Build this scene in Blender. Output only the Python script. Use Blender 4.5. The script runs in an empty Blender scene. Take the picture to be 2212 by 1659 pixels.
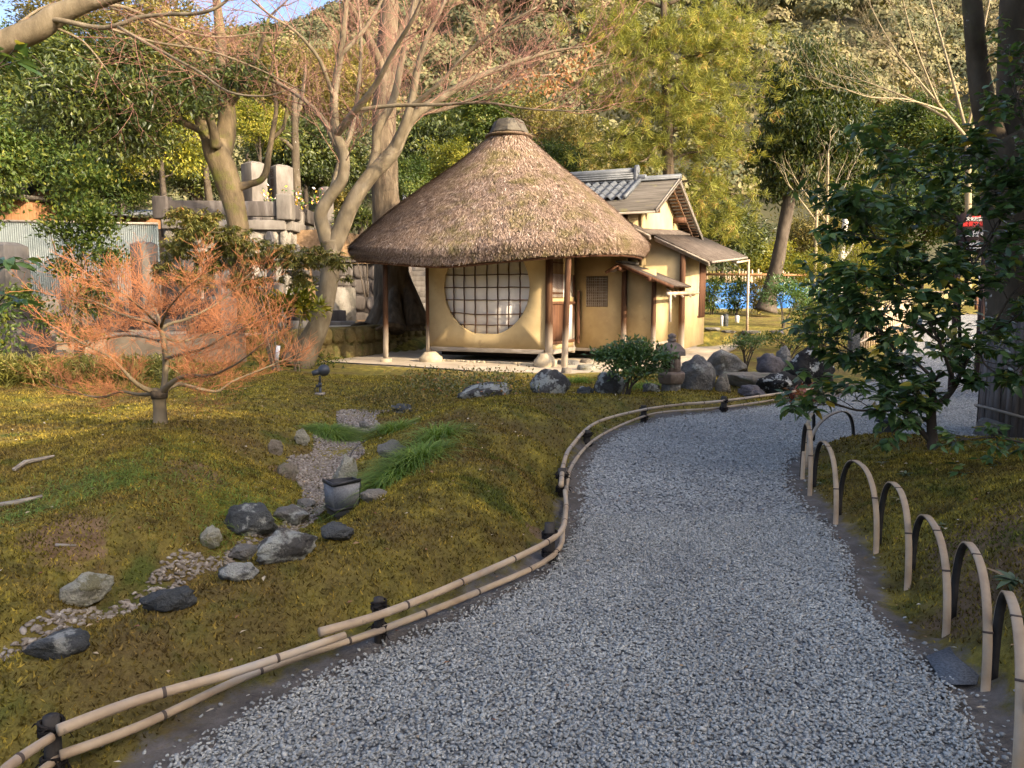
import bpy, math, random
import numpy as np
from mathutils import Vector, Matrix, noise
S = bpy.context.scene
C = S.collection
R = math.radians
# ------------------------------------------------------------------ camera, sky, sun, exposure
FPX, CX, CY, PITCH, EYE = 1662.0, 1106.0, 829.5, R(6.35), 1.5
cd = bpy.data.cameras.new("camera"); cam = bpy.data.objects.new("camera", cd); C.objects.link(cam)
cd.sensor_width = 36; cd.lens = 36 * FPX / 2212; cd.clip_end = 2000; cd.clip_start = .05
cam.location = (0, 0, EYE); cam.rotation_euler = (R(90) - PITCH, 0, 0)
S.camera = cam
SUN = Vector((.79, -.61, math.tan(R(24)))).normalized()          # towards the sun
w = bpy.data.worlds.new("World"); S.world = w; w.use_nodes = True
nt = w.node_tree; nt.nodes.clear()
sky = nt.nodes.new('ShaderNodeTexSky'); sky.sky_type = 'NISHITA'; sky.sun_disc = False
sky.sun_elevation = math.asin(SUN.z); sky.sun_rotation = math.atan2(SUN.x, SUN.y)
sky.air_density = .6; sky.dust_density = 5.0; sky.ozone_density = 1.0
bg = nt.nodes.new('ShaderNodeBackground'); bg.inputs['Strength'].default_value = .15
wo = nt.nodes.new('ShaderNodeOutputWorld')
nt.links.new(sky.outputs[0], bg.inputs['Color']); nt.links.new(bg.outputs[0], wo.inputs['Surface'])
sl = bpy.data.lights.new("sun", 'SUN'); sl.energy = 2.4; sl.angle = R(.5); sl.color = (1, .80, .55)
so = bpy.data.objects.new("sun", sl); C.objects.link(so); so.location = (20, -15, 20)
so.rotation_euler = (-SUN).to_track_quat('-Z', 'Y').to_euler()
S.view_settings.view_transform = 'Standard'; S.view_settings.look = 'None'
S.view_settings.exposure = 1.9; S.view_settings.gamma = 1; S.view_settings.use_curve_mapping = False
S.cycles.max_bounces = 6; S.cycles.diffuse_bounces = 3; S.cycles.transparent_max_bounces = 4; S.cycles.transmission_bounces = 3
S.cycles.use_adaptive_sampling = True

# ------------------------------------------------------------------ picture ray -> point of the place
cp, sp = math.cos(PITCH), math.sin(PITCH)
def ray(px, py):
    a, b = (px - CX) / FPX, (CY - py) / FPX
    return np.array([a, cp + b * sp, -sp + b * cp])
O3 = np.array([0, 0, EYE])
def G(px, py, z=0.):
    d = ray(px, py); return O3 + d * ((z - EYE) / d[2])
def A(px, py, Y):
    d = ray(px, py); return O3 + d * (Y / d[1])
def mpp(Y): return Y / FPX * 1.0                                   # metres per picture unit at distance Y

# ------------------------------------------------------------------ mesh helpers
def tag(o, label=None, cat=None, group=None, kind=None):
    if label: o['label'] = label
    if cat: o['category'] = cat
    if group: o['group'] = group
    if kind: o['kind'] = kind
    return o
def thing(name, label, cat, loc=(0, 0, 0), rz=0., group=None):
    o = bpy.data.objects.new(name, None); C.objects.link(o); o.empty_display_size = .2
    o.location = loc; o.rotation_euler = (0, 0, rz)
    return tag(o, label, cat, group)
def link(name, me, parent=None):
    o = bpy.data.objects.new(name, me); C.objects.link(o)
    if parent is not None: o.parent = parent
    return o
def raw(name, V, Fs, m=None, parent=None, tint=None, smooth=False, pattr=None):
    """V (n,3); Fs list of (m,k) index arrays; tint one value per face; pattr {name: per-point values}"""
    V = np.asarray(V, dtype=np.float32); Fs = [np.asarray(f, dtype=np.int32) for f in Fs if len(f)]
    me = bpy.data.meshes.new(name)
    me.vertices.add(len(V)); me.vertices.foreach_set('co', V.ravel())
    idx = np.concatenate([f.ravel() for f in Fs]); n = [np.full(len(f), f.shape[1]) for f in Fs]
    n = np.concatenate(n); st = np.concatenate([[0], np.cumsum(n)[:-1]]).astype(np.int32)
    me.loops.add(len(idx)); me.loops.foreach_set('vertex_index', idx)
    me.polygons.add(len(n)); me.polygons.foreach_set('loop_start', st)
    if smooth: me.polygons.foreach_set('use_smooth', np.ones(len(n), dtype=bool))
    if tint is not None:
        a = me.attributes.new('tint', 'FLOAT', 'FACE'); a.data.foreach_set('value', np.asarray(tint, dtype=np.float32))
    for k, v in (pattr or {}).items():
        a = me.attributes.new(k, 'FLOAT', 'POINT'); a.data.foreach_set('value', np.asarray(v, dtype=np.float32))
    me.update(calc_edges=True)
    if m: me.materials.append(m)
    return link(name, me, parent)
class MB:
    """collects boxes, tubes, prisms, lathes into ONE mesh"""
    def __init__(s): s.V, s.F, s.T, s.n = [], [], [], 0
    def add(s, V, F, t=.5):
        V = [tuple(v) for v in V]; s.V += V
        s.F += [tuple(i + s.n for i in f) for f in F]; s.T += [t] * len(F); s.n += len(V); return s
    def box(s, c, d, rz=0., rot=None, top=(1, 1), t=.5):
        x, y, z = d[0] / 2, d[1] / 2, d[2] / 2
        P = [(-x, -y, -z), (x, -y, -z), (x, y, -z), (-x, y, -z), (-x * top[0], -y * top[1], z), (x * top[0], -y * top[1], z), (x * top[0], y * top[1], z), (-x * top[0], y * top[1], z)]
        M = rot if rot is not None else Matrix.Rotation(rz, 3, 'Z')
        c = Vector(c)
        return s.add([M @ Vector(p) + c for p in P], [(0, 3, 2, 1), (4, 5, 6, 7), (0, 1, 5, 4), (1, 2, 6, 5), (2, 3, 7, 6), (3, 0, 4, 7)], t)
    def beam(s, a, b, w, h, up=(0, 0, 1), t=.5):
        a, b = Vector(a), Vector(b); x = (b - a); L = x.length; x.normalize()
        y = Vector(up).cross(x); y.normalize(); z = x.cross(y)
        M = Matrix((x, y, z)).transposed()
        return s.box((a + b) / 2, (L, w, h), rot=M, t=t)
    def tube(s, P, r, k=8, cap=True, wob=0., t=.5, seed=0, flat=1.):
        P = [Vector(p) for p in P]; n = len(P)
        if not hasattr(r, '__len__'): r = [r] * n
        ref = Vector((0, 0, 1)); V = []; px = None
        for i in range(n):
            d = (P[min(i + 1, n - 1)] - P[max(i - 1, 0)])
            if d.length < 1e-9: d = Vector((0, 0, 1))
            d.normalize()
            if px is None:
                px = d.cross(Vector((.31, .95, .07)) if abs(d.z) > .7 else ref); px.normalize()
            else:
                px = px - d * px.dot(d); px.normalize()
            py = d.cross(px)
            for j in range(k):
                a = 2 * math.pi * j / k
                q = r[i]
                if wob: q *= 1 + wob * noise.noise(Vector((math.cos(a) * 1.3 + seed, math.sin(a) * 1.3, P[i].z * 1.1 + seed * 3)))
                V.append(P[i] + px * (math.cos(a) * q) + py * (math.sin(a) * q * flat))
        F = [(i * k + j, i * k + (j + 1) % k, (i + 1) * k + (j + 1) % k, (i + 1) * k + j) for i in range(n - 1) for j in range(k)]
        if cap:
            F += [tuple(range(k - 1, -1, -1)), tuple((n - 1) * k + j for j in range(k))]
        return s.add(V, F, t)
    def lathe(s, prof, k=16, c=(0, 0, 0), t=.5, rot0=0.):
        V = [(c[0] + r * math.cos(rot0 + 2 * math.pi * j / k), c[1] + r * math.sin(rot0 + 2 * math.pi * j / k), c[2] + z) for r, z in prof for j in range(k)]
        n = len(prof)
        F = [(i * k + j, i * k + (j + 1) % k, (i + 1) * k + (j + 1) % k, (i + 1) * k + j) for i in range(n - 1) for j in range(k)]
        F += [tuple(range(k - 1, -1, -1)), tuple((n - 1) * k + j for j in range(k))]
        return s.add(V, F, t)
    def prism(s, poly, d, t=.5):
        """poly: list of 3D points, extruded along vector d"""
        n = len(poly); d = Vector(d); P = [Vector(p) for p in poly]
        return s.add(P + [p + d for p in P], [tuple(range(n - 1, -1, -1)), tuple(range(n, 2 * n))] + [(i, (i + 1) % n, (i + 1) % n + n, i + n) for i in range(n)], t)
    def obj(s, name, m, parent=None, smooth=False, bev=0., shift=None):
        V = np.array(s.V)
        if shift is not None: V = V - np.array(shift)
        by = {}
        for f, t in zip(s.F, s.T): by.setdefault(len(f), []).append((f, t))
        Fs = [[f for f, t in v] for v in by.values()]; T = [t for v in by.values() for f, t in v]
        o = raw(name, V, Fs, m, parent, tint=T, smooth=smooth)
        if bev:
            b = o.modifiers.new('bevel', 'BEVEL'); b.width = bev; b.segments = 2; b.limit_method = 'ANGLE'; b.angle_limit = R(35)
        return o

# ------------------------------------------------------------------ materials
class NB:
    def __init__(s, name):
        s.m = bpy.data.materials.new(name); s.m.use_nodes = True; s.t = s.m.node_tree; s.t.nodes.clear()
        s.out = s.n('ShaderNodeOutputMaterial')
    def n(s, typ, ins=None, **kw):
        x = s.t.nodes.new(typ)
        for k, v in kw.items(): setattr(x, k, v)
        for k, v in (ins or {}).items():
            if isinstance(v, bpy.types.NodeSocket): s.t.links.new(v, x.inputs[k])
            else: x.inputs[k].default_value = v
        return x
    def pos(s): return s.n('ShaderNodeNewGeometry').outputs['Position']
    def obj(s): return s.n('ShaderNodeTexCoord').outputs['Object']
    def attr(s, name): return s.n('ShaderNodeAttribute', attribute_name=name).outputs['Fac']
    def map(s, v, scale): return s.n('ShaderNodeMapping', {'Vector': v, 'Scale': scale}).outputs[0]
    def noise(s, v, sc, det=6, rough=.6, dist=0.):
        return s.n('ShaderNodeTexNoise', {'Vector': v, 'Scale': sc, 'Detail': det, 'Roughness': rough, 'Distortion': dist}).outputs['Fac']
    def vor(s, v, sc, out='Distance', feat='F1'): return s.n('ShaderNodeTexVoronoi', {'Vector': v, 'Scale': sc}, feature=feat).outputs[out]
    def ramp(s, f, cols, interp='LINEAR'):
        x = s.n('ShaderNodeValToRGB', {'Fac': f}); e = x.color_ramp.elements; x.color_ramp.interpolation = interp
        while len(e) < len(cols): e.new(.5)
        for q, (p, c) in zip(e, cols): q.position = p; q.color = (*c, 1) if len(c) == 3 else c
        return x.outputs['Color']
    def gray(s, f, lo, hi): return s.n('ShaderNodeMapRange', {'Value': f, 'From Min': lo, 'From Max': hi}).outputs[0]
    def mix(s, f, a, b, mode='MIX'):
        x = s.n('ShaderNodeMix', data_type='RGBA', blend_type=mode)
        for i, v in ((0, f), (6, a), (7, b)):
            if isinstance(v, bpy.types.NodeSocket): s.t.links.new(v, x.inputs[i])
            else: x.inputs[i].default_value = v if i == 0 else (*v, 1)
        return x.outputs[2]
    def math(s, op, a, b=0.):
        x = s.n('ShaderNodeMath', operation=op)
        for i, v in ((0, a), (1, b)):
            if isinstance(v, bpy.types.NodeSocket): s.t.links.new(v, x.inputs[i])
            else: x.inputs[i].default_value = v
        return x.outputs[0]
    def bump(s, h, st, d=.02): return s.n('ShaderNodeBump', {'Height': h, 'Strength': st, 'Distance': d}).outputs[0]
    def end(s, col, rough=.85, spec=.3, normal=None, trans=0., tcol=None, metal=0., emit=None):
        b = s.n('ShaderNodeBsdfPrincipled', {'Base Color': col if isinstance(col, bpy.types.NodeSocket) else (*col, 1), 'Roughness': rough, 'Specular IOR Level': spec, 'Metallic': metal})
        if normal is not None: s.t.links.new(normal, b.inputs['Normal'])
        o = b.outputs[0]
        if trans:
            t = s.n('ShaderNodeBsdfTranslucent', {'Color': tcol if tcol is not None else col})
            x = s.n('ShaderNodeMixShader', {'Fac': trans}); s.t.links.new(o, x.inputs[1]); s.t.links.new(t.outputs[0], x.inputs[2]); o = x.outputs[0]
        s.t.links.new(o, s.out.inputs['Surface']); return s.m
def mat(name, cols, sc=4., det=6, rough=.85, spec=.3, bump=.3, bsc=None, bd=.01, stretch=None, world=False, tint=0., over=()):
    """noise colour ramp + bump; tint mixes in the per-face value; over = [(colour, scale, lo, hi)] blotches"""
    b = NB(name); v = b.pos() if world else b.obj()
    if stretch: v = b.map(v, stretch)
    f = b.noise(v, sc, det)
    if tint: f = b.n('ShaderNodeMix', {0: tint, 2: f, 3: b.attr('tint')}).outputs[0]
    c = b.ramp(f, cols)
    for oc, osc, lo, hi in over:
        c = b.mix(b.gray(b.noise(b.pos() if world else b.obj(), osc, 5, .65), lo, hi), c, oc)
    nm = b.bump(b.noise(v, bsc or sc * 4, 8, .65), bump, bd) if bump else None
    return b.end(c, rough, spec, nm)
def leafmat(name, cols, trans=.3, rough=.45, spec=.35, tboost=(1.5, 1.4, .6)):
    b = NB(name); c = b.ramp(b.attr('tint'), cols)
    t = b.mix(1., c, tboost, 'MULTIPLY')
    return b.end(c, rough, spec, None, trans, t)
def flat(name, col, rough=.6, spec=.4, metal=0.):
    b = NB(name); f = b.noise(b.obj(), 9, 5)
    c = b.mix(f, tuple(x * .82 for x in col), tuple(min(1, x * 1.12) for x in col))
    return b.end(c, rough, spec, b.bump(b.noise(b.obj(), 60, 4), .1, .002), metal=metal)

# ------------------------------------------------------------------ foliage helpers
def unit(v): return v / np.maximum(np.linalg.norm(v, axis=-1, keepdims=True), 1e-9)
def leaves(P, A_, N_, L, W, fold=.18):
    """diamond leaves folded along the midrib: base P, axis A_, normal N_"""
    n = len(P); A_ = unit(A_); N_ = unit(N_ - A_ * (A_ * N_).sum(1, keepdims=True)); Sd = np.cross(A_, N_)
    L = np.broadcast_to(np.asarray(L, dtype=float).reshape(-1, 1), (n, 1)); W = np.broadcast_to(np.asarray(W, dtype=float).reshape(-1, 1), (n, 1))
    V = np.empty((n, 4, 3)); V[:, 0] = P; V[:, 1] = P + A_ * L * .42 + Sd * W * .5 + N_ * W * fold
    V[:, 2] = P + A_ * L - N_ * L * .08; V[:, 3] = P + A_ * L * .42 - Sd * W * .5 + N_ * W * fold
    i = np.arange(n)[:, None] * 4
    F = np.concatenate([i + np.array([[0, 1, 2]]), i + np.array([[0, 2, 3]])], 1).reshape(-1, 3)
    return V.reshape(-1, 3), F
def bigleaves(P, A_, N_, L, W, fold=.12, droop=.25):
    """six-sided pointed leaf with a midrib, for foliage close to the camera"""
    n = len(P); A_ = unit(A_); N_ = unit(N_ - A_ * (A_ * N_).sum(1, keepdims=True)); Sd = np.cross(A_, N_)
    L = np.broadcast_to(np.asarray(L, dtype=float).reshape(-1, 1), (n, 1)); W = np.broadcast_to(np.asarray(W, dtype=float).reshape(-1, 1), (n, 1))
    sh = [(0, 0), (.22, .40), (.55, .5), (.82, .26), (1, 0)]
    V = np.empty((n, 13, 3)); V[:, 0] = P
    k = 1
    for u_, s_ in sh[1:4]:
        c = P + A_ * L * u_ - N_ * L * droop * u_ * u_
        V[:, k] = c + Sd * W * s_ + N_ * W * fold; V[:, k + 1] = c; V[:, k + 2] = c - Sd * W * s_ + N_ * W * fold; k += 3
    V[:, 10] = P + A_ * L - N_ * L * droop; V[:, 11] = V[:, 10]; V[:, 12] = V[:, 10]
    q = [(0, 1, 2), (0, 2, 3), (1, 4, 5), (1, 5, 2), (2, 5, 6), (2, 6, 3), (4, 7, 8), (4, 8, 5), (5, 8, 9), (5, 9, 6), (7, 10, 8), (8, 10, 9)]
    F = (np.arange(n)[:, None, None] * 13 + np.array(q)[None]).reshape(-1, 3)
    return V.reshape(-1, 3), F, len(q)
def clumps(rng, Rr, nc, nl, rc, shell=.6, flat_=.6, low=-.7):
    """points clustered in an ellipsoid of radii Rr; returns points, outward directions, cluster tint"""
    d = unit(rng.normal(size=(nc * 3, 3))); d = d[d[:, 2] > low][:nc]; nc = len(d)
    q = shell + (1 - shell) * rng.random((nc, 1)); q[: nc // 5] *= rng.random((nc // 5, 1))
    cc = d * q * np.array(Rr) * (1 + .22 * np.sin(d[:, :1] * 5 + d[:, 1:2] * 7 + Rr[0]))
    sz = rc * (.6 + .8 * rng.random((nc, 1)))
    P = np.repeat(cc, nl, 0) + rng.normal(size=(nc * nl, 3)) * np.repeat(sz, nl, 0) * np.array([1, 1, flat_])
    out = unit(P - np.repeat(cc, nl, 0) * .55); ct = np.repeat(rng.random(nc), nl)
    return P, out, ct, cc
def crown_mesh(name, m, seed, Rr, nc, nl, rc, L, Wd, droop=.3, shell=.6, tspread=.5, low=-.7, flat_=.6):
    rng = np.random.default_rng(seed)
    P, out, ct, cc = clumps(rng, Rr, nc, nl, rc, shell, flat_, low)
    n = len(P)
    Ax = out * .7 + rng.normal(size=(n, 3)) * .6 + np.array([0, 0, -droop])
    Nn = np.array([0, 0, 1.]) * .55 + out * .6 + unit(P) * .5 + rng.normal(size=(n, 3)) * .34
    V, F = leaves(P, Ax, Nn, L * (.65 + .7 * rng.random(n)), Wd * (.7 + .6 * rng.random(n)))
    t = np.clip(ct * tspread + rng.random(n) * (1 - tspread), 0, 1)
    o = raw(name, V, [F], m, None, tint=np.repeat(t, 2)); me = o.data; bpy.data.objects.remove(o)
    return me, cc
def grow(out, p, d, L, r, lvl, rng, nch=5, up=.15, spread=.8, shrink=.55, seg=4, flatz=1., ends=None):
    """recursive twig: out collects (points, radii)"""
    pts = [p]; dd = d.copy()
    for i in range(seg):
        dd = dd + rng.normal(size=3) * .16 * np.array([1, 1, flatz]); dd[2] += up * .25; dd /= np.linalg.norm(dd)
        pts.append(pts[-1] + dd * L / seg)
    rr = [max(r * (1 - .75 * i / seg), .0012) for i in range(seg + 1)]
    out.append((pts, rr))
    if lvl <= 0:
        if ends is not None: ends.append((pts[-1], dd))
        return
    for c in range(nch):
        f = .25 + .75 * (c + rng.random()) / nch; i = min(int(f * seg), seg - 1)
        q = pts[i] + (pts[i + 1] - pts[i]) * (f * seg - i)
        ax = pts[i + 1] - pts[i]; ax = ax / np.linalg.norm(ax)
        s_ = rng.normal(size=3); s_ -= ax * s_.dot(ax); s_ /= np.linalg.norm(s_); s_[2] *= flatz
        nd = ax * .75 + s_ * spread + np.array([0, 0, up]); nd /= np.linalg.norm(nd)
        grow(out, q, nd, L * shrink * (.7 + .6 * rng.random()), r * .55, lvl - 1, rng, nch, up, spread, shrink, seg, flatz, ends)
def twigs_obj(name, polys, m, parent, base=(0, 0, 0), k=3):
    Vs, Fs, T, off = [], [], [], 0
    kk = np.arange(k); ang = 2 * np.pi * kk / k; base = np.array(base, dtype=float)
    for pts, rr in polys:
        P = np.array(pts); n = len(P); rr = np.array(rr)[:, None, None]
        d = np.empty_like(P); d[1:-1] = P[2:] - P[:-2]; d[0] = P[1] - P[0]; d[-1] = P[-1] - P[-2]; d = unit(d)
        x = unit(np.cross(d, np.array([.3, .5, .81]))); y = np.cross(d, x)
        V = P[:, None] + rr * (x[:, None] * np.cos(ang)[None, :, None] + y[:, None] * np.sin(ang)[None, :, None]) - base
        i = np.arange(n - 1)[:, None] * k
        F = np.stack([i + kk, i + (kk + 1) % k, i + k + (kk + 1) % k, i + k + kk], -1).reshape(-1, 4) + off
        Vs.append(V.reshape(-1, 3)); Fs.append(F); T.append(np.full(len(F), float(np.clip(rr.max() / .03, 0, 1)))); off += n * k
    return raw(name, np.concatenate(Vs), [np.concatenate(Fs)], m, parent, tint=np.concatenate(T), smooth=True)
def copy_tree(o, parent=None):
    c = o.copy(); C.objects.link(c); c.parent = parent
    for ch in list(o.children): copy_tree(ch, c)
    return c

# ------------------------------------------------------------------ materials of the place
OLV, YEL, BRN = (.085, .075, .018), (.21, .165, .028), (.085, .055, .022)
def moss_color(b, v):
    big = b.noise(v, .9, 4, .6); mid = b.noise(v, 6, 7, .68); fine = b.noise(v, 42, 5, .7)
    c = b.ramp(mid, [(.3, (.095, .073, .022)), (.45, (.22, .19, .045)), (.58, (.38, .315, .066)), (.75, (.54, .43, .10))])
    c = b.mix(b.gray(big, .44, .64), c, (.22, .16, .06))
    c = b.mix(b.gray(b.noise(v, 2.1, 4), .57, .68), c, (.13, .15, .036))
    return b.mix(b.gray(fine, .2, .8), b.mix(1., c, (.55, .52, .5), 'MULTIPLY'), c), fine
def mat_ground():
    b = NB('moss_ground'); v = b.pos(); c, fine = moss_color(b, v)
    dirt = b.ramp(b.noise(v, 6, 8, .7), [(.3, (.11, .095, .08)), (.55, (.2, .175, .15)), (.75, (.31, .28, .25))])
    soil = b.ramp(b.noise(v, 9, 8, .7), [(.3, (.13, .08, .04)), (.6, (.26, .17, .095)), (.8, (.36, .26, .16))])
    gate = b.noise(v, 7, 6, .7)
    md = b.gray(b.math('ADD', b.attr('dirt'), b.math('MULTIPLY', b.math('SUBTRACT', gate, .5), .9)), .42, .6)
    ms = b.gray(b.math('ADD', b.attr('soil'), b.math('MULTIPLY', b.math('SUBTRACT', gate, .5), 1.1)), .42, .62)
    mp = b.attr('pave')
    c = b.mix(ms, c, soil); c = b.mix(md, c, dirt)
    pv = b.ramp(b.noise(v, 1.4, 8, .65), [(.3, (.44, .36, .26)), (.55, (.57, .485, .36)), (.75, (.64, .56, .44))])
    c = b.mix(mp, c, pv)
    h = b.math('ADD', fine, b.math('MULTIPLY', b.noise(v, 130, 4, .7), .5))
    return b.end(c, .95, .12, b.bump(h, .9, .025))
def mat_gravel(name, cols, sc, tint=False):
    b = NB(name); v = b.pos()
    if tint: c = b.mix(b.gray(b.noise(v, .9, 4), .35, .7), b.mix(1., b.ramp(b.attr('tint'), cols), (.80, .79, .77), 'MULTIPLY'), b.mix(1., b.ramp(b.attr('tint'), cols), (1.1, 1.09, 1.05), 'MULTIPLY')); return b.end(c, .72, .3, b.bump(b.noise(v, 220, 4), .25, .003))
    cell = b.n('ShaderNodeTexVoronoi', {'Vector': v, 'Scale': sc}); d = cell.outputs['Distance']
    rnd = b.n('ShaderNodeSeparateColor', {0: cell.outputs['Color']}).outputs[0]
    c = b.ramp(rnd, cols); c = b.mix(b.gray(d, .35, .75), c, (.07, .07, .07))
    c = b.mix(b.gray(b.noise(v, 1.1, 3), .35, .75), c, b.mix(1., c, (1.12, 1.12, 1.14), 'MULTIPLY'))
    return b.end(c, .8, .25, b.bump(b.math('SUBTRACT', 1., d), 1., .02))
GRAV = [(0, (.21, .212, .20)), (.25, (.31, .314, .297)), (.55, (.41, .414, .39)), (.82, (.50, .50, .465)), (.94, (.62, .60, .54)), (.965, (.42, .33, .23)), (1, (.68, .66, .61))]
STRM = [(0, (.11, .09, .07)), (.4, (.22, .185, .15)), (.8, (.34, .30, .26)), (1, (.46, .43, .39))]
m_ground = mat_ground()
m_path = mat_gravel('blue_grey_gravel', GRAV, 46)
m_pebble = mat_gravel('gravel_stones', GRAV, 1, True)
m_streamp = mat_gravel('stream_stones', STRM, 1, True)
b_ = NB('moss_tufts'); c_, _f = moss_color(b_, b_.pos()); c_ = b_.mix(1., c_, b_.ramp(b_.attr('tint'), [(0, (.32, .27, .2)), (.45, (.85, .85, .75)), (.8, (1.4, 1.4, 1.1)), (1, (2.2, 2.0, 1.5))]), 'MULTIPLY')
m_tuft = b_.end(c_, .9, .15, None, .25, b_.mix(1., c_, (1.3, 1.2, .6), 'MULTIPLY'))
m_bark_maple = mat('smooth_grey_bark', [(.25, (.085, .065, .04)), (.5, (.165, .132, .083)), (.72, (.25, .205, .14))], 5, 8, .85, .2, .5, 26, .02, (1, 1, .45), over=[((.12, .09, .055), 2.2, .58, .72)])
m_bark_moss = mat('mossy_bark', [(.3, (.065, .05, .03)), (.55, (.14, .105, .06)), (.75, (.22, .172, .105))], 4, 8, .9, .15, .6, 22, .03, (1, 1, .35), over=[((.13, .13, .03), 1.7, .54, .68), ((.09, .07, .05), 2.6, .6, .7)])
m_bark_rough = mat('rough_bark', [(.3, (.055, .04, .026)), (.55, (.13, .098, .062)), (.75, (.21, .165, .112))], 6, 8, .9, .15, .9, 14, .05, (1, 1, .22))
m_bark_dark = mat('dark_bark', [(.3, (.045, .035, .025)), (.6, (.10, .08, .06)), (.8, (.16, .13, .10))], 6, 7, .9, .15, .6, 20, .02, (1, 1, .4))
m_bark_spot = mat('lichen_spotted_bark', [(.3, (.05, .039, .026)), (.6, (.10, .08, .054)), (.8, (.165, .137, .10))], 5, 7, .9, .15, .5, 20, .02, (1, 1, .5), over=[((.55, .55, .5), 7, .66, .7), ((.1, .1, .03), 1.4, .6, .75)])
m_twig = mat('reddish_twigs', [(.2, (.27, .135, .10)), (.6, (.30, .18, .125)), (.9, (.24, .18, .125))], 2, 3, .85, .2, 0, tint=.6)
m_twig_red = mat('orange_twigs', [(.05, (.42, .165, .07)), (.5, (.38, .19, .095)), (.8, (.25, .185, .115)), (1, (.23, .18, .12))], 2, 3, .8, .2, 0, tint=.8)
m_twig_pale = mat('pale_twigs', [(.2, (.24, .19, .11)), (.7, (.32, .26, .16))], 2, 3, .85, .2, 0)
DK = [(0, (.014, .022, .007)), (.4, (.042, .060, .014)), (.75, (.095, .115, .022)), (1, (.22, .21, .03))]
m_leaf_dark = leafmat('dark_green_leaves', DK, .22, .4, .4)
m_leaf_mid = leafmat('mid_green_leaves', [(0, (.018, .034, .008)), (.4, (.05, .085, .015)), (.75, (.115, .145, .024)), (1, (.26, .24, .035))], .3)
m_leaf_yel = leafmat('yellow_green_leaves', [(0, (.05, .07, .010)), (.4, (.13, .15, .017)), (.75, (.26, .25, .026)), (1, (.46, .36, .04))], .35)
m_leaf_gold = leafmat('golden_olive_leaves', [(0, (.05, .045, .014)), (.4, (.125, .11, .025)), (.75, (.24, .20, .045)), (1, (.40, .27, .075))], .3)
m_leaf_shrub = leafmat('glossy_shrub_leaves', [(0, (.04, .075, .030)), (.5, (.082, .155, .052)), (.85, (.14, .225, .062)), (.97, (.19, .26, .06)), (1, (.55, .38, .04))], .3, .30, .6)
m_leaf_pieris = leafmat('pieris_leaves', [(0, (.05, .06, .016)), (.4, (.13, .135, .032)), (.75, (.25, .22, .06)), (.9, (.40, .27, .09)), (1, (.5, .17, .07))], .25, .35, .5)
m_needle = leafmat('pine_needles', [(0, (.05, .06, .014)), (.35, (.15, .165, .03)), (.7, (.30, .30, .055)), (.86, (.38, .31, .085)), (1, (.40, .22, .08))], .3, .6, .2)
m_hill = leafmat('hazy_hill_leaves', [(0, (.06, .07, .042)), (.35, (.115, .12, .06)), (.65, (.175, .162, .078)), (.9, (.25, .205, .105)), (1, (.30, .225, .13))], .15, .7, .1)  # distance haze is put into these leaf tones: lighter, greyer, bluer
m_sedge = leafmat('sedge_blades', [(0, (.06, .11, .018)), (.5, (.15, .25, .035)), (1, (.32, .38, .08))], .3, .45, .3)
m_sasa = leafmat('bamboo_grass_leaves', [(0, (.06, .06, .015)), (.4, (.16, .16, .03)), (.75, (.3, .28, .07)), (1, (.42, .33, .15))], .3, .5, .3)
def rockmat(name, cols, li, lo, hi, lsc=5):
    b = NB(name); v = b.pos()
    c = b.ramp(b.noise(v, 3.2, 9, .65), cols)
    c = b.mix(b.gray(b.noise(v, 34, 5, .7), .35, .75), b.mix(1., c, (.72, .72, .72), 'MULTIPLY'), c)
    if li:
        lo -= .02; k = b.math('ADD', b.noise(v, lsc, 6, .6), b.math('MULTIPLY', b.noise(v, lsc * 5, 4, .6), .35))
        c = b.mix(b.gray(k, lo, hi), c, li)
    h = b.math('ADD', b.noise(v, 9, 8, .65), b.math('MULTIPLY', b.noise(v, 45, 5, .7), .35))
    return b.end(c, .9, .2, b.bump(h, 1., .09))
m_rk = {
 'grey': rockmat('grey_rock', [(.3, (.15, .14, .12)), (.55, (.27, .255, .23)), (.75, (.38, .36, .33))], (.42, .43, .38), .78, .86),
 'lichen': rockmat('lichen_rock', [(.3, (.07, .065, .06)), (.6, (.15, .14, .125)), (.8, (.22, .2, .18))], (.46, .46, .40), .68, .74),
 'dark': rockmat('dark_slate_rock', [(.3, (.07, .075, .076)), (.6, (.155, .16, .158)), (.8, (.25, .255, .25))], (.40, .40, .36), .78, .83),
 'black': rockmat('black_rock', [(.3, (.022, .02, .018)), (.6, (.055, .052, .048)), (.8, (.1, .095, .09))], (.52, .52, .47), .76, .79),
 'pale': rockmat('pale_mottled_rock', [(.3, (.36, .34, .26)), (.6, (.52, .50, .40)), (.8, (.64, .62, .52))], (.24, .22, .13), .74, .78, 9),
 'tan': rockmat('tan_rock', [(.3, (.24, .2, .15)), (.6, (.37, .32, .25)), (.8, (.48, .43, .35))], (.2, .2, .13), .76, .86),
 'purple': rockmat('purple_grey_rock', [(.3, (.13, .115, .12)), (.6, (.21, .19, .195)), (.8, (.3, .28, .28))], (.4, .4, .36), .84, .9),
 'yellow': rockmat('ochre_wall_stones', [(.3, (.15, .115, .045)), (.6, (.28, .215, .09)), (.8, (.4, .32, .15))], (.16, .16, .05), .72, .85)}
m_granite = mat('weathered_granite', [(.3, (.085, .073, .06)), (.55, (.17, .152, .13)), (.75, (.25, .228, .20))], 2.6, 9, .85, .25, .3, 60, .01, (1, 1, .35), over=[((.14, .12, .10), 1.7, .6, .78)])
m_granite_dk = mat('stained_granite', [(.3, (.035, .03, .026)), (.55, (.085, .073, .064)), (.75, (.19, .172, .155))], 2.2, 9, .88, .2, .3, 60, .01, (1.6, 1.6, .3))
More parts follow.
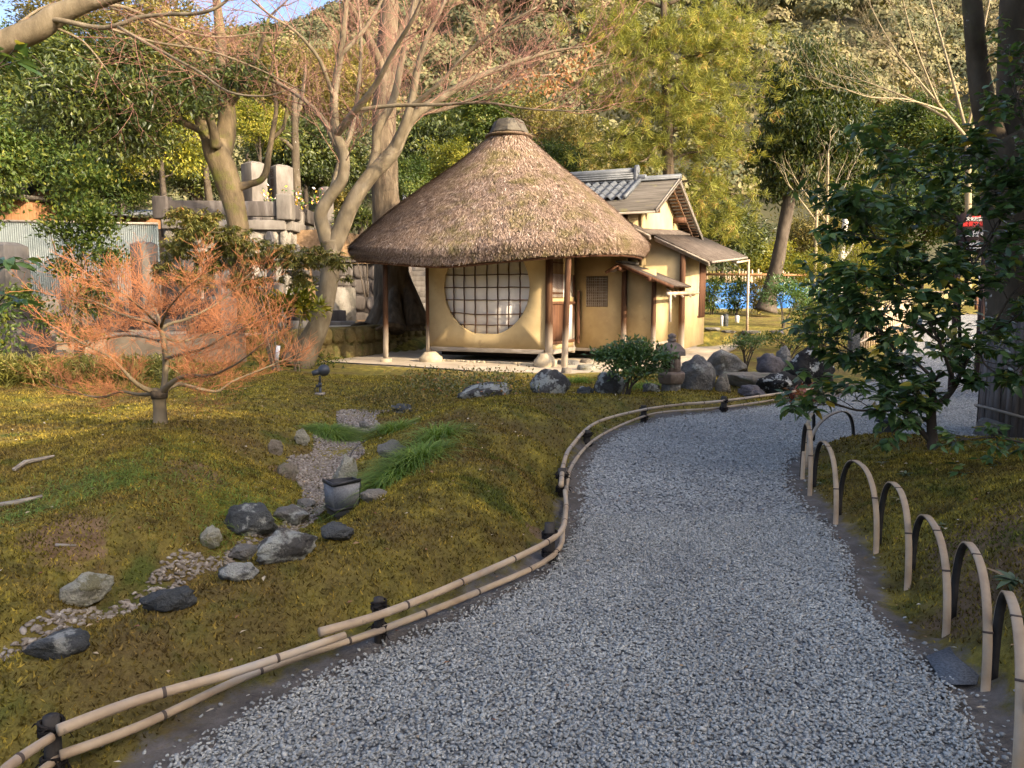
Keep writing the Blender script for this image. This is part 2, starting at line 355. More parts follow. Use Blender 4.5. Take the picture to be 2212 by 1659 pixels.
m_lantern = mat('brown_lantern_stone', [(.3, (.13, .095, .075)), (.55, (.225, .175, .14)), (.75, (.31, .26, .21))], 6, 8, .92, .15, .6, 50, .015, over=[((.33, .35, .27), 5, .64, .74)])
m_bamboo = mat('weathered_bamboo', [(.25, (.30, .20, .12)), (.5, (.50, .37, .235)), (.75, (.62, .49, .34))], 3.5, 6, .5, .4, .1, 50, .003, (1, 1, 1), over=[((.27, .20, .15), 6, .58, .75), ((.42, .37, .31), 2.2, .48, .7), ((.16, .12, .09), 14, .66, .76)])
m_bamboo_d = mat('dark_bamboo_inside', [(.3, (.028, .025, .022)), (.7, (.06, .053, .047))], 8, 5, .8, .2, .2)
m_node = flat('bamboo_node', (.10, .075, .06), .8, .2)
m_postw = mat('charred_post', [(.3, (.035, .030, .026)), (.6, (.09, .08, .07)), (.8, (.2, .18, .165))], 9, 7, .9, .15, .6, 40, .01, (1, 1, .25))
m_rope = mat('black_palm_rope', [(.3, (.012, .010, .009)), (.7, (.045, .038, .033))], 40, 5, .95, .1, .8, 120, .006)
m_steel = flat('dark_lamp_metal', (.05, .055, .065), .45, .5, .3)
m_panel = mat('grey_mesh_panel', [(.35, (.15, .155, .165)), (.65, (.23, .235, .245))], 90, 3, .6, .4, .4, 160, .003)
m_black = flat('black_metal', (.022, .022, .024), .5, .4)

# ------------------------------------------------------------------ terrain
def sstep(x, a, b):
    t = np.clip((x - a) / (b - a), 0, 1); return t * t * (3 - 2 * t)
def seg_dist(X, Y, poly, closed=True):
    """distance to a polyline and inside test"""
    d = np.full(X.shape, 1e9); ins = np.zeros(X.shape, bool); n = len(poly)
    for i in range(n if closed else n - 1):
        (x1, y1), (x2, y2) = poly[i], poly[(i + 1) % n]
        dx, dy = x2 - x1, y2 - y1; L = dx * dx + dy * dy + 1e-12
        t = np.clip(((X - x1) * dx + (Y - y1) * dy) / L, 0, 1)
        d = np.minimum(d, np.hypot(X - x1 - t * dx, Y - y1 - t * dy))
        if closed:
            c = (y1 > Y) != (y2 > Y)
            ins ^= c & (X < (x2 - x1) * (Y - y1) / (y2 - y1 + (1e-12 if y2 == y1 else 0)) + x1)
    return d, ins
def sdist(X, Y, poly):
    d, i = seg_dist(X, Y, poly); return np.where(i, -d, d)
def Gs(L, z=0.): return [tuple(G(x, y, z)[:2]) for x, y in L]
FENCE_PX = [(-260, 1840), (110, 1665), (310, 1588), (560, 1470), (830, 1378), (1010, 1303), (1192, 1212), (1219, 1135), (1222, 1065), (1238, 1008), (1295, 955), (1396, 905), (1563, 886), (1712, 864), (1836, 845)]
FENCE = Gs(FENCE_PX)
def zback(y): return .05 * np.clip(np.asarray(y, dtype=float) - 16, 0, 29)
def Gb(px, py):
    z = 0.
    for _ in range(30): z = .5 * z + .5 * float(zback(G(px, py, z)[1]))
    return tuple(G(px, py, z)[:2])
left_edge = [(230, 1760), (390, 1659), (560, 1545), (750, 1452), (1000, 1342), (1200, 1243), (1262, 1140), (1272, 1040), (1288, 985), (1340, 938), (1440, 905), (1600, 888), (1830, 858)]
right_edge = [(1900, 951), (1800, 957), (1735, 970), (1692, 1000), (1690, 1050), (1752, 1120), (1812, 1200), (1826, 1290), (1905, 1370), (2045, 1500), (2120, 1659), (2190, 1800)]
PATH = [(-1.9, -3.)] + Gs(left_edge) + [Gb(1925, 800), Gb(1950, 740), Gb(1962, 700)] + [(15, 32.), (24, 32), (24, 14), (10.5, 9.5), (7.2, 8.3), (6.2, 7.9)] + Gs(right_edge) + [(1.9, .5), (2., -3.)]
T1 = [(-40, 5.), (-14, 13.2), (-11, 14.1), (-7.9, 15.1), (-5.3, 16.0), (-4.9, 17.3), (-4.45, 18.9), (-4.0, 19.2), (-2.5, 24.5), (-1.5, 31), (-1.5, 60), (-60, 60)]
T2 = [(-60, 24.5), (-12.6, 26.4), (-6.5, 27.0), (-4.9, 29.5), (-3.5, 34), (-3.5, 80), (-80, 80)]
CTL = [((0, 1440), .19), ((200, 1362), .22), ((430, 1275), .25), ((600, 1195), .28), ((780, 1115), .28), ((850, 1055), .30), ((900, 1000), .28), ((920, 935), .33), ((1000, 880), .36), ((1100, 870), .36), ((1200, 866), .26), ((1380, 866), .18), ((1540, 862), .12),
  ((1100, 1000), .36), ((1000, 1050), .36), ((1170, 960), .33), ((1250, 920), .27), ((1000, 960), .38),
  ((-60, 1480), -.1), ((70, 1415), -.1), ((215, 1336), -.11), ((330, 1292), -.11), ((480, 1230), -.12), ((590, 1178), -.11), ((660, 1130), -.1), ((715, 1055), -.08), ((700, 1000), -.06), ((735, 955), -.03), ((770, 918), .0), ((800, 888), .03), ((880, 872), .05),
  ((345, 912), .44), ((300, 930), .43), ((400, 930), .42), ((100, 1100), .22), ((200, 1210), .1), ((50, 1300), .1), ((320, 1120), .26), ((500, 1050), .2), ((600, 1015), .06), ((400, 990), .38), ((100, 1000), .32), ((0, 955), .3), ((200, 930), .32), ((500, 900), .27), ((600, 862), .2), ((740, 825), .13), ((690, 855), .14), ((640, 930), .14), ((0, 895), .26), ((250, 872), .24), ((-150, 1000), .3), ((-150, 1200), .2), ((420, 1180), .04), ((480, 1120), .1), ((840, 800), .06), ((960, 812), .05), ((550, 1130), .06),
  ((1850, 962), .17), ((1780, 966), .12), ((2010, 966), .24), ((2150, 990), .3), ((2100, 1150), .3), ((2212, 1300), .3), ((2000, 1080), .22), ((2300, 1600), .2), ((1900, 1020), .18), ((2050, 1230), .15), ((2300, 1000), .4)]
pts = [(*G(x, y, z)[:2], z) for (x, y), z in CTL]
pts += [(x, y, 0.) for x, y in FENCE]
for k_ in range(2, 10):
    f0, f1 = np.array(FENCE[k_ - 1]), np.array(FENCE[k_ + 1]); nn_ = np.array([-(f1 - f0)[1], (f1 - f0)[0]]); nn_ /= np.linalg.norm(nn_)
    for o_, z_ in ((.13, .07), (.30, .20)) + (((.6, .31),) if k_ > 5 else ()): pts.append((*(np.array(FENCE[k_]) + nn_ * o_), z_))
pts += [(*G(x, y, 0)[:2], 0.) for x, y in [(700, 1640), (1200, 1640), (1700, 1640), (1300, 1400), (1700, 1400), (1500, 1200), (1400, 1050), (1600, 1050), (1500, 950), (1650, 930), (1800, 900), (2000, 895), (1735, 1010), (1750, 1075), (1806, 1133), (1892, 1195), (1960, 1275), (2043, 1378), (2128, 1498), (2195, 1690), (2000, 935), (2150, 930)]]
pts += [(x, 16.2, .06) for x in (-2, 0, 2.5, 5)] + [(-8.5, 9, .28), (-8.5, 12, .25), (-5, 14.6, .2), (-3, 14, .08), (-1, 14.2, .05), (1.5, 14, .05), (3.5, 13.5, .08), (5.5, 13.5, .06), (0, 11.3, .1), (1.6, 10.8, .12), (3, 11, .12), (4.5, 11.5, .1), (0, 0, 0), (-1, .5, 0), (2.6, 1, .05), (-4, 1.5, .05), (-6, 3.5, .1), (5, 2, .2)]
pts = np.array(pts)
def phi(r2): return .5 * r2 * np.log(r2 + 1e-9)
K = phi(((pts[:, None, :2] - pts[None, :, :2]) ** 2).sum(-1)) + np.eye(len(pts)) * .02
Pm = np.c_[np.ones(len(pts)), pts[:, :2]]
sol = np.linalg.solve(np.block([[K, Pm], [Pm.T, np.zeros((3, 3))]]), np.r_[pts[:, 2], 0, 0, 0])
def rbf(x, y):
    out = np.empty(x.shape); fx, fy = x.ravel(), y.ravel(); res = np.empty(fx.shape)
    for i in range(0, len(fx), 40000):
        a, b = fx[i:i + 40000], fy[i:i + 40000]
        r2 = (a[:, None] - pts[None, :, 0]) ** 2 + (b[:, None] - pts[None, :, 1]) ** 2
        res[i:i + 40000] = phi(r2) @ sol[:-3] + sol[-3] + sol[-2] * a + sol[-1] * b
    return res.reshape(x.shape)
def h(x, y):
    x = np.asarray(x, dtype=float); y = np.asarray(y, dtype=float)
    base = zback(y) + .10 * np.clip(y - 45, 0, 400)
    base = base + .10 * sstep(y, 13.5, 16.5) * sstep(x, 3., 4.5)
    base = base + (.22 - base) * sstep(-x, 4, 5.5) * (1 - sstep(y, 15.5, 17))
    d1 = sdist(x, y, T1); base = base + (.72 - base) * sstep(-d1, .0, .22) * (base < .72)
    d2 = sdist(x, y, T2); base = base + (3.9 - base) * sstep(-d2, .05, .5) * (base < 3.9)
    win = sstep(x, -9.5, -7.5) * (1 - sstep(x, 5.5, 7.)) * (1 - sstep(y, 13.6, 16)) * sstep(y, -1.5, .8)
    z = base.copy(); mk_ = win > 0
    if mk_.any(): z[mk_] = base[mk_] * (1 - win[mk_]) + np.clip(rbf(x[mk_], y[mk_]), -.24, .55) * win[mk_]
    dp = sdist(x, y, PATH); k = sstep(dp, .0, .4); z = z * k + (zback(y)) * (1 - k)
    dpl = sdist(x, y, PLAT); z = z + (.05 - z) * (1 - sstep(dpl, 0., .5))
    return z
def hz(x, y): return float(h(np.array([x]), np.array([y]))[0])
def hit(px, py, t0=1.5, t1=80):
    d = ray(px, py); t = np.concatenate([np.arange(t0, 15, .02), np.arange(15, t1, .06)]); P = O3 + d * t[:, None]
    b = P[:, 2] < h(P[:, 0], P[:, 1]); i = int(np.argmax(b)) if b.any() else len(t) - 1
    return P[i]
# the tea house frame: u along its front, v into its depth
HU, HV, HC = np.array([.906, -.4233]), np.array([.4233, .906]), np.array([.75, 17.1])
def L2(u, v): return tuple(HC + HU * u + HV * v)
PLAT = [L2(-4.9, -1.75), L2(-1.0, -2.2), L2(1.2, -1.9), L2(3.2, .2), L2(3.0, 8), L2(-4.5, 6), L2(-5.2, 1)]
def edges():
    xs = np.concatenate([np.linspace(-90, -18, 28), np.linspace(-17, -9, 40), np.arange(-8.8, 6.6, .07), np.linspace(6.8, 16, 46), np.linspace(17, 110, 30)])
    ys = np.concatenate([np.linspace(-30, -3, 18), np.arange(-2.5, 1.2, .2), np.arange(1.25, 11, .06), np.arange(11.1, 20, .11), np.arange(20.3, 36, .3), np.linspace(37, 90, 36)])
    return xs, ys
xs, ys = edges(); X, Y = np.meshgrid(xs, ys); Z = h(X, Y)
Z += np.where((sdist(X, Y, PATH) > .1) & (sdist(X, Y, PLAT) > .3), np.array([noise.noise(Vector((a * 2.3, b * 2.3, 1.7))) * .022 + noise.noise(Vector((a * 7, b * 7, 4.))) * .010 for a, b in zip(X.ravel(), Y.ravel())]).reshape(X.shape), 0)
dP = sdist(X, Y, PATH); dF, _ = seg_dist(X, Y, FENCE, False)
HOOPL = Gs([(1735, 1010), (1750, 1075), (1806, 1133), (1892, 1195), (1960, 1275), (2043, 1378), (2128, 1498), (2195, 1690), (2260, 1850)])
dH, _ = seg_dist(X, Y, HOOPL, False)
dirt = np.clip(1 - np.clip(dP, 0, 9) / .40, 0, 1) * (Y < 14); dirt = np.maximum(dirt, (dP < .02) * 1.)
ax_, ay_ = L2(-3, -1.2)
soilc = [G(140, 1170, .18), G(1165, 1120, .15), G(1150, 1200, .1), G(1050, 1250, .12), G(620, 1000, .12), G(2130, 1150, .3), G(2180, 1230, .3), G(350, 925, .34), G(420, 1040, .25)]
soil = np.zeros(X.shape)
for p, r_ in zip(soilc, (.38, .14, .14, .2, .3, .5, .5, .4, .35)): soil = np.maximum(soil, np.clip(1.1 - np.hypot(X - p[0], Y - p[1]) / r_, 0, 1))
soil = np.maximum(soil, .8 * sstep(Y, 24, 26) * (X < 1)); soil = np.maximum(soil, np.clip(.5 - np.abs(sdist(X, Y, T1) + 1.6) / 4, 0, .45) * (Y > 17))
pave = (sdist(X, Y, PLAT) < .0) * 1.; pave = np.maximum(pave, .85 * ((sdist(X, Y, T1) < -.5) & (Y < 26.5) & (X < -4.6) & (sdist(X, Y, [(-4.6, 17), (-9, 17), (-9, 23), (-4.4, 23)]) < 0)))
pave = np.maximum(pave, .6 * ((sdist(X, Y, T1) < -.3) & (Y < 26) & (X < -5.5)))
ny, nx = X.shape; i = np.arange(ny * nx).reshape(ny, nx)
Fq = np.stack([i[:-1, :-1], i[:-1, 1:], i[1:, 1:], i[1:, :-1]], -1).reshape(-1, 4)
V = np.stack([X, Y, Z], -1).reshape(-1, 3)
g = raw('ground', V, [Fq], m_ground, smooth=True, pattr={'dirt': dirt.ravel(), 'soil': soil.ravel(), 'pave': pave.ravel()}); tag(g, kind='structure')
# gravel path sheet
Xp, Yp = np.meshgrid(np.concatenate([np.arange(-2.6, 6.5, .05), np.linspace(6.6, 24, 60)]), np.concatenate([np.arange(-2, 14, .05), np.linspace(14.1, 32, 80)]))
ip = np.arange(Xp.size).reshape(Xp.shape); cxp = (Xp[:-1, :-1] + Xp[1:, 1:]) / 2; cyp = (Yp[:-1, :-1] + Yp[1:, 1:]) / 2
wob = np.array([noise.noise(Vector((a * 5, b * 5, 0))) for a, b in zip(cxp.ravel(), cyp.ravel())]).reshape(cxp.shape)
ok = sdist(cxp, cyp, PATH) + wob * .05 < 0
Fp = np.stack([ip[:-1, :-1], ip[:-1, 1:], ip[1:, 1:], ip[1:, :-1]], -1)[ok]
us = np.unique(Fp); re = np.full(Xp.size, -1); re[us] = np.arange(len(us))
Zp = zback(Yp) + .008
o = raw('gravel_path', np.stack([Xp, Yp, Zp], -1).reshape(-1, 3)[us], [re[Fp]], m_path); tag(o, kind='structure')
# loose stones
ico = np.array([(0, 0, -1)] + [(.894 * math.cos(2 * math.pi * k / 5), .894 * math.sin(2 * math.pi * k / 5), -.447) for k in range(5)] + [(.894 * math.cos(2 * math.pi * (k + .5) / 5), .894 * math.sin(2 * math.pi * (k + .5) / 5), .447) for k in range(5)] + [(0, 0, 1)])
icoF = np.array([(0, 1 + (k + 1) % 5, 1 + k) for k in range(5)] + [(1 + k, 1 + (k + 1) % 5, 6 + k) for k in range(5)] + [(1 + (k + 1) % 5, 6 + (k + 1) % 5, 6 + k) for k in range(5)] + [(6 + k, 6 + (k + 1) % 5, 11) for k in range(5)])
octV = np.array([(1, 0, 0), (0, 1, 0), (-1, 0, 0), (0, -1, 0), (0, 0, 1.), (0, 0, -1)]); octF = np.array([(0, 1, 4), (1, 2, 4), (2, 3, 4), (3, 0, 4)])
def stones(name, P, size, m, seed, base=ico, F=icoF, flat_=.55, tilt=.35):
    rng = np.random.default_rng(seed); n = len(P); k = len(base)
    V = base[None] * (1 + rng.normal(size=(n, k, 1)) * .13); s = size[:, None, None] * np.stack([.75 + .6 * rng.random(n), .6 + .4 * rng.random(n), flat_ * (.7 + .6 * rng.random(n))], 1)[:, None]
    V = V * s; a = rng.random(n) * 6.283; ca, sa = np.cos(a)[:, None], np.sin(a)[:, None]
    x, y, z = V[..., 0], V[..., 1], V[..., 2]; tx = rng.normal(size=(n, 1)) * tilt; z = z + x * tx
    V = np.stack([x * ca - y * sa, x * sa + y * ca, z], -1) + P[:, None]
    Fa = (np.arange(n)[:, None, None] * k + F[None]).reshape(-1, 3)
    return raw(name, V.reshape(-1, 3), [Fa], m, tint=np.repeat(rng.beta(2.2, 2.2, n), len(F)), smooth=True)
rng = np.random.default_rng(5)
def scatter(n, x0, x1, y0, y1, f): 
    x = rng.uniform(x0, x1, n); y = rng.uniform(y0, y1, n); k = f(x, y); return x[k], y[k]
edge = lambda x, y: sdist(x, y, PATH) < .05 * np.abs(rng.normal(size=len(x)))
x, y = scatter(135000, -2.2, 2.6, 1.9, 5.2, edge); P1 = np.c_[x, y, np.full(len(x), .010) + rng.random(len(x)) * .008]
o = stones('path_gravel', P1, rng.uniform(.0042, .0088, len(x)) * (1 + .5 * (rng.random(len(x)) < .06)), m_pebble, 1); tag(o, 'loose blue grey gravel covering the near part of the winding path', 'gravel', kind='stuff')
x, y = scatter(160000, -.5, 7, 5.2, 13.5, edge); P2 = np.c_[x, y, .010 + rng.random(len(x)) * .01]
o = stones('path_gravel', P2, rng.uniform(.007, .0135, len(x)), m_pebble, 2, octV, octF, .6); tag(o, 'loose blue grey gravel on the far bend of the path', 'gravel', kind='stuff')
# stray stones on the bare edge strips
def stray(x, y): d = sdist(x, y, PATH); return (d > 0) & (d < .28) & (rng.random(len(x)) < np.exp(-d * 9))
x, y = scatter(9000, -2.6, 3, 1.9, 9, stray); o = stones('stray_pebbles', np.c_[x, y, h(x, y) + .004], rng.uniform(.004, .011, len(x)), m_pebble, 3); tag(o, 'stray pebbles lying on the bare earth strips along the path', 'pebbles', kind='stuff')
# stream bed
STREAM = [tuple(G(x, y, z)[:2]) for x, y, z in [(-160, 1520, -.1), (-60, 1480, -.1), (70, 1415, -.1), (215, 1336, -.11), (330, 1292, -.11), (480, 1230, -.12), (590, 1178, -.11), (660, 1130, -.1), (710, 1068, -.08), (700, 1010, -.06), (728, 965, -.03), (765, 920, 0), (790, 893, .02)]]
def bed(x, y): d, _ = seg_dist(x, y, STREAM, False); return d < (.055 + .20 * sstep(y, 5.0, 6.4)) * (1 + .3 * np.sin(x * 7 + y * 5))
x, y = scatter(120000, -5, 0, 2.2, 10, bed); o = stones('stream_pebbles', np.c_[x, y, h(x, y) + .008], rng.uniform(.008, .02, len(x)), m_streamp, 4); tag(o, 'pale pebbles filling the dry stream bed between the mossy banks', 'pebbles', kind='stuff')

# ------------------------------------------------------------------ moss tufts, grass, litter
def not_moss(x, y):
    return (sdist(x, y, PATH) > .2 + .1 * rng.random(len(x))) & (sdist(x, y, PLAT) > .25) & ~bed(x, y)
def tufts(n, x0, x1, y0, y1, hgt, wid, seed):
    r = np.random.default_rng(seed)
    x, y = scatter(n, x0, x1, y0, y1, not_moss)
    keep = np.abs(x / np.maximum(y, .1)) < .75; x, y = x[keep], y[keep]; m_ = len(x); z = h(x, y)
    q = np.array([noise.noise(Vector((a * 2.3, b * 2.3, 1.7))) * .022 + noise.noise(Vector((a * 7, b * 7, 4.))) * .010 for a, b in zip(x, y)])
    B = np.c_[x, y, z + q - .002]; a = r.random(m_) * 6.283; hh = hgt * (.5 + r.random(m_)); ww = wid * (.6 + .8 * r.random(m_))
    s_ = np.c_[np.cos(a), np.sin(a), np.zeros(m_)] * ww[:, None] * .5; l_ = r.normal(size=(m_, 3)) * np.array([.6, .6, .15]) + np.array([0, 0, .8])
    V = np.stack([B - s_, B + s_, B + unit(l_) * hh[:, None]], 1).reshape(-1, 3)
    return V, np.arange(m_ * 3).reshape(-1, 3), r.random(m_)
def moss(label, *a):
    V, F, t = tufts(*a); o = raw('moss', V, [F], m_tuft, tint=t); tag(o, label, 'moss', kind='stuff')
moss('olive and yellow moss on the near bank and mounds beside the path', 300000, -4.6, 4.2, 1.6, 6.2, .021, .011, 7)
moss('golden moss lawn around the orange maple and up to the rocks', 190000, -9, 5, 6.2, 14.5, .026, .017, 8)
def blades(name, B, D, L, W, droop, m, seed, label, cat, parent=None, kind=None):
    """arched grass blades: B roots, D directions"""
    r = np.random.default_rng(seed); n = len(B); D = unit(D); k = 5; V = np.empty((n, k, 2, 3)); S_ = unit(np.cross(D, np.array([0, 0, 1.])) + 1e-6)
    Hd = D.copy(); Hd[:, 2] = 0; Hd = unit(Hd)
    for j in range(k):
        f = j / (k - 1); c = B + D * (L * f)[:, None] + Hd * (L * f * f * droop * .5)[:, None] - np.array([0, 0, 1.]) * (L * f * f * droop * .75)[:, None]
        wv = (W * (1 - f ** 1.6) * .5 + .0004)[:, None]; V[:, j, 0] = c - S_ * wv; V[:, j, 1] = c + S_ * wv
    V[..., 2] = np.maximum(V[..., 2], np.repeat(np.repeat(B[:, None, None, 2], k, 1), 2, 2) - .03)
    b0 = np.arange(n)[:, None, None] * k * 2; j = np.arange(k - 1)[None, :, None] * 2
    F = (b0 + j + np.array([0, 1, 3, 2])[None, None]).reshape(-1, 4)
    o = raw(name, V.reshape(-1, 3), [F], m, parent, tint=np.repeat(np.clip(r.normal(.5, .22, n), 0, 1), k - 1)); return tag(o, label, cat, kind=kind)
def sedge(px, py, rad, n, L, seed, label, name='sedge_clump', spread=.8, m=None):
    p = hit(px, py); r = np.random.default_rng(seed); q = r.normal(size=(n, 2)) * rad * .45; x, y = p[0] + q[:, 0], p[1] + q[:, 1]
    B = np.c_[x, y, h(x, y)]; D = np.c_[q / rad * spread + r.normal(size=(n, 2)) * .28, np.full(n, .9)]
    return blades(name, B, D, L * (.6 + .5 * r.random(n)), np.full(n, .006) + .004 * r.random(n), .95, m or m_sedge, seed, label, 'sedge')
sedge(716, 944, .2, 1300, .34, 1, 'dense rounded clump of bright green sedge beside the stream pebbles')
sedge(890, 1000, .24, 800, .32, 2, 'sprawling green sedge on the bank slope beside the flat grey stone')
sedge(835, 1045, .2, 600, .30, 3, 'green sedge tuft on the bank just behind the box floodlight')
sedge(850, 930, .22, 330, .30, 4, 'small green sedge patch below the crest of the bank')
sedge(945, 945, .2, 300, .30, 41, 'thin green sedge high on the bank slope')
sedge(1250, 826, .25, 300, .3, 5, 'pale green grass tuft between the big boulder and the camellia')
sedge(1395, 838, .3, 300, .3, 6, 'grass tuft at the foot of the brown stone lantern')
# thin grass on the left mound
r = np.random.default_rng(11); n = 5200
cx_ = np.array([G(250, 1060, .26), G(330, 1040, .28), G(180, 1060, .24), G(420, 1075, .22), G(520, 1090, .12), G(400, 980, .34), G(460, 1130, .12), G(560, 1110, .08), G(620, 1090, .05), G(60, 1090, .25)])
q = cx_[r.integers(0, len(cx_), n), :2] + r.normal(size=(n, 2)) * .2
k = not_moss(q[:, 0], q[:, 1]); q = q[k]; n = len(q); B = np.c_[q, h(q[:, 0], q[:, 1])]; D = np.c_[r.normal(size=(n, 2)) * .8, np.full(n, .55)]
blades('grass', B, D, .035 + .07 * r.random(n), np.full(n, .0035), .8, m_sedge, 12, 'thin green grass growing through the moss of the left mound', 'grass', kind='stuff')
# fallen leaves
r = np.random.default_rng(21); x = r.uniform(-5, 4, 1500); y = r.uniform(1.9, 11, 1500); k = (sdist(x, y, PATH) > .1) & (np.abs(x / y) < .7); k |= r.random(1500) < .14; x, y = x[k], y[k]; n = len(x)
a = r.random(n) * 6.283; V, F = leaves(np.c_[x, y, h(x, y) + .02], np.c_[np.cos(a), np.sin(a), r.normal(size=n) * .15], np.c_[r.normal(size=(n, 2)) * .3, np.ones(n)], .018 + .022 * r.random(n), .008 + .012 * r.random(n))
m_litter = leafmat('dry_litter', [(0, (.22, .08, .05)), (.4, (.38, .24, .12)), (.8, (.55, .46, .32)), (1, (.65, .6, .5))], .1, .8, .2)
o = raw('fallen_leaves', V, [F], m_litter, tint=np.repeat(r.random(n), 2)); tag(o, 'small dry leaves and petals scattered over the moss', 'fallen leaves', kind='stuff')

# ------------------------------------------------------------------ tea house (local axes: u along the front, v into the depth)
RZ = math.atan2(HU[1], HU[0])
m_plaster = mat('ochre_clay_plaster', [(.3, (.40, .30, .15)), (.5, (.47, .36, .19)), (.7, (.53, .415, .225))], 1.6, 9, .92, .12, .25, 55, .006, over=[((.36, .265, .145), .9, .54, .78), ((.31, .225, .12), 3.4, .60, .78), ((.58, .46, .27), 5.5, .66, .8)])
m_wood = mat('reddish_aged_timber', [(.25, (.05, .022, .012)), (.5, (.115, .052, .027)), (.75, (.19, .095, .05))], 5, 8, .75, .25, .3, 40, .006, (3, 3, .25))
m_woodgrey = mat('silvered_timber', [(.25, (.16, .135, .105)), (.5, (.27, .235, .19)), (.75, (.39, .35, .30))], 5, 8, .9, .15, .4, 40, .008, (.6, 3, 3))
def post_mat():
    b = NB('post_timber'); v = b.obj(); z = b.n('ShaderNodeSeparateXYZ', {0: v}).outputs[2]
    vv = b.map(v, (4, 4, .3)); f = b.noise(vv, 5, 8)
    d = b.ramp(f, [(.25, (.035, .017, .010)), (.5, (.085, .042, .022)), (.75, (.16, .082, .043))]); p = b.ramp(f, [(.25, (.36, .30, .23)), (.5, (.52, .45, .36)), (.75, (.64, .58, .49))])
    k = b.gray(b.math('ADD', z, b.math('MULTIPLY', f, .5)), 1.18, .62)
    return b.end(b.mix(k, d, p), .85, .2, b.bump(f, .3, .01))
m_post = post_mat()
m_paper = mat('shoji_paper', [(.3, (.80, .77, .72)), (.7, (.90, .88, .84))], 1.5, 4, .9, .1, .05)
m_twigd = flat('dark_lattice_twig', (.075, .042, .028), .8, .2)
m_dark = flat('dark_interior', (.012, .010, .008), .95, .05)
m_board = mat('old_board_roof', [(.25, (.038, .033, .027)), (.5, (.085, .075, .062)), (.75, (.145, .13, .112))], 4, 8, .9, .15, .7, 26, .02, (.35, 2.5, 1), over=[((.17, .16, .05), 2.3, .6, .74)])
m_shingle = mat('weathered_shingles', [(.25, (.045, .034, .028)), (.5, (.105, .084, .068)), (.75, (.18, .152, .128))], 5, 8, .92, .15, .8, 22, .03, (1, 2.2, 1))
m_tile = mat('grey_roof_tile', [(.3, (.06, .067, .074)), (.6, (.11, .119, .127)), (.8, (.17, .18, .187))], 4, 6, .5, .4, .15, 40, .004)
m_stonebase = mat('tan_base_stone', [(.3, (.34, .28, .19)), (.6, (.48, .41, .29)), (.8, (.57, .5, .38))], 5, 9, .9, .15, .6, 40, .02)
m_batten = mat('rafter_wood', [(.3, (.12, .065, .04)), (.6, (.30, .19, .12)), (.8, (.42, .30, .2))], 5, 6, .85, .2, .2)
def thatch_mat(name, dark):
    b = NB(name); v = b.obj(); t = b.attr('tint')
    c = b.ramp(t, [(0, (.06, .04, .03)), (.3, (.19, .128, .09)), (.55, (.345, .243, .172)), (.8, (.50, .375, .28)), (.92, (.62, .49, .385)), (1, (.7, .58, .47))]) if not dark else b.ramp(b.noise(v, 30, 6), [(.3, (.10, .065, .045)), (.7, (.3, .21, .145))])
    mo = b.ramp(t, [(0, (.05, .045, .012)), (.6, (.17, .15, .03)), (1, (.30, .25, .05))])
    pt = b.math('MULTIPLY', b.gray(b.noise(v, 1.9, 8, .72), .47, .62), .7); x = b.n('ShaderNodeSeparateXYZ', {0: v})
    win = b.math('MULTIPLY', b.gray(x.outputs[0], -2.6, -1.6), b.gray(x.outputs[1], 1.6, .2))
    c = b.mix(b.math('MULTIPLY', pt, win), c, mo)
    c = b.mix(b.gray(b.noise(v, .8, 3), .5, .75), c, b.mix(1., c, (.72, .70, .72), 'MULTIPLY'))
    return b.end(c, .9, .15, None if not dark else b.bump(b.noise(v, 60, 6), 1., .04))
m_straw = thatch_mat('thatch_straw', False); m_thatch = thatch_mat('thatch_mass', True)
H = thing('tea_house', 'small ochre plastered tea house with thatched cone roof and a large round lattice window', 'tea house', (HC[0], HC[1], 0), RZ)
def rounded(th, su, sv, n=2.6):
    c, s_ = np.cos(th), np.sin(th); r_ = (np.abs(c / su) ** n + np.abs(s_ / sv) ** n) ** (-1 / n); return r_ * c, r_ * s_
RU, RV, AU, AV = -1.80, 1.25, -1.48, 1.22
SU, SV = 3.58, 2.75
def roof_z(th): return 2.17 + .27 * np.abs(np.cos(th)) ** 1.5
nt_, TH = 96, None
th = np.linspace(0, 2 * np.pi, nt_, endpoint=False)
eu, ev = rounded(th, SU, SV)
def roof_pt(th, f):
    """f 0 at the ridge ring, 1 at the eave's upper rim"""
    eu, ev = rounded(th, SU, SV); zt = roof_z(th) + .36
    u = (AU + .36 * np.cos(th)) * (1 - f) + (RU + eu) * f; v = (AV + .36 * np.sin(th)) * (1 - f) + (RV + ev) * f
    z = 5.40 * (1 - f) + zt * f + .03 * np.sin(np.pi * f) - .05 * np.sin(2 * np.pi * f)
    return np.stack([u, v, z], -1)
rings = [roof_pt(th, np.full(nt_, f)) for f in np.linspace(0, 1, 22)]
lu, lv = rounded(th, SU + .03, SV + .03); rings.append(np.stack([RU + lu, RV + lv, roof_z(th) + .20], -1))
lu, lv = rounded(th, SU - .10, SV - .10); rings.append(np.stack([RU + lu, RV + lv, roof_z(th) + .02], -1))
lu, lv = rounded(th, SU - .35, SV - .35); rings.append(np.stack([RU + lu, RV + lv, roof_z(th) + .03], -1))
lu, lv = rounded(th, 1.0, 1.0); rings.append(np.stack([RU + lu, RV + lv, np.full(nt_, 2.95)], -1))
V = np.concatenate(rings); nr = len(rings); i = np.arange(nr * nt_).reshape(nr, nt_); j = np.roll(i, -1, 1)
F = np.stack([i[:-1], i[1:], j[1:], j[:-1]], -1).reshape(-1, 4)
RF = raw('thatched_roof', V, [F], m_thatch, H, smooth=True, tint=np.full(len(F), .3))
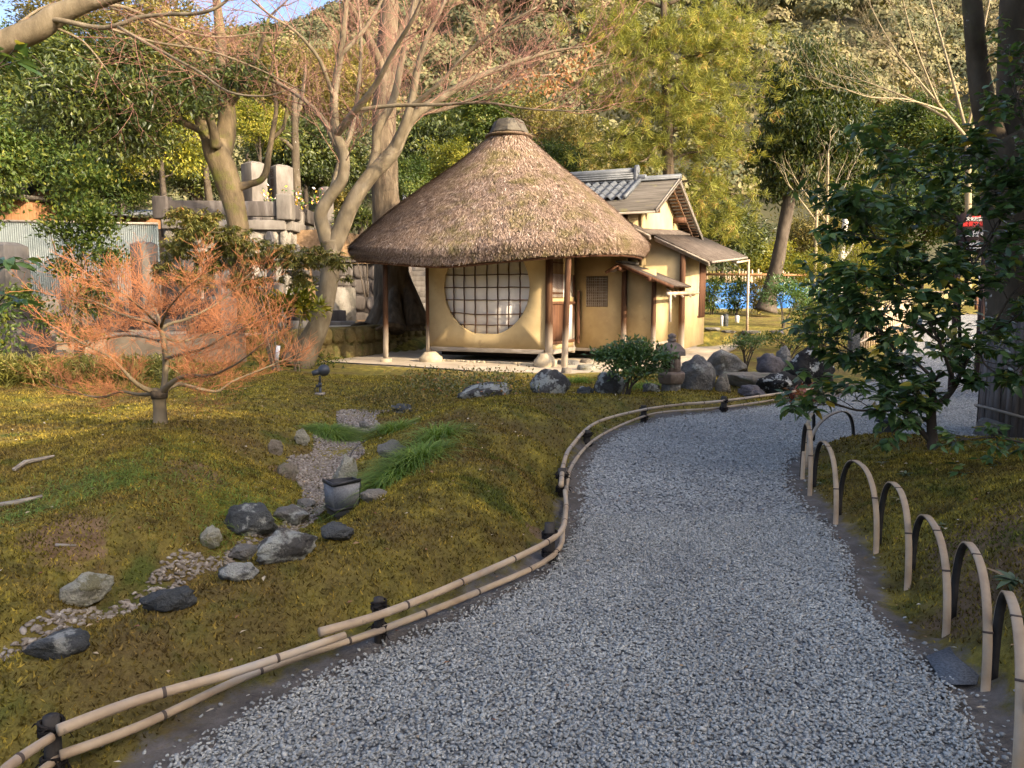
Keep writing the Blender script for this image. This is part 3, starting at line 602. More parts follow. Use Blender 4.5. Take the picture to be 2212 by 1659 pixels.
# straw: short stalks laid down the slope, frayed at the eave
r = np.random.default_rng(3); n = 120000
t_ = r.random(n) * 2 * np.pi; f = np.sqrt(r.random(n)) * 1.0; p0 = roof_pt(t_, f); p1 = roof_pt(t_ + r.normal(size=n) * .02, np.minimum(f + .03, 1.03)); ax = unit(p1 - p0)
up = unit(np.c_[np.cos(t_) * .75, np.sin(t_) * .75, np.full(n, 1.)]); sd = np.cross(ax, up)
Ln = .05 + .11 * r.random(n) ** 2; wd = .0035 + .006 * r.random(n)
a = unit(ax + sd * r.normal(size=(n, 1)) * .2 + up * (r.random((n, 1)) * .26 - .03)); s2 = unit(np.cross(a, up)) * wd[:, None]
b0 = p0 + up * (.004 + .012 * r.random((n, 1)))
V = np.stack([b0 - s2, b0 + s2, b0 + a * Ln[:, None] + s2 * .7, b0 + a * Ln[:, None] - s2 * .7], 1).reshape(-1, 3)
tt = np.clip(r.normal(.52, .22, n), 0, 1)
m2 = 34000; t2 = r.random(m2) * 2 * np.pi; k = r.random(m2); lu, lv = rounded(t2, SU + .02, SV + .02)
q0 = np.stack([RU + lu * (1 - .03 * k), RV + lv * (1 - .03 * k), roof_z(t2) + .34 - .26 * k], -1)
o_ = np.stack([np.cos(t2), np.sin(t2), np.zeros(m2)], -1); tg = np.stack([-np.sin(t2), np.cos(t2), np.zeros(m2)], -1)
a2 = unit(o_ * .55 + np.array([0, 0, -.9]) + tg * r.normal(size=(m2, 1)) * .2); l2 = (.04 + .07 * r.random(m2) ** 2)[:, None]; w2 = tg * (.0035 + .004 * r.random(m2))[:, None]
V2 = np.stack([q0 - w2, q0 + w2, q0 + a2 * l2 + w2 * .6, q0 + a2 * l2 - w2 * .6], 1).reshape(-1, 3)
raw('straw', np.concatenate([V, V2]), [np.arange((n + m2) * 4).reshape(-1, 4)], m_straw, RF, tint=np.r_[tt, np.clip(r.normal(.5, .24, m2), 0, 1)])
b = MB(); b.lathe([(.02, 5.70), (.30, 5.70), (.36, 5.66), (.47, 5.42), (.49, 5.38), (.3, 5.36)], 8, (AU, AV, 0), rot0=.39)
b.obj('ridge_cap', mat('bark_ridge_cap', [(.3, (.055, .047, .036)), (.6, (.125, .11, .085)), (.8, (.19, .17, .135))], 4, 7, .9, .15, .5, 20, .02), RF, bev=.02)
b = MB(); b.lathe([(.3, 5.36), (.56, 5.34), (.58, 5.30), (.50, 5.28)], 20, (AU, AV, 0)); b.obj('ridge_collar', m_thatch, RF)
b = MB()
for q in range(24):                                   # poles under the thatch rim
    t0, t1 = 2 * math.pi * q / 24, 2 * math.pi * (q + 1) / 24
    P_ = []
    for t in np.linspace(t0, t1, 4):
        lu, lv = rounded(np.array([t]), SU - .16, SV - .16); P_.append((RU + lu[0], RV + lv[0], float(roof_z(np.array([t]))[0]) + .0))
    b.tube(P_, .035, 6)
b.obj('eave_rim_pole', m_wood, RF, smooth=True)
# front wall with the round opening
WC, WR, Z0, Z1 = (-1.5, 1.75), 1.10, .36, 2.95
def circ(a, r_=WR): return WC[0] + r_ * math.cos(a), max(WC[1] + r_ * math.sin(a), .69)
angs = sorted(list(np.linspace(0, 2 * math.pi, 96, endpoint=False)) + [math.atan2(zc - WC[1], uc - WC[0]) % (2 * math.pi) for uc in (-3.0, 0.) for zc in (Z0, Z1)])
def rect(a):
    c, s_ = math.cos(a), math.sin(a); t = 1e9
    for lim, d, c0 in ((0., c, WC[0]), (-3.0, c, WC[0])):
        if abs(d) > 1e-9 and (lim - c0) / d > 0: t = min(t, (lim - c0) / d)
    for lim in (Z0, Z1):
        if abs(s_) > 1e-9 and (lim - WC[1]) / s_ > 0: t = min(t, (lim - WC[1]) / s_)
    return WC[0] + c * t, WC[1] + s_ * t
b = MB(); m_ = len(angs); Vv = []
for a in angs:
    cu, cz = circ(a, WR + .015); ru, rz_ = rect(a); c2 = circ(a)
    Vv += [(ru, 0, rz_), (cu, 0, cz), (c2[0], .012, c2[1]), (c2[0], .10, c2[1]), (ru, .10, rz_)]
b.add(Vv, [((i * 5 + k), (i * 5 + k + 1) if k < 4 else i * 5, ((i + 1) % m_) * 5 + (k + 1 if k < 4 else 0), ((i + 1) % m_) * 5 + k) for i in range(m_) for k in range(5)])
b.obj('front_wall', m_plaster, H)
b = MB(); b.prism([(WC[0] + 1.16 * math.cos(a), .085, max(WC[1] + 1.16 * math.sin(a), .6)) for a in np.linspace(0, 2 * math.pi, 64, endpoint=False)], (0, .01, 0))
RW = b.obj('round_window', m_paper, H)
b = MB(); rg = random.Random(4)
def wavy(p, q, n, am):
    p, q = Vector(p), Vector(q); return [p.lerp(q, i / n) + Vector((rg.uniform(-am, am), rg.uniform(-.004, .004), rg.uniform(-am, am))) for i in range(n + 1)]
for k in range(-3, 4):
    u = WC[0] + k * .283 + rg.uniform(-.012, .012); e = math.sqrt(WR ** 2 - (k * .283) ** 2)
    b.tube(wavy((u, .05, max(WC[1] - e, .68)), (u + rg.uniform(-.01, .03), .05, WC[1] + e), 14, .007), .0165, 6)
for k in range(-3, 4):
    z = WC[1] + k * .286; e = math.sqrt(WR ** 2 - (k * .286) ** 2); W_ = wavy((WC[0] - e, .032, z), (WC[0] + e, .032, z), 14, .006)
    if k == -2: W_ = [p + Vector((0, 0, -.05 * math.sin(math.pi * i / 14 * .9))) for i, p in enumerate(W_)]
    b.tube(W_, .0145, 6)
b.obj('lattice', m_twigd, RW, smooth=True)
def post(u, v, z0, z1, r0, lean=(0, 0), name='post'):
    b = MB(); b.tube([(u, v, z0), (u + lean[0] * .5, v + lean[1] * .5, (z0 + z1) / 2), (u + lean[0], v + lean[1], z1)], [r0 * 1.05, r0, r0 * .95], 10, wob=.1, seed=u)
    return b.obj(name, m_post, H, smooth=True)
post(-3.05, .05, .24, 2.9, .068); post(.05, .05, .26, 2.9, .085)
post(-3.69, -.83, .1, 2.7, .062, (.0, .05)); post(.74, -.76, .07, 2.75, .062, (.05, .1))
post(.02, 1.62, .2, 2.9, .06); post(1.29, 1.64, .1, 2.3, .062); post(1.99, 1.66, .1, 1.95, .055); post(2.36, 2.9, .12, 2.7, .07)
b = MB(); b.box((-1.5, .04, .31), (2.92, .13, .10)); b.obj('sill_beam', m_woodgrey, H, bev=.012)
b = MB(); b.box((.06, .86, .30), (.12, 1.45, .10)); b.obj('sill_beam', m_woodgrey, H, bev=.012)
# entrance side: lattice above, board door below
for zc, hh_ in ((2.5, .9), (1.45, .16), (.42, .14)):
    b = MB(); b.box((.03, .86, zc), (.07, 1.5, hh_)); b.obj('side_wall', m_plaster, H)
b = MB()
for k in range(9): b.tube([(.075, .2 + k * .075, 1.50), (.075, .2 + k * .075 + .01, 2.7)], .011, 6)
for z in (1.62, 2.3): b.box((.06, .5, z), (.02, .75, .035))
b.obj('window_lattice', m_wood, H); b = MB(); b.box((.02, .86, 1.8), (.04, 1.48, .55)); b.obj('lattice_paper', m_paper, H)
b = MB(); b.box((.05, .48, .95), (.04, .72, .86)); D_ = b.obj('door', m_wood, H)
b = MB(); b.box((.08, .86, 1.40), (.05, 1.6, .06)); b.box((.08, .86, .50), (.05, 1.6, .06)); b.box((.085, .12, .95), (.035, .05, .85)); b.box((.085, .86, .95), (.035, .05, .85)); b.obj('frame', m_wood, D_, bev=.006)
b = MB(); b.box((.03, 1.2, .95), (.05, .62, .84)); b.obj('entrance_panel', m_paper, H)
b = MB(); b.box((.17, 1.62, 1.05), (.06, .07, 1.25)); b.obj('door_jamb', m_wood, H, bev=.01)
# second front wall with small lattice window
b = MB(); b.box((.66, 1.75, 1.6), (1.30, .1, 2.6)); b.box((1.66, 1.752, 1.28), (.68, .1, 1.76)); b.obj('recessed_wall', m_plaster, H)
b = MB(); b.box((.66, 1.71, .28), (1.3, .12, .07)); b.box((1.66, 1.71, .42), (.62, .1, .06)); b.box((2.02, 2.3, .45), (.08, 1.15, .06)); b.obj('sill_beam', m_woodgrey, H, bev=.01)
b = MB(); b.box((.605, 1.692, 1.66), (.54, .012, .72)); SW = b.obj('small_window', flat('window_shade', (.16, .115, .08), .9, .1), H)
b = MB(); rg = random.Random(9)
for k in range(11):
    u = .35 + k * .051; b.tube([(u + rg.uniform(-.008, .008), 1.68, 1.31), (u + rg.uniform(-.012, .012), 1.68, 2.01)], .009 + rg.random() * .006, 5)
for k in range(11): b.tube([(.34, 1.672, 1.34 + k * .064), (.87, 1.672, 1.34 + k * .064 + rg.uniform(-.01, .01))], .0075, 5)
b.obj('lattice', m_woodgrey, SW)
b = MB(); b.box((2.0, 2.33, 1.2), (.08, 1.18, 1.5)); b.obj('porch_side_wall', m_plaster, H)
b = MB(); b.prism([(-.4, 2.92, .25), (2.36, 2.92, .25), (2.36, 2.92, 2.62), (1.0, 2.92, 3.26), (-.4, 2.92, 3.3)], (0, .09, 0)); b.obj('rear_front_wall', m_plaster, H)
b = MB(); b.box((2.32, 4.31, 1.45), (.1, 2.6, 2.38)); b.obj('east_wall', m_plaster, H)
b = MB()
for k in range(8): b.box((2.40, 4.78 + k * .095, 1.75), (.03, .04, 1.5))
b.box((2.385, 5.1, 2.48), (.03, .8, .05)); b.box((2.385, 5.1, 1.02), (.03, .8, .05)); BW = b.obj('barred_window', m_wood, H)
b = MB(); b.box((2.375, 5.1, 1.75), (.012, .68, 1.4)); b.obj('pane', m_paper, BW)
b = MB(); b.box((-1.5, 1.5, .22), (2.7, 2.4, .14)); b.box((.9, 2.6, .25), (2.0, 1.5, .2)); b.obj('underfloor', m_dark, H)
b = MB(); b.box((-3.02, 1.5, 1.6), (.09, 2.9, 2.5)); b.box((-1.3, 3.0, 1.7), (3.4, .08, 2.7)); b.obj('back_wall', m_plaster, H)
# porch roof over the crawl entrance
def slab(a, b_, c, d, t, mm, name, parent=H, bev=0.):
    n_ = (Vector(b_) - Vector(a)).cross(Vector(d) - Vector(a)).normalized()
    if n_.z < 0: n_ = -n_
    q = MB(); q.prism([a, b_, c, d], tuple(-n_ * t)); return q.obj(name, mm, parent, bev=bev)
PR = slab((1.29, 1.25, 2.31), (2.56, 1.25, 1.80), (2.56, 3.0, 1.80), (1.29, 3.0, 2.31), .045, m_shingle, 'porch_roof')
slab((1.27, 1.25, 2.31), (1.0, 1.25, 2.14), (1.0, 3.0, 2.14), (1.27, 3.0, 2.31), .045, m_shingle, 'roof_slope', PR)
b = MB(); b.beam((1.29, 1.22, 2.26), (2.54, 1.22, 1.745), .03, .07); b.beam((1.27, 1.22, 2.26), (.97, 1.22, 2.085), .03, .07); b.obj('bargeboard', m_wood, PR)
b = MB(); b.box((1.28, 2.1, 2.335), (.16, 1.75, .05)); b.obj('ridge_board', m_board, PR, bev=.008)
for q in ((1.99, 1.93), (1.29, 2.17)):
    b = MB(); b.tube([(q[0], 1.2, q[1]), (q[0], 1.75, q[1])], .055, 8); b.obj('purlin', m_wood, PR, smooth=True)
b = MB()
for k in range(10): b.beam((1.3, 1.4 + k * .17, 2.24), (2.5, 1.4 + k * .17, 1.755), .03, .03)
b.obj('rafters', m_batten, PR)
b = MB(); b.tube([(2.45, 1.05, 1.60), (2.45, 2.6, 1.625), (2.45, 4.3, 1.64)], .042, 8); GT = b.obj('bamboo_gutter', m_bamboo, H, smooth=True)
b = MB(); b.tube([(2.47, 1.22, 1.6), (2.48, 1.22, .98)], .032, 8); b.obj('downspout', m_bamboo, GT, smooth=True)
for v in (1.6, 2.4, 3.3):
    b = MB(); b.beam((2.3, v, 1.72), (2.5, v, 1.53), .03, .05); b.obj('gutter_bracket', m_woodgrey, GT)
# gabled board roof with tile saddle
def rz2(v): return 3.55 + (v - 1.95) * .44 if v < 4.2 else 4.54 - (v - 4.2) * .42
UL, UR = -2.2, 1.95
GR = slab((UL, 1.95, 3.55), (UR, 1.95, 3.55), (UR, 4.2, 4.54), (UL, 4.2, 4.54), .05, m_board, 'gable_roof')
slab((UL, 4.2, 4.54), (UR, 4.2, 4.54), (UR, 7.45, 3.175), (UL, 7.45, 3.175), .05, m_board, 'roof_slope', GR)
b = MB(); b.beam((UR - .015, 1.93, 3.50), (UR - .015, 4.2, 4.50), .03, .10); b.beam((UR - .015, 4.2, 4.50), (UR - .015, 7.47, 3.13), .03, .10); b.obj('bargeboard', m_woodgrey, GR)
b = MB(); b.beam((UL, 1.94, 3.485), (UR - .04, 1.94, 3.485), .03, .05); b.obj('eave_board', m_woodgrey, GR)
b = MB()
for k in range(18):
    v = 4.4 + k * .17; b.box((UR - .36, v, rz2(v) - .085), (.6, .045, .05))
for k in range(11):
    v = 2.1 + k * .18; b.box((UR - .36, v, rz2(v) - .085), (.6, .04, .045))
b.beam((UR - .22, 4.25, 4.38), (UR - .22, 7.3, 3.07), .035, .05); b.obj('battens', m_batten, GR)
b = MB(); b.tube([(UL, 4.2, 4.585), (UR + .02, 4.2, 4.585)], .075, 8); b.box(((UL + UR) / 2, 4.2, 4.545), (UR - UL, .24, .05)); b.obj('ridge_tile', m_tile, GR, smooth=False)
# pan tiles: a wavy sheet laid in courses
b = MB(); U0, U1 = -2.0, .92; nc = 12
for row in range(4):
    v0 = 4.05 - row * .33; v1 = v0 - .37; P_ = []
    N_ = nc * 8
    for vv, dz in ((v0, .05), (v1, .085)):
        for i in range(N_ + 1):
            u = U0 + (U1 - U0) * i / N_; P_.append((u, vv, rz2(vv) + dz + .045 * math.sin(2 * math.pi * i / 8)))
    P_ += [(x, y, z - .03) for x, y, z in P_]
    M_ = N_ + 1
    F_ = [(i, i + 1, M_ + i + 1, M_ + i) for i in range(N_)] + [(M_ + i, M_ + i + 1, 3 * M_ + i + 1, 3 * M_ + i) for i in range(N_)]
    b.add(P_, F_)
b.beam((U1, 4.05, rz2(4.05) + .07), (U1, 2.72, rz2(2.72) + .07), .10, .09)
b.obj('pan_tiles', m_tile, GR, smooth=True)
b = MB()
for k, (hgt, wd) in enumerate(((.05, .30), (.05, .27), (.05, .24))): b.box(((U0 + .75) / 2 - .1, 4.2, 4.62 + k * .055), (.75 - U0 + .2, wd, .045))
b.tube([(U0 - .2, 4.2, 4.80), (.75, 4.2, 4.80)], .095, 10); b.obj('ridge_course', m_tile, GR, bev=0)
b = MB(); b.box((.80, 4.2, 4.72), (.09, .26, .36)); b.tube([(.76, 4.2, 4.84), (.86, 4.2, 4.84)], .12, 12); b.tube([(.84, 4.2, 4.62), (1.06, 4.2, 4.62)], .09, 10); b.obj('ridge_end_tile', m_tile, GR, bev=.015)
b = MB(); b.box((-.2, 2.62, 3.0), (3.3, .1, 1.55)); b.obj('upper_wall', m_plaster, H)
b = MB(); b.prism([(1.46, 2.56, 2.3), (1.46, 7.0, 2.3), (1.46, 7.0, 3.30), (1.46, 4.2, 4.48), (1.46, 2.56, 3.76)], (-.09, 0, 0)); b.obj('gable_wall', m_plaster, H)
b = MB(); b.box((1.02, 2.55, 3.25), (.1, .1, 1.0)); b.obj('upper_post', m_post, H)
for q in ((5.6, 3.63), (2.75, 3.62)):
    b = MB(); b.box((1.55, *q), (.5, .14, .14)); b.obj('gable_purlin', m_wood, H)
# lean-to shingle roof on the right
def lz(u): return 3.43 - (u - .9) * .49
LR = slab((.55, 2.25, lz(.55)), (1.72, 2.25, lz(1.72)), (1.72, 8.4, lz(1.72) + .42), (.55, 8.4, lz(.55) + .42), .05, m_shingle, 'lean_to_roof')
slab((1.72, 2.62, lz(1.72)), (3.02, 2.95, lz(3.02)), (3.06, 8.4, lz(3.02) + .36), (1.72, 8.4, lz(1.72) + .36), .05, m_shingle, 'lower_slope', LR)
b = MB()
for k in range(3):
    b.beam((.55, 2.23 + k * .035, lz(.55) - .065 - k * .035), (1.72, 2.23 + k * .035, lz(1.72) - .065 - k * .035), .03, .04)
    b.beam((1.72, 2.60 + k * .035, lz(1.72) - .065 - k * .035), (2.98, 2.93 + k * .035, lz(2.98) - .065 - k * .035), .03, .04)
b.obj('bargeboard', m_woodgrey, LR)
b = MB(); b.beam((3.03, 2.97, lz(3.03) - .03), (3.06, 8.4, lz(3.03) + .33), .035, .05); b.obj('eave_board', m_woodgrey, LR)
b = MB()
for k in range(18): b.beam((1.75, 3.1 + k * .3, lz(1.75) - .09 + k * .022), (2.98, 3.1 + k * .3, lz(2.98) - .09 + k * .022), .035, .045)
b.obj('rafters', m_batten, LR)
b = MB(); b.tube([(2.36, 3.2, lz(2.36) - .16), (2.36, 8.2, lz(2.36) + .2)], .06, 8); b.obj('purlin', m_wood, LR, smooth=True)
b = MB(); b.tube([(2.6, 8.45, 2.6), (3.1, 8.42, 2.62)], .03, 8); b.tube([(3.12, 8.4, .35), (3.10, 8.4, 2.66)], [.042, .036], 8); b.tube([(3.1, 6.2, 2.48), (3.1, 8.5, 2.64)], .03, 8); b.obj('bamboo_pole', m_bamboo, H, smooth=True)
# foundation stones and paving stones
def loose_stone(px, py, wpx, hpx, label, Y=None, name='foundation_stone', mm=None, cat='stone', z=.05):
    p = G(px, py, z); W_ = wpx * p[1] / FPX; h_ = hpx * p[1] / FPX; b = MB()
    rr = random.Random(int(px)); k = 14; pr = [(.9, 0), (1., .25), (.98, .5), (.8, .62), (.62, .85), (.5, 1.)] if hpx > 20 else [(1., 0), (1., .5), (.9, .9), (.6, 1.)]
    wv = [1 + rr.uniform(-.1, .1) for _ in range(k)]; V_ = [(W_ / 2 * r_ * wv[j] * math.cos(2 * math.pi * j / k), W_ / 2 * .8 * r_ * wv[j] * math.sin(2 * math.pi * j / k), z_ * h_) for r_, z_ in pr for j in range(k)]
    n_ = len(pr); b.add(V_, [(i * k + j, i * k + (j + 1) % k, (i + 1) * k + (j + 1) % k, (i + 1) * k + j) for i in range(n_ - 1) for j in range(k)] + [tuple((n_ - 1) * k + j for j in range(k))])
    o = b.obj(name, mm or m_stonebase, None, smooth=True); o.location = (p[0], p[1] + W_ * .3, z - .01); o.rotation_euler = (0, 0, rr.random() * 3)
    return tag(o, label, cat, 'stones under the tea house posts' if name == 'foundation_stone' else None)
loose_stone(928, 782, 52, 22, 'tan foundation stone under the front left corner post')
loose_stone(1178, 793, 62, 30, 'round tan foundation stone under the front right corner post')
loose_stone(833, 782, 32, 8, 'small flat stone under the slim post at the far left of the eave', Y=1)
loose_stone(1224, 806, 28, 12, 'small grey stone under the slim post before the door', mm=m_rk['tan'])
loose_stone(1242, 766, 28, 9, 'flat stone under the inner door post', mm=m_stonebase)
loose_stone(1228, 788, 56, 10, 'wide flat grey stepping stone beside the door post', name='stepping_stone', mm=m_rk['grey'])
loose_stone(1272, 784, 36, 9, 'brown flat stepping stone before the recessed wall', name='stepping_stone', mm=m_rk['tan'])
loose_stone(1270, 800, 50, 12, 'pale flat stepping stone behind the camellia bush', name='stepping_stone', mm=m_rk['pale'])
b = MB(); rg = random.Random(2)
for k in range(22):
    u = -2.7 + k * .13; b.box((u, -.32 + rg.uniform(-.03, .03), .06), (.10 + rg.random() * .06, .09, .06), rz=rg.uniform(-.3, .3))
o = b.obj('edging_stones', m_stonebase, None, bev=.015); o.location = (HC[0], HC[1], 0); o.rotation_euler = (0, 0, RZ); tag(o, 'row of small tan edging stones under the round window wall', 'edging')
cab = [L2(-6.4, -1.2), L2(-4.6, -1.86), L2(-2.5, -2.02), L2(-.6, -2.3)]
b = MB(); b.tube([(x, y, hz(x, y) + .02) for x, y in cab], .014, 5); tag(b.obj('power_cable', m_black), 'thin black cable along the front edge of the tea house platform', 'cable')

# ------------------------------------------------------------------ rocks
def rock_mesh(name, seed, sx, sy, sz, m, cuts=13, flat_top=False, bury=.22, k=4, rough=.22):
    import bmesh
    bm = bmesh.new(); bmesh.ops.create_icosphere(bm, subdivisions=k, radius=1.)
    V_ = np.array([v.co[:] for v in bm.verts]); F_ = [[v.index for v in f.verts] for f in bm.faces]; bm.free()
    r = np.random.default_rng(seed); off = Vector(r.random(3) * 50)
    for q in range(cuts):
        n_ = unit(r.normal(size=3)); d = .62 + .3 * r.random(); p = V_ @ n_; V_ = V_ - np.maximum(p - d, 0)[:, None] * n_ * .92
    if flat_top: V_[:, 2] = np.where(V_[:, 2] > .35, .35 + (V_[:, 2] - .35) * .15, V_[:, 2])
    f = np.array([1 + rough * (noise.noise(Vector(v) * 1.6 + off) + .55 * noise.noise(Vector(v) * 4 + off) + .3 * noise.noise(Vector(v) * 9 + off)) for v in V_])
    V_ = V_ * f[:, None]; V_ /= np.abs(V_).max(0)
    V_[:, 2] = (V_[:, 2] + 1) / 2 * (1 + bury) - bury
    V_ = V_ * np.array([sx / 2, sy / 2, sz])
    return raw(name, V_, [F_], m, smooth=True)
def rock(x0, y0, x1, y1, kind, label, seed, Yd=None, push=.35, deep=.8, rotz=None, z=None, name='rock', **kw):
    """a rock seen between x0..x1 and y0(top)..y1(foot)"""
    cx_ = (x0 + x1) / 2; p = A(cx_, y1, Yd) if Yd else hit(cx_, y1)
    s_ = p[1] / FPX / cp; W_ = (x1 - x0) * s_; H_ = (y1 - y0) * s_
    Dp = W_ * deep; d = p[:2] / np.linalg.norm(p[:2]); q = p[:2] + d * Dp * push
    zb = z if z is not None else min(hz(q[0], q[1]), p[2] + .03)
    # seen top rises with distance: keep the top edge on its line of sight
    zt = float(A(cx_, y0, q[1])[2]); H_ = max(zt - zb, .04)
    o = rock_mesh(name, seed, W_, Dp, H_, m_rk[kind], **kw); o.location = (q[0], q[1], zb)
    o.rotation_euler = (0, 0, math.atan2(-d[0], d[1]) if rotz is None else rotz)
    return tag(o, label, 'rock', 'rocks of the garden')
rock(130, 1235, 246, 1322, 'pale', 'pale round conglomerate rock lying alone on the moss near the lower left corner', 1, push=.2, deep=.7)
rock(58, 1345, 206, 1424, 'dark', 'long blue slate slab at the lowest bend of the pebble stream', 2, deep=.5, flat_top=True, push=.1)
rock(306, 1268, 425, 1318, 'dark', 'flat greyish green slate half hidden behind the moss bank', 3, deep=.5, push=.1)
rock(472, 1213, 560, 1256, 'dark', 'low dark slate wedge just behind the crest of the near bank', 4, deep=.55, push=.1)
rock(425, 1136, 482, 1196, 'pale', 'stumpy pale rock with a vertical dark cleft on the moss slope', 5, deep=.8, push=.3)
rock(483, 1084, 606, 1172, 'dark', 'largest dark slate boulder of the stream group', 6, deep=.7)
rock(490, 1174, 560, 1216, 'grey', 'small pale grey rock at the foot of the big slate boulder', 7, push=.15)
rock(545, 1140, 690, 1216, 'lichen', 'long dark rock with round white lichen spots on the bank crest', 8, deep=.5, push=.1)
rock(588, 1090, 676, 1142, 'grey', 'rough grey rock between the slate boulder and the stream pebbles', 9)
rock(690, 1126, 766, 1170, 'dark', 'blue slate lump in front of the box floodlight', 10, push=.1)
rock(770, 1048, 842, 1086, 'tan', 'flat topped tan rock beside the box floodlight', 11, flat_top=True, push=.2)
rock(718, 980, 778, 1066, 'pale', 'upright pale mottled rock standing in the stream pebbles', 12, deep=.7, push=.1)
rock(814, 950, 882, 990, 'grey', 'smooth grey slab rock among the sedge on the bank', 13, push=.2)
rock(636, 919, 670, 963, 'pale', 'small sunlit mottled rock below the ball spotlight', 14)
rock(578, 948, 612, 985, 'tan', 'little greenish rock upper one on the slope of the left mound', 15)
rock(598, 995, 648, 1035, 'tan', 'pale grey rock lower one on the slope of the left mound', 16)
rock(636, 1076, 684, 1102, 'grey', 'small flat grey rock at the left edge of the stream pebbles', 17)
rock(844, 869, 892, 893, 'dark', 'small dark rock at the head of the dry stream', 18)
rock(775, 908, 800, 928, 'grey', 'fist sized grey rock in the stream behind the sedge clump', 19)
rock(742, 1000, 760, 1012, 'grey', 'tiny grey rock by the cable in the stream bed', 20)
rock(985, 822, 1122, 872, 'lichen', 'long low boulder covered in white lichen before the tea house', 21, Yd=10.6, deep=.5)
rock(1143, 797, 1237, 868, 'lichen', 'tall blocky boulder left of the camellia bush', 22, Yd=10.7, deep=.7, cuts=6)
rock(1242, 832, 1284, 862, 'dark', 'small dark boulder between the two tall boulders', 23, Yd=10.8)
rock(1282, 800, 1352, 862, 'lichen', 'tall lichen streaked boulder behind the camellia stem', 24, Yd=10.9, cuts=6)
rock(1386, 824, 1430, 856, 'lichen', 'small rounded boulder left of the stone lantern', 25, Yd=11.2)
rock(1465, 766, 1546, 862, 'grey', 'large rough boulder directly right of the stone lantern', 26, Yd=11.6, deep=.8)
rock(1515, 752, 1612, 800, 'grey', 'broad grey boulder behind the flat slab near the wall corner', 27, Yd=14.0)
rock(1628, 762, 1694, 795, 'purple', 'smooth purple grey boulder behind the flat slab', 28, Yd=13.8)
rock(1548, 784, 1716, 852, 'tan', 'big flat topped stepping slab in the right rock group', 29, Yd=12.0, deep=.75, flat_top=True, cuts=5)
rock(1543, 807, 1580, 860, 'tan', 'mossy small boulder wedged between lantern boulder and flat slab', 30, Yd=11.5)
rock(1590, 830, 1652, 862, 'purple', 'low grey boulder in front of the flat slab', 31, Yd=11.3)
rock(1633, 802, 1742, 860, 'black', 'rounded black boulder with white flecks by the bamboo fence', 32, Yd=11.5, deep=.6)
rock(1697, 744, 1800, 830, 'black', 'tall black boulder with white lichen cap', 33, Yd=12.4, deep=.7, cuts=6)
rock(1674, 746, 1714, 775, 'grey', 'grey boulder half hidden behind the tall black boulder', 34, Yd=14.2)
rock(1520, 703, 1556, 716, 'grey', 'pale flat stepping stone nearest the plastered wall in the back garden', 35, flat_top=True)
rock(1556, 711, 1590, 722, 'grey', 'grey flat stepping stone second from the wall in the back garden', 36, flat_top=True)
rock(1602, 711, 1645, 723, 'grey', 'flat stepping stone right of the bamboo pole', 37, flat_top=True)
rock(1662, 710, 1697, 722, 'purple', 'dark flat stepping stone behind the clipped shrubs', 38, flat_top=True)
rock(1585, 735, 1625, 745, 'tan', 'low white stone behind the small shrub of the back garden', 39)
rock(2098, 902, 2182, 946, 'grey', 'grey rock at the foot of the wrapped tree trunk', 40, Yd=8.2)
# ------------------------------------------------------------------ low bamboo rail fence along the path
FN = thing('low_bamboo_fence', 'low two rail bamboo fence with roped dark posts curving along the path', 'fence', (*FENCE[3], 0))
fb = np.array([*FENCE[3], 0])
def smooth(P_, n=6):
    P_ = [np.array(p, dtype=float) for p in P_]; out = []
    for i in range(len(P_) - 1):
        a, b_, c, d = P_[max(i - 1, 0)], P_[i], P_[i + 1], P_[min(i + 2, len(P_) - 1)]
        for t in np.linspace(0, 1, n, endpoint=False):
            out.append(.5 * ((2 * b_) + (c - a) * t + (2 * a - 5 * b_ + 4 * c - d) * t * t + (3 * b_ - a - 3 * c + d) * t ** 3))
    return out + [P_[-1]]
FP3 = smooth([(x, y, 0) for x, y in FENCE])
def along(s0, s1, zz, side=0.):
    P_ = FP3[s0:s1]; return [tuple(np.array(p) + np.array([0, 0, zz])) for p in P_]
rail_px_hi = [[(-60, 1745), (20, 1655), (112, 1592)], [(125, 1578), (300, 1512), (520, 1448), (745, 1372)], [(690, 1366), (830, 1325), (1000, 1256), (1195, 1163), (1222, 1108), (1220, 1060)], [(1212, 1048), (1218, 1000), (1236, 962), (1290, 912), (1395, 884), (1480, 873)], [(1475, 873), (1563, 866), (1712, 846), (1790, 836)], [(1780, 836), (1836, 826)]]
rail_px_lo = [[(-60, 1800), (40, 1705), (125, 1638)], [(130, 1632), (310, 1565), (560, 1450), (830, 1360)], [(750, 1388), (1010, 1288), (1195, 1200), (1217, 1128), (1224, 1060)], [(1222, 1068), (1237, 1003), (1294, 943), (1398, 897), (1480, 886)], [(1475, 887), (1563, 880), (1712, 858), (1836, 838)]]
def foot_y(px):
    """fence point under a picture column, found on the fence line"""
    return None
fpts = np.array(FP3)
def on_fence(px, py, zz): 
    p = G(px, py, zz); d = np.hypot(fpts[:, 0] - p[0], fpts[:, 1] - p[1]); return p
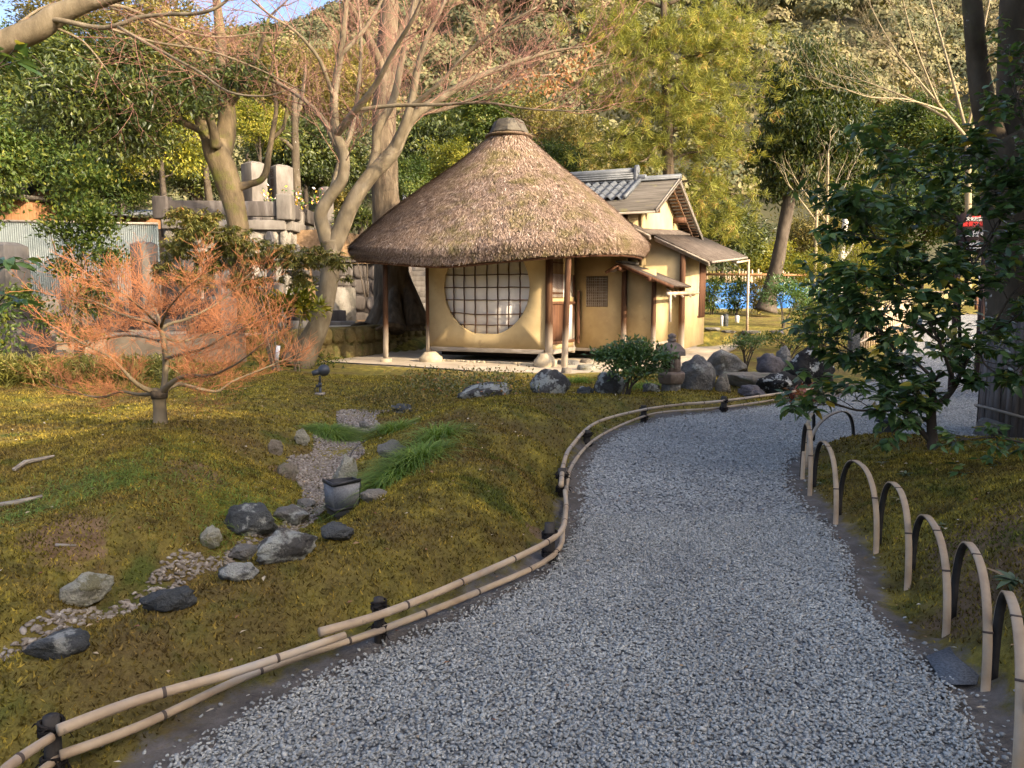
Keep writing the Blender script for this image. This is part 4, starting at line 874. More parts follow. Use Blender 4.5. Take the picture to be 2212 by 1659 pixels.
for name, rails, zz, rad in (('top_rail', rail_px_hi, .165, .019), ('lower_rail', rail_px_lo, .06, .017)):
    for q, L_ in enumerate(rails):
        P_ = smooth([on_fence(x, y, zz + (.02 if q % 2 else 0)) for x, y in L_], 5); b = MB(); n_ = len(P_)
        b.tube([p - fb for p in P_], [rad * (1 - .25 * i / n_) for i in range(n_)], 10); R_ = b.obj(name, m_bamboo, FN, smooth=True)
        b = MB(); acc, nxt = 0., .22 + .1 * q % .3
        for i in range(n_ - 1):
            sl_ = np.linalg.norm(P_[i + 1] - P_[i])
            while acc + sl_ > nxt:
                t = (nxt - acc) / sl_; c = P_[i] + (P_[i + 1] - P_[i]) * t - fb; d = unit(P_[i + 1] - P_[i]); rr_ = rad * (1 - .25 * i / n_)
                b.tube([c - d * .006, c - d * .002, c + d * .002, c + d * .006], [rr_ * 1.02, rr_ * 1.1, rr_ * 1.1, rr_ * 1.02], 10, cap=False); nxt += .38 + .05 * math.sin(nxt * 9)
            acc += sl_
        if b.V: b.obj('bamboo_joints', m_node, R_, smooth=True)['kind'] = 'stuff'
for px, yt, yb, wpx in [(118, 1547, 1672, 38), (820, 1291, 1384, 24), (1187, 1130, 1214, 25), (1214, 1012, 1072, 20), (1268, 930, 972, 16), (1390, 876, 912, 14), (1563, 856, 892, 13), (1712, 838, 868, 12), (1828, 822, 848, 10)]:
    p = G(px, yb, 0.); z1 = float(A(px, yt, p[1])[2]); rr_ = wpx / 2 * p[1] / FPX; b = MB(); c = p - fb
    b.tube([c + np.array([0, 0, -.05]), c + np.array([0, 0, z1 * .5]), c + np.array([0, 0, z1])], [rr_, rr_ * .98, rr_ * .92], 12, wob=.1, seed=px)
    b.tube([c + np.array([0, 0, z1 - .02]), c + np.array([0, 0, z1 + .002])], [rr_ * .6, rr_ * .58], 10); PO = b.obj('post', m_postw, FN, smooth=False)
    rg = random.Random(px); d = ray(px, yb); d[2] = 0; d = unit(d)
    for zz in (.165, .06):
        b = MB()
        for w_ in range(5):
            tl = rg.uniform(-.012, .012); P_ = [(c[0] + math.cos(t) * rr_ * 1.35 - d[0] * rr_ * .35, c[1] + math.sin(t) * rr_ * 1.35 - d[1] * rr_ * .35, zz + tl + .012 * math.sin(t + w_)) for t in np.linspace(0, 2 * math.pi, 12)]
            b.tube(P_, .0055, 5)
        for w_ in range(16):
            t = rg.uniform(0, 6.28); q = Vector((c[0] + math.cos(t) * rr_ * 1.3 - d[0] * rr_ * .4, c[1] + math.sin(t) * rr_ * 1.3 - d[1] * rr_ * .4, zz + rg.uniform(-.02, .02)))
            e = q + Vector((rg.uniform(-.03, .045), rg.uniform(-.05, .01), rg.uniform(-.03, .012))); b.tube([q, q.lerp(e, .5) + Vector((0, 0, .006)), e], [.004, .003, .0012], 4)
        b.obj('rope_lashing', m_rope, PO)
# ------------------------------------------------------------------ bamboo hoops
def hoop(f0, f1, top, label, wd=.034):
    a, c = G(*f0, 0.), G(*f1, 0.); a[2], c[2] = hz(a[0], a[1]) - .03, hz(c[0], c[1]) - .03
    mid = (a + c) / 2; zt = float(A(top[0], top[1], mid[1])[2]); T = thing('bamboo_hoop', label, 'hoop', tuple(mid * np.array([1, 1, 0])), group='bamboo hoops edging the right mound')
    ax = c - a; Lh = np.linalg.norm(ax[:2]) / 2; e = np.array([ax[0], ax[1], 0]) / (2 * Lh); s_ = np.cross(e, np.array([0, 0, 1.])); P_ = []; zb = (a[2] + c[2]) / 2
    n_ = 28
    for i in range(n_ + 1):
        t = math.pi * (1 - i / n_); x = math.copysign(abs(math.cos(t)) ** .8, math.cos(t)); z = abs(math.sin(t)) ** .72
        P_.append(np.array([0, 0, 0]) + e * (Lh * x) + np.array([0, 0, (a[2] * (1 - (x + 1) / 2) + c[2] * (x + 1) / 2) + (zt - zb) * z]))
    P_ = np.array(P_); tg = unit(np.gradient(P_, axis=0)); nr_ = np.cross(s_, tg); nr_ *= np.sign((nr_ * np.array([0, 0, 1.])).sum(1) + (nr_ * e).sum(1) * np.sign((P_ * e).sum(1)) + 1e-9)[:, None]
    def strip(off0, off1, w0):
        V_ = np.stack([P_ + nr_ * off0 - s_ * w0 / 2, P_ + nr_ * off0 + s_ * w0 / 2, P_ + nr_ * off1 + s_ * w0 / 2 * .86, P_ + nr_ * off1 - s_ * w0 / 2 * .86], 1)
        i = np.arange(n_)[:, None] * 4; k = np.arange(4)[None]; F_ = np.stack([i + k, i + (k + 1) % 4, i + 4 + (k + 1) % 4, i + 4 + k], -1).reshape(-1, 4)
        return V_.reshape(-1, 3), [F_, np.array([[0, 1, 2, 3], [n_ * 4, n_ * 4 + 1, n_ * 4 + 2, n_ * 4 + 3]])]
    V_, F_ = strip(0, .006, wd); raw('outer_skin', V_, F_, m_bamboo, T)
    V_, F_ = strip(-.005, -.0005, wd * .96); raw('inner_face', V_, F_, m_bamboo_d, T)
    rg = random.Random(f1[0])
    for i in (4 + rg.randint(0, 2), 14 + rg.randint(-3, 2), 23 + rg.randint(-1, 2)):
        b = MB(); M_ = Matrix((tuple(tg[i]), tuple(s_), tuple(nr_[i]))).transposed(); b.box(P_[i] + nr_[i] * .005, (.008, wd * 1.06, .006), rot=M_); b.obj('bamboo_node', m_node, T)
    return T
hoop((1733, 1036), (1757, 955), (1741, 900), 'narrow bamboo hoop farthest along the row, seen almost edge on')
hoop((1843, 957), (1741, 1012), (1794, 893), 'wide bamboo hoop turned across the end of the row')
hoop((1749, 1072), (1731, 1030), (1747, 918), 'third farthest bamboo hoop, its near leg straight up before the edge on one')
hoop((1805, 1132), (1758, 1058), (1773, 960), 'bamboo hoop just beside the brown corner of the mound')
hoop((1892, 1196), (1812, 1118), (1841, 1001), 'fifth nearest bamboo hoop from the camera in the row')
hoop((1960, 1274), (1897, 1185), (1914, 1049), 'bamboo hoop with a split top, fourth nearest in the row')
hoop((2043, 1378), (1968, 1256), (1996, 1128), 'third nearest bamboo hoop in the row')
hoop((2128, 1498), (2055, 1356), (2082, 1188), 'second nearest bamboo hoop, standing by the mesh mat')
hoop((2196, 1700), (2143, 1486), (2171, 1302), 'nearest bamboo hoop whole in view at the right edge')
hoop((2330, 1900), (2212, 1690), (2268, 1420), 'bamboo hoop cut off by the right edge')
# mesh mat, bucket, small box
o = raw('mesh_mat', [G(2000, 1420, .012), G(2075, 1390, .02), G(2120, 1440, .02), G(2110, 1480, .014), G(2040, 1480, .012)], [[(0, 1, 2, 3, 4)]], mat('grey_plastic_mesh', [(.4, (.085, .09, .097)), (.6, (.15, .157, .165))], 120, 2, .8, .3, .5, 150, .003)); b = o.modifiers.new('t', 'SOLIDIFY'); b.thickness = .006
tag(o, 'small grey mesh mat on the ground beside the second nearest hoop', 'mat')
p = G(1917, 962, 0.); T = thing('rain_pot', 'dark grey fired clay drain pot with a spout lip behind the right mound', 'pot', tuple(p))
b = MB(); b.lathe([(.085, 0), (.088, .02), (.092, .24), (.110, .262), (.110, .278), (.09, .278), (.082, .262), (.078, .02)], 24); b.obj('body', flat('dark_fired_clay', (.06, .066, .07), .6, .3), T, smooth=False)
b = MB(); b.box((-.105, -.02, .262), (.07, .06, .03)); b.obj('spout_lip', flat('dark_fired_clay_lip', (.06, .066, .07), .6, .3), T, bev=.008)
p = G(1958, 964, 0.); T = thing('junction_box', 'tiny black electrical box beside the clay pot', 'electrical box', tuple(p)); b = MB(); b.box((0, 0, .045), (.09, .06, .09)); b.obj('box_body', m_black, T, bev=.006); b = MB(); b.tube([(-.03, 0, .09), (-.032, 0, .12)], .01, 6); b.obj('cable_gland', m_black, T)
# ------------------------------------------------------------------ garden lights
p = hit(692, 852); s_ = p[1] / FPX; T = thing('ball_spotlight', 'round black spotlight on a short stake at the edge of the golden moss', 'spotlight', tuple(p))
b = MB(); b.tube([(0, 0, -.05), (0, 0, .11)], [.02, .02], 8); b.tube([(0, 0, .11), (0, 0, .17)], [.028, .026], 8); b.tube([(0, 0, .17), (.0, 0, .27)], [.018, .018], 8); b.box((-.03, 0, .12), (.05, .03, .04)); b.obj('stake', m_steel, T, smooth=False)
b = MB(); rr_ = .085; d = Vector((.9, .3, .25)).normalized(); c = Vector((.06, 0, .345))
for k in range(1): b.tube([c + d * (rr_ * math.cos(a)) for a in np.linspace(math.pi * .98, .35, 10)], [rr_ * max(math.sin(a), .03) for a in np.linspace(math.pi * .98, .35, 10)], 16); b.tube([c - d * .17, c - d * .06], [.036, .045], 12)
b.obj('lamp_head', m_steel, T, smooth=True)
b = MB(); b.tube([(-.05, 0, .12), (-.08, -.01, .06), (-.06, -.02, .0), (-.02, -.03, -.01)], .006, 5); b.obj('cable', m_black, T)
b = MB(); b.box((0, -.02, .012), (.13, .1, .03)); b.obj('base_plate', m_woodgrey, T)
p = hit(742, 1140, 3); q = A(735, 1105, 5.2); gz_ = hz(q[0], q[1])
T = thing('box_floodlight', 'dark metal floodlight with a grey mesh louvre box standing in the dry stream', 'floodlight', (q[0], q[1], gz_), R(-8))
s_ = 5.3 / FPX; z0 = float(A(735, 1096, 5.2)[2]) - gz_; z1 = float(A(735, 1040, 5.2)[2]) - gz_
for sgn, (ax0, ax1) in ((0, ((-.125, .02), (-.005, -.11))), (1, ((-.005, -.11), (.125, .06)))):
    b = MB(); b.prism([(ax0[0] * .9, ax0[1] * .8, z0), (ax1[0] * .9, ax1[1] * .8, z0), (ax1[0], ax1[1], z1), (ax0[0], ax0[1], z1)], (.003, .010, 0)); b.obj('louvre_panel', m_panel, T)
    b = MB(); b.beam((ax0[0] * 1.02, ax0[1] * 1.02, z1), (ax1[0] * 1.02, ax1[1] * 1.02, z1), .014, .022); b.beam((ax0[0] * .9, ax0[1] * .82, z0), (ax1[0] * .9, ax1[1] * .82, z0), .014, .02); b.obj('panel_frame', m_black, T)
b = MB(); b.prism([(.125, .06, z1), (.04, .14, z1), (.04, .13, z0), (.115, .05, z0)], (.006, .006, 0)); b.prism([(-.125, .02, z1), (.04, .14, z1), (.036, .13, z0), (-.11, .02, z0)], (-.004, .006, 0)); b.obj('back_panel', m_black, T)
b = MB(); b.prism([(-.11, .02, z0 - .002), (-.005, -.09, z0 - .002), (.115, .05, z0 - .002), (.04, .13, z0 - .002)], (0, .01, -.05)); b.box((.03, .03, z0 - .085), (.12, .09, .07), rz=.6); b.obj('lamp_housing', m_steel, T, bev=.006)
b = MB(); b.beam((-.02, .02, z0 - .14), (.14, .0, z0 - .12), .10, .014); b.box((.04, .02, (z0 - .1) / 2 - .02), (.05, .05, z0 - .08)); b.obj('stand', m_steel, T)
b = MB(); cb = [hit(790, 955), hit(765, 975), hit(752, 1000), hit(700, 1110), hit(720, 1085)]; b.tube([c + np.array([0, 0, .02]) for c in smooth(cb[:3], 4)], .007, 5); tag(b.obj('lamp_cable', m_black), 'short black cable lying on the stream pebbles', 'cable')
# ------------------------------------------------------------------ brown stone lantern by the rocks
def lantern_near():
    p = A(1449, 852, 11.3); z0 = hz(p[0], p[1]); s_ = p[1] / FPX / cp; T = thing('stone_lantern', 'short brown hexagonal stone lantern with a ball finial beside the camellia bush', 'stone lantern', (p[0], p[1], z0))
    def zz(y): return float(A(1449, y, p[1])[2]) - z0
    def ly(prof, name, m=m_lantern, k=6, r0=.3, sm=False): b = MB(); b.lathe(prof, k, rot0=r0); return b.obj(name, m, T, smooth=sm, bev=0 if sm else .008)
    U = s_
    ly([(24 * U, -.1), (23 * U, zz(828))], 'base_block', m_rk['grey'], 6); ly([(27 * U, zz(828)), (33 * U, zz(815)), (33 * U, zz(806)), (26 * U, zz(802))], 'pedestal')
    FB = ly([(23 * U, zz(802)), (22 * U, zz(768))], 'firebox'); RFX = ly([(20 * U, zz(768)), (34 * U, zz(767)), (33 * U, zz(757)), (20 * U, zz(744)), (9 * U, zz(739))], 'roof')
    ly([(6 * U, zz(740)), (9 * U, zz(737)), (10 * U, zz(733)), (6 * U, zz(731)), (9 * U, zz(728)), (9 * U, zz(724)), (3 * U, zz(720))], 'finial', k=14, sm=True)
    b = MB(); b.box((-16 * U, -19 * U, (zz(802) + zz(768)) / 2 + .01), (.13, .03, .14), rz=R(-42)); b.obj('window_niche', m_dark, FB)
    b = MB(); b.box((5 * U, -20.5 * U, (zz(802) + zz(768)) / 2), (.06, .03, .16), rz=R(17)); b.obj('carved_figure', m_lantern, FB, bev=.012)
lantern_near()
# ------------------------------------------------------------------ fallen branches
b = MB(); P_ = [hit(30, 1020), hit(55, 1004), hit(85, 998), hit(118, 990)]; b.tube([q + np.array([0, 0, .02]) for q in P_], [.012, .018, .015, .008], 7, wob=.3); tag(b.obj('fallen_branch', m_woodgrey, smooth=True), 'crooked grey fallen branch on the left mound', 'branch')
b = MB(); P_ = [hit(-20, 1098), hit(40, 1088), hit(92, 1076)]; b.tube([q + np.array([0, 0, .012]) for q in P_], [.03, .028, .02], 8, wob=.3, flat=.5); tag(b.obj('exposed_root', m_woodgrey, smooth=True), 'pale flat root showing through the moss at the left edge', 'root')
b = MB(); P_ = [hit(700, 872), hit(735, 855), hit(775, 862)]; b.tube([q + np.array([0, 0, .02]) for q in [hit(120, 1185), hit(165, 1186)]], [.01, .006], 6); tag(b.obj('twig_piece', m_woodgrey), 'short broken stick lying on the bare patch of the left moss', 'stick')
# ------------------------------------------------------------------ graveyard
def stone_text(body, size, loc, rot, parent, m, name='inscription', vertical=True, gap=1.05):
    for i, ch in enumerate(body if vertical else [body]):
        cu = bpy.data.curves.new(name, 'FONT'); cu.body = ch; cu.size = size; cu.align_x = 'CENTER'; cu.extrude = .003; cu.offset = size * .012
        tmp = bpy.data.objects.new(name, cu); C.objects.link(tmp); me = bpy.data.meshes.new_from_object(tmp.evaluated_get(bpy.context.evaluated_depsgraph_get())); bpy.data.objects.remove(tmp); me.materials.clear(); me.materials.append(m); o = link(name, me, parent)
        o.location = (loc[0], loc[1], loc[2] - i * size * gap if vertical else loc[2]); o.rotation_euler = rot
m_ink = flat('dark_carved_lettering', (.10, .075, .055), .9, .1)
def tomb(px, ybase, ytop, wpx, Y, label, steps=((1.5, .16), (1.25, .22)), cap='pyramid', rz=None, m=None, text=None, stain=True, tsz=.9, group='gravestones of the left cemetery', zb=None):
    p = A(px, ybase, Y); z0 = hz(p[0], p[1]) if zb is None else zb; W_ = wpx * Y / FPX; Ht = float(A(px, ytop, Y)[2]) - z0
    T = thing('gravestone', label, 'gravestone', (p[0], p[1], z0), R(-25) if rz is None else rz, group); z = 0.; m = m or m_granite
    for wv, hv in steps:
        b = MB(); b.box((0, 0, z + hv * Ht / 2), (W_ * wv, W_ * wv, hv * Ht)); b.obj('plinth', m_granite_dk if stain else m, T, bev=.012); z += hv * Ht
    b = MB(); hh = Ht - z; cap_h = min(W_ * .14, hh * .2)
    if cap == 'pyramid': b.box((0, 0, z + (hh - cap_h) / 2), (W_, W_, hh - cap_h)); b.box((0, 0, z + hh - cap_h / 2), (W_, W_, cap_h), top=(.55, .55))
    elif cap == 'round': b.prism([(W_ / 2 * x, -W_ * .22, z + zz * hh) for x, zz in ((-1, 0), (1, 0), (1, .8), (.8, .93), (.4, 1), (-.4, 1), (-.8, .93), (-1, .8))], (0, W_ * .44, 0))
    else: b.box((0, 0, z + hh / 2), (W_, W_, hh))
    b.obj('shaft', m, T, bev=.015)
    if text:
        n_ = len(text); sz = min(hh * .86 / n_, W_ * .6) * tsz
        stone_text(text, sz, (0, -W_ / 2 - .004 if cap != 'round' else -W_ * .22 - .004, z + hh - cap_h - sz * 1.0), (R(90), 0, 0), T, m_ink, gap=min(1.1, hh * .9 / n_ / sz))
    return T
tomb(34, 790, 524, 56, 14.4, 'tall squared gravestone with a five character carved column on a wide stepped base', steps=((2.6, .13), (2.1, .12), (1.75, .14), (1.4, .16)), text='守屋民霊塔', rz=R(-22))
tomb(316, 640, 522, 40, 19.5, 'pale gravestone with a shallow pyramid top behind the camellia sapling', rz=R(-30))
tomb(395, 640, 536, 52, 19.8, 'broad pale gravestone partly behind the reddish leaved bushes')
tomb(240, 650, 545, 30, 18, 'narrow reddish gravestone in the middle of the sapling leaves', cap='round')
tomb(160, 660, 555, 34, 17.5, 'low bluish gravestone left of the camellia sapling', steps=((1.4, .3),))
tomb(460, 640, 560, 36, 19, 'small rounded pale gravestone left of the forked tree', cap='round')
tomb(585, 560, 500, 20, 24.5, 'slim pale gravestone against the rough stone terrace wall', cap='round', steps=((1.3, .15),))
tomb(566, 720, 620, 20, 17.8, 'bluish pillar gravestone between the forked tree and the granite lantern', steps=((1.2, .1),))
tomb(605, 720, 612, 22, 18.4, 'sunlit pillar gravestone left of the granite lantern post', steps=((1.2, .1),))
tomb(100, 760, 640, 44, 15.2, 'dark stained low gravestone behind the orange maple crown', steps=((1.8, .4), (1.4, .2)))
tomb(480, 720, 640, 46, 17.2, 'low weathered gravestone behind the right half of the orange maple', steps=((1.6, .3),))
tomb(551, 432, 350, 38, 29.5, 'reddish squared monument on the upper terrace, left of a pair', steps=((1.15, .34),), rz=R(-38), zb=3.9)
tomb(608, 432, 357, 38, 30.2, 'grey squared monument with a carved column, right of a pair on the upper terrace', steps=((1.1, .3),), text='陸軍歩兵', rz=R(-48), zb=3.9, tsz=.85)
tomb(705, 445, 404, 22, 30, 'pinkish gravestone behind the bare maple stem on the upper terrace', zb=3.9, steps=((1.2, .2),))
tomb(880, 435, 380, 14, 30, 'thin white memorial post standing on a white block above the thatch', steps=((2.2, .55),), stain=False, m=mat('white_stone', [(.3, (.6, .58, .55)), (.7, (.75, .73, .7))], 3), zb=3.8)
for q, (px, col, lab) in enumerate([(578, (.75, .5, .05), 'leftmost'), (618, (.75, .55, .05), 'second'), (645, (.8, .5, .05), 'third'), (688, (.8, .45, .05), 'rightmost')]):
    p = A(px, 430, 28.0); T = thing('flower_vase', f'small grey grave vase with yellow and white flowers, {lab} of four along the terrace rail', 'flower vase', (p[0], p[1], 3.95), group='grave flower vases')
    b = MB(); b.box((0, 0, .3), (.32, .28, .6)); b.obj('vase', m_granite, T, bev=.02)
    r = np.random.default_rng(q); n = 90; P_ = np.c_[r.normal(size=(n, 2)) * .11, .95 + r.normal(size=n) * .2]; V_, F_ = leaves(P_, r.normal(size=(n, 3)) + [0, 0, .6], r.normal(size=(n, 3)), .14, .08); raw('bouquet', V_, [F_], leafmat('grave_flowers' + '.' * 0, [(0, (.04, .09, .02)), (.45, (.06, .12, .02)), (.5, col), (.75, col), (.8, (.8, .78, .75)), (1, (.7, .25, .3))], .2), T, tint=np.repeat(r.random(n), 2))
# terrace wall with stone balustrade
m_rubble = mat('pale_rubble_wall', [(.3, (.11, .098, .078)), (.5, (.215, .195, .16)), (.72, (.32, .295, .255))], 1.5, 9, .9, .15, .8, 5, .12, over=[((.12, .11, .09), 1.1, .56, .62)])
def wall_run(P_, z0, z1, th_, m, name, parent, bev=0.):
    for a, c in zip(P_[:-1], P_[1:]):
        b = MB(); a3, c3 = Vector((*a, (z0 + z1) / 2)), Vector((*c, (z0 + z1) / 2)); b.beam(a3, c3, th_, z1 - z0); b.obj(name, m, parent, bev=bev)
kA, kB, kC = tuple(A(352, 470, 26.2)[:2]), tuple(A(618, 470, 26.6)[:2]), tuple(A(692, 470, 31.)[:2])
T = thing('terrace_wall', 'tall rubble stone terrace wall topped by a granite balustrade behind the forked tree', 'retaining wall', (*kB, 0))
kk_ = [tuple(np.array(q) - np.array(kB)) for q in (kA, kB, kC)]
def cell_wall(P_, z0, z1, name, parent, m, sz=.55, seed=0, depth=.12, thick=.35, blend=.0):
    """a wall of fitted boulders: one mesh whose stones bulge from a mortar face"""
    rg = random.Random(seed); b = MB()
    for a, c in zip(P_[:-1], P_[1:]):
        a, c = np.array(a), np.array(c); L_ = np.linalg.norm(c - a); d = (c - a) / L_; n_ = np.array([d[1], -d[0]]); b.beam((*(a - n_ * thick / 2), (z0 + z1) / 2), (*(c - n_ * thick / 2), (z0 + z1) / 2), thick, z1 - z0, t=.1)
        rows = max(2, int((z1 - z0) / sz)); hh = (z1 - z0) / rows
        for i in range(rows):
            x = -rg.random() * sz * .5
            while x < L_:
                w_ = sz * rg.uniform(.7, 1.7); x1 = min(x + w_, L_); xa = max(x, 0)
                if x1 - xa > .12:
                    cx_, hw = (xa + x1) / 2, (x1 - xa) / 2 * .95; zc = z0 + (i + .5) * hh + rg.uniform(-.05, .05) * hh; hv = hh * .5 * rg.uniform(.86, 1.05); nn = 9; ring0, ring1, ring2 = [], [], []
                    for j in range(nn):
                        t = 2 * math.pi * j / nn + rg.uniform(-.15, .15); ct, st = math.cos(t), math.sin(t); sq = (abs(ct) ** 3.5 + abs(st) ** 3.5) ** (-1 / 3.5)
                        jx = rg.uniform(.92, 1.04)
                        for ring, f_, o_ in ((ring0, 1., 0.), (ring1, .93, depth * .75), (ring2, .6, depth * rg.uniform(.9, 1.15))):
                            q = a + d * (cx_ + hw * f_ * sq * ct * jx) + n_ * o_; ring.append((q[0], q[1], zc + hv * f_ * sq * st * jx))
                    V_ = ring0 + ring1 + ring2; F_ = [(u + j, u + (j + 1) % nn, u + nn + (j + 1) % nn, u + nn + j) for u in (0, nn) for j in range(nn)] + [tuple(2 * nn + j for j in range(nn))]
                    b.add(V_, F_, rg.random())
                x += w_
    o = b.obj(name, m, parent, smooth=True); return o
cell_wall(kk_, .6, 3.85, 'rubble_face', T, m_rubble, .6, 3, .10, .5)
for nm, z0, z1, th_ in (('coping', 3.8, 4.12, .42), ('top_rail', 4.25, 4.75, .26)):
    wall_run(kk_, z0, z1, th_, m_granite_dk if nm == 'top_rail' else m_granite, nm, T, .03)
b = MB(); b.box((kk_[1][0], kk_[1][1] - .03, 4.56), (.52, .52, .86)); b.obj('corner_pillar', m_granite, T, bev=.05)
b = MB(); b.box((kk_[0][0], kk_[0][1], 4.5), (.5, .5, .75)); b.obj('end_pillar', m_granite_dk, T, bev=.05)
sB = [tuple(A(690, 520, 24.0)[:2]), tuple(A(755, 520, 25.5)[:2])]
T = thing('side_balustrade', 'lower granite balustrade between the forked tree and the maple stems', 'balustrade', (*sB[0], .6)); q = [(0, 0), tuple(np.array(sB[1]) - np.array(sB[0]))]
wall_run(q, 0, 1.25, .4, m_rubble, 'rubble_face', T); wall_run(q, 1.3, 1.5, .5, m_granite_dk, 'coping', T, .02); wall_run(q, 1.62, 2.0, .22, m_granite_dk, 'top_rail', T, .02)
b = MB(); b.box((0, 0, 1.75), (.36, .36, .85)); b.obj('pillar', m_granite, T, bev=.03)
sB = [tuple(A(x, 600, y)[:2]) for x, y in ((676, 27.2), (760, 28.0), (890, 28.6))]
T = thing('cemetery_wall', 'dark rubble wall with a flat coping between the leaning maple and the stone steps', 'retaining wall', (*sB[0], 0)); q = [tuple(np.array(c) - np.array(sB[0])) for c in sB]
cell_wall(q, .5, 2.75, 'rubble_face', T, m_granite_dk, .55, 21, .09, .5); wall_run(q, 2.78, 2.98, .6, m_granite_dk, 'coping', T, .02)
# low curb wall at the near edge of the cemetery, kerbs and steps
CW = [(-14, 13.15), (-11, 14.05), (-7.9, 15.05), (-5.5, 15.9)]
T = thing('low_kerb_wall', 'low sunlit tan stone kerb wall behind the orange maple', 'kerb wall', (*CW[1], 0)); q = [tuple(np.array(c) - np.array(CW[1])) for c in CW]
wall_run(q, -.1, .78, .3, mat('tan_kerb_stone', [(.3, (.20, .155, .10)), (.6, (.31, .25, .175)), (.8, (.39, .335, .25))], 2.2, 8, .9, .15, .4, 40, .01), 'wall_face', T, .03)
for q, (x, y, dx, dy, zz, lab) in enumerate([(-10.5, 16.2, 3.2, .35, .95, 'long dark stained kerb before the tallest gravestone'), (-7.0, 19.2, 3.4, .3, 1.0, 'grey kerb row under the rounded gravestones'), (-6.2, 22.6, 2.6, .5, 1.15, 'granite kerb platform left of the great root tree')]):
    T = thing('stone_kerb', lab, 'stone kerb', (x, y, .7), R(17)); b = MB(); b.box((0, 0, (zz - .7) / 2), (dx, dy, zz - .7)); b.obj('kerb_block', m_granite_dk, T, bev=.02); b = MB(); b.box((.1, -.3, .07), (dx * 1.1, .5, .14)); b.obj('kerb_step', m_granite, T, bev=.02)
# field stone wall by the big tree
m_field = m_rk['yellow']
W3 = [(-4.95, 17.2), (-4.42, 18.75), (-3.9, 19.15), (-2.4, 24.2)]
T = thing('field_stone_wall', 'mossy ochre field stone retaining wall below the great root tree', 'retaining wall', (*W3[2], 0)); q = [tuple(np.array(c) - np.array(W3[2])) for c in W3]
cell_wall(q, -.05, .80, 'boulder_face', T, m_field, .34, 8, .10, .3)
# steps far behind
p = A(903, 700, 27.5); T = thing('stone_steps', 'grey stone steps climbing behind the great root tree', 'steps', (p[0], p[1], .7), R(-4))
for k in range(12):
    b = MB(); b.box((0, k * .34, .14 + k * .2), (1.7, .36, .2)); b.obj('step', m_granite, T, bev=.015)
for sx in (-1.05, 1.05):
    b = MB(); b.prism([(sx - .2, -.1, 0), (sx - .2, 4.2, 0), (sx - .2, 4.2, 2.9), (sx - .2, -.1, .5)], (.4, 0, 0)); b.obj('side_wall', m_rubble, T, bev=.03)
# granite lantern of the cemetery
p = A(648, 700, 18.6); T = thing('granite_lantern', 'tall pale granite lantern with a rounded hat between the two trees', 'stone lantern', (p[0], p[1], hz(p[0], p[1])))
def zq(y): return float(A(648, y, 18.6)[2]) - hz(p[0], p[1])
U = 18.6 / FPX
for nm, pr, k in (('base', [(26 * U, -.1), (24 * U, .25)], 6), ('post', [(13 * U, .2), (12 * U, zq(612)), (12 * U, zq(600))], 14), ('platform', [(13 * U, zq(600)), (24 * U, zq(592)), (25 * U, zq(584)), (15 * U, zq(583))], 14), ('firebox', [(14 * U, zq(583)), (13 * U, zq(562))], 6), ('roof', [(12 * U, zq(562)), (27 * U, zq(560)), (26 * U, zq(553)), (15 * U, zq(543)), (4 * U, zq(539))], 14), ('finial', [(3 * U, zq(540)), (6 * U, zq(536)), (5 * U, zq(531)), (1 * U, zq(527))], 10)):
    b = MB(); b.lathe(pr, k); b.obj(nm, m_granite, T, smooth=k > 8)
b = MB(); b.box((.02, -13.2 * U, zq(572)), (.13, .03, .14)); b.obj('window_niche', m_dark, T)
# corrugated fence and the houses beyond it
p0, p1 = A(-40, 560, 23), A(345, 560, 24); T = thing('corrugated_fence', 'pale green corrugated metal fence behind the left graves', 'fence', (p0[0], p0[1], .6))
d = (p1 - p0)[:2]; L_ = np.linalg.norm(d); d /= L_; n_ = np.array([d[1], -d[0]]); N_ = 420; z0, z1 = 0., float(A(150, 482, 23.5)[2]) - .6
P_ = []
for i in range(N_ + 1):
    o_ = d * L_ * i / N_ + n_ * .025 * math.sin(i * 2 * math.pi / 5)
    P_ += [(o_[0], o_[1], z0), (o_[0], o_[1], z1)]
o = raw('sheeting', P_, [[(2 * i, 2 * i + 2, 2 * i + 3, 2 * i + 1) for i in range(N_)]], mat('pale_green_metal', [(.3, (.13, .155, .148)), (.6, (.20, .225, .215)), (.8, (.29, .31, .295))], 1.2, 7, .6, .3, .1, over=[((.30, .22, .14), 1.6, .62, .75)]), T, smooth=True); o.modifiers.new('t', 'SOLIDIFY').thickness = .004
b = MB(); b.beam((0, 0, z1 + .03), (d[0] * L_, d[1] * L_, z1 + .03), .1, .06); b.obj('top_cap', m_woodgrey, T)
m_plank = mat('brown_plank_wall', [(.3, (.16, .075, .03)), (.6, (.29, .15, .07)), (.8, (.4, .24, .13))], 4, 6, .8, .2, .3, 20, .02, (4, 4, .4))
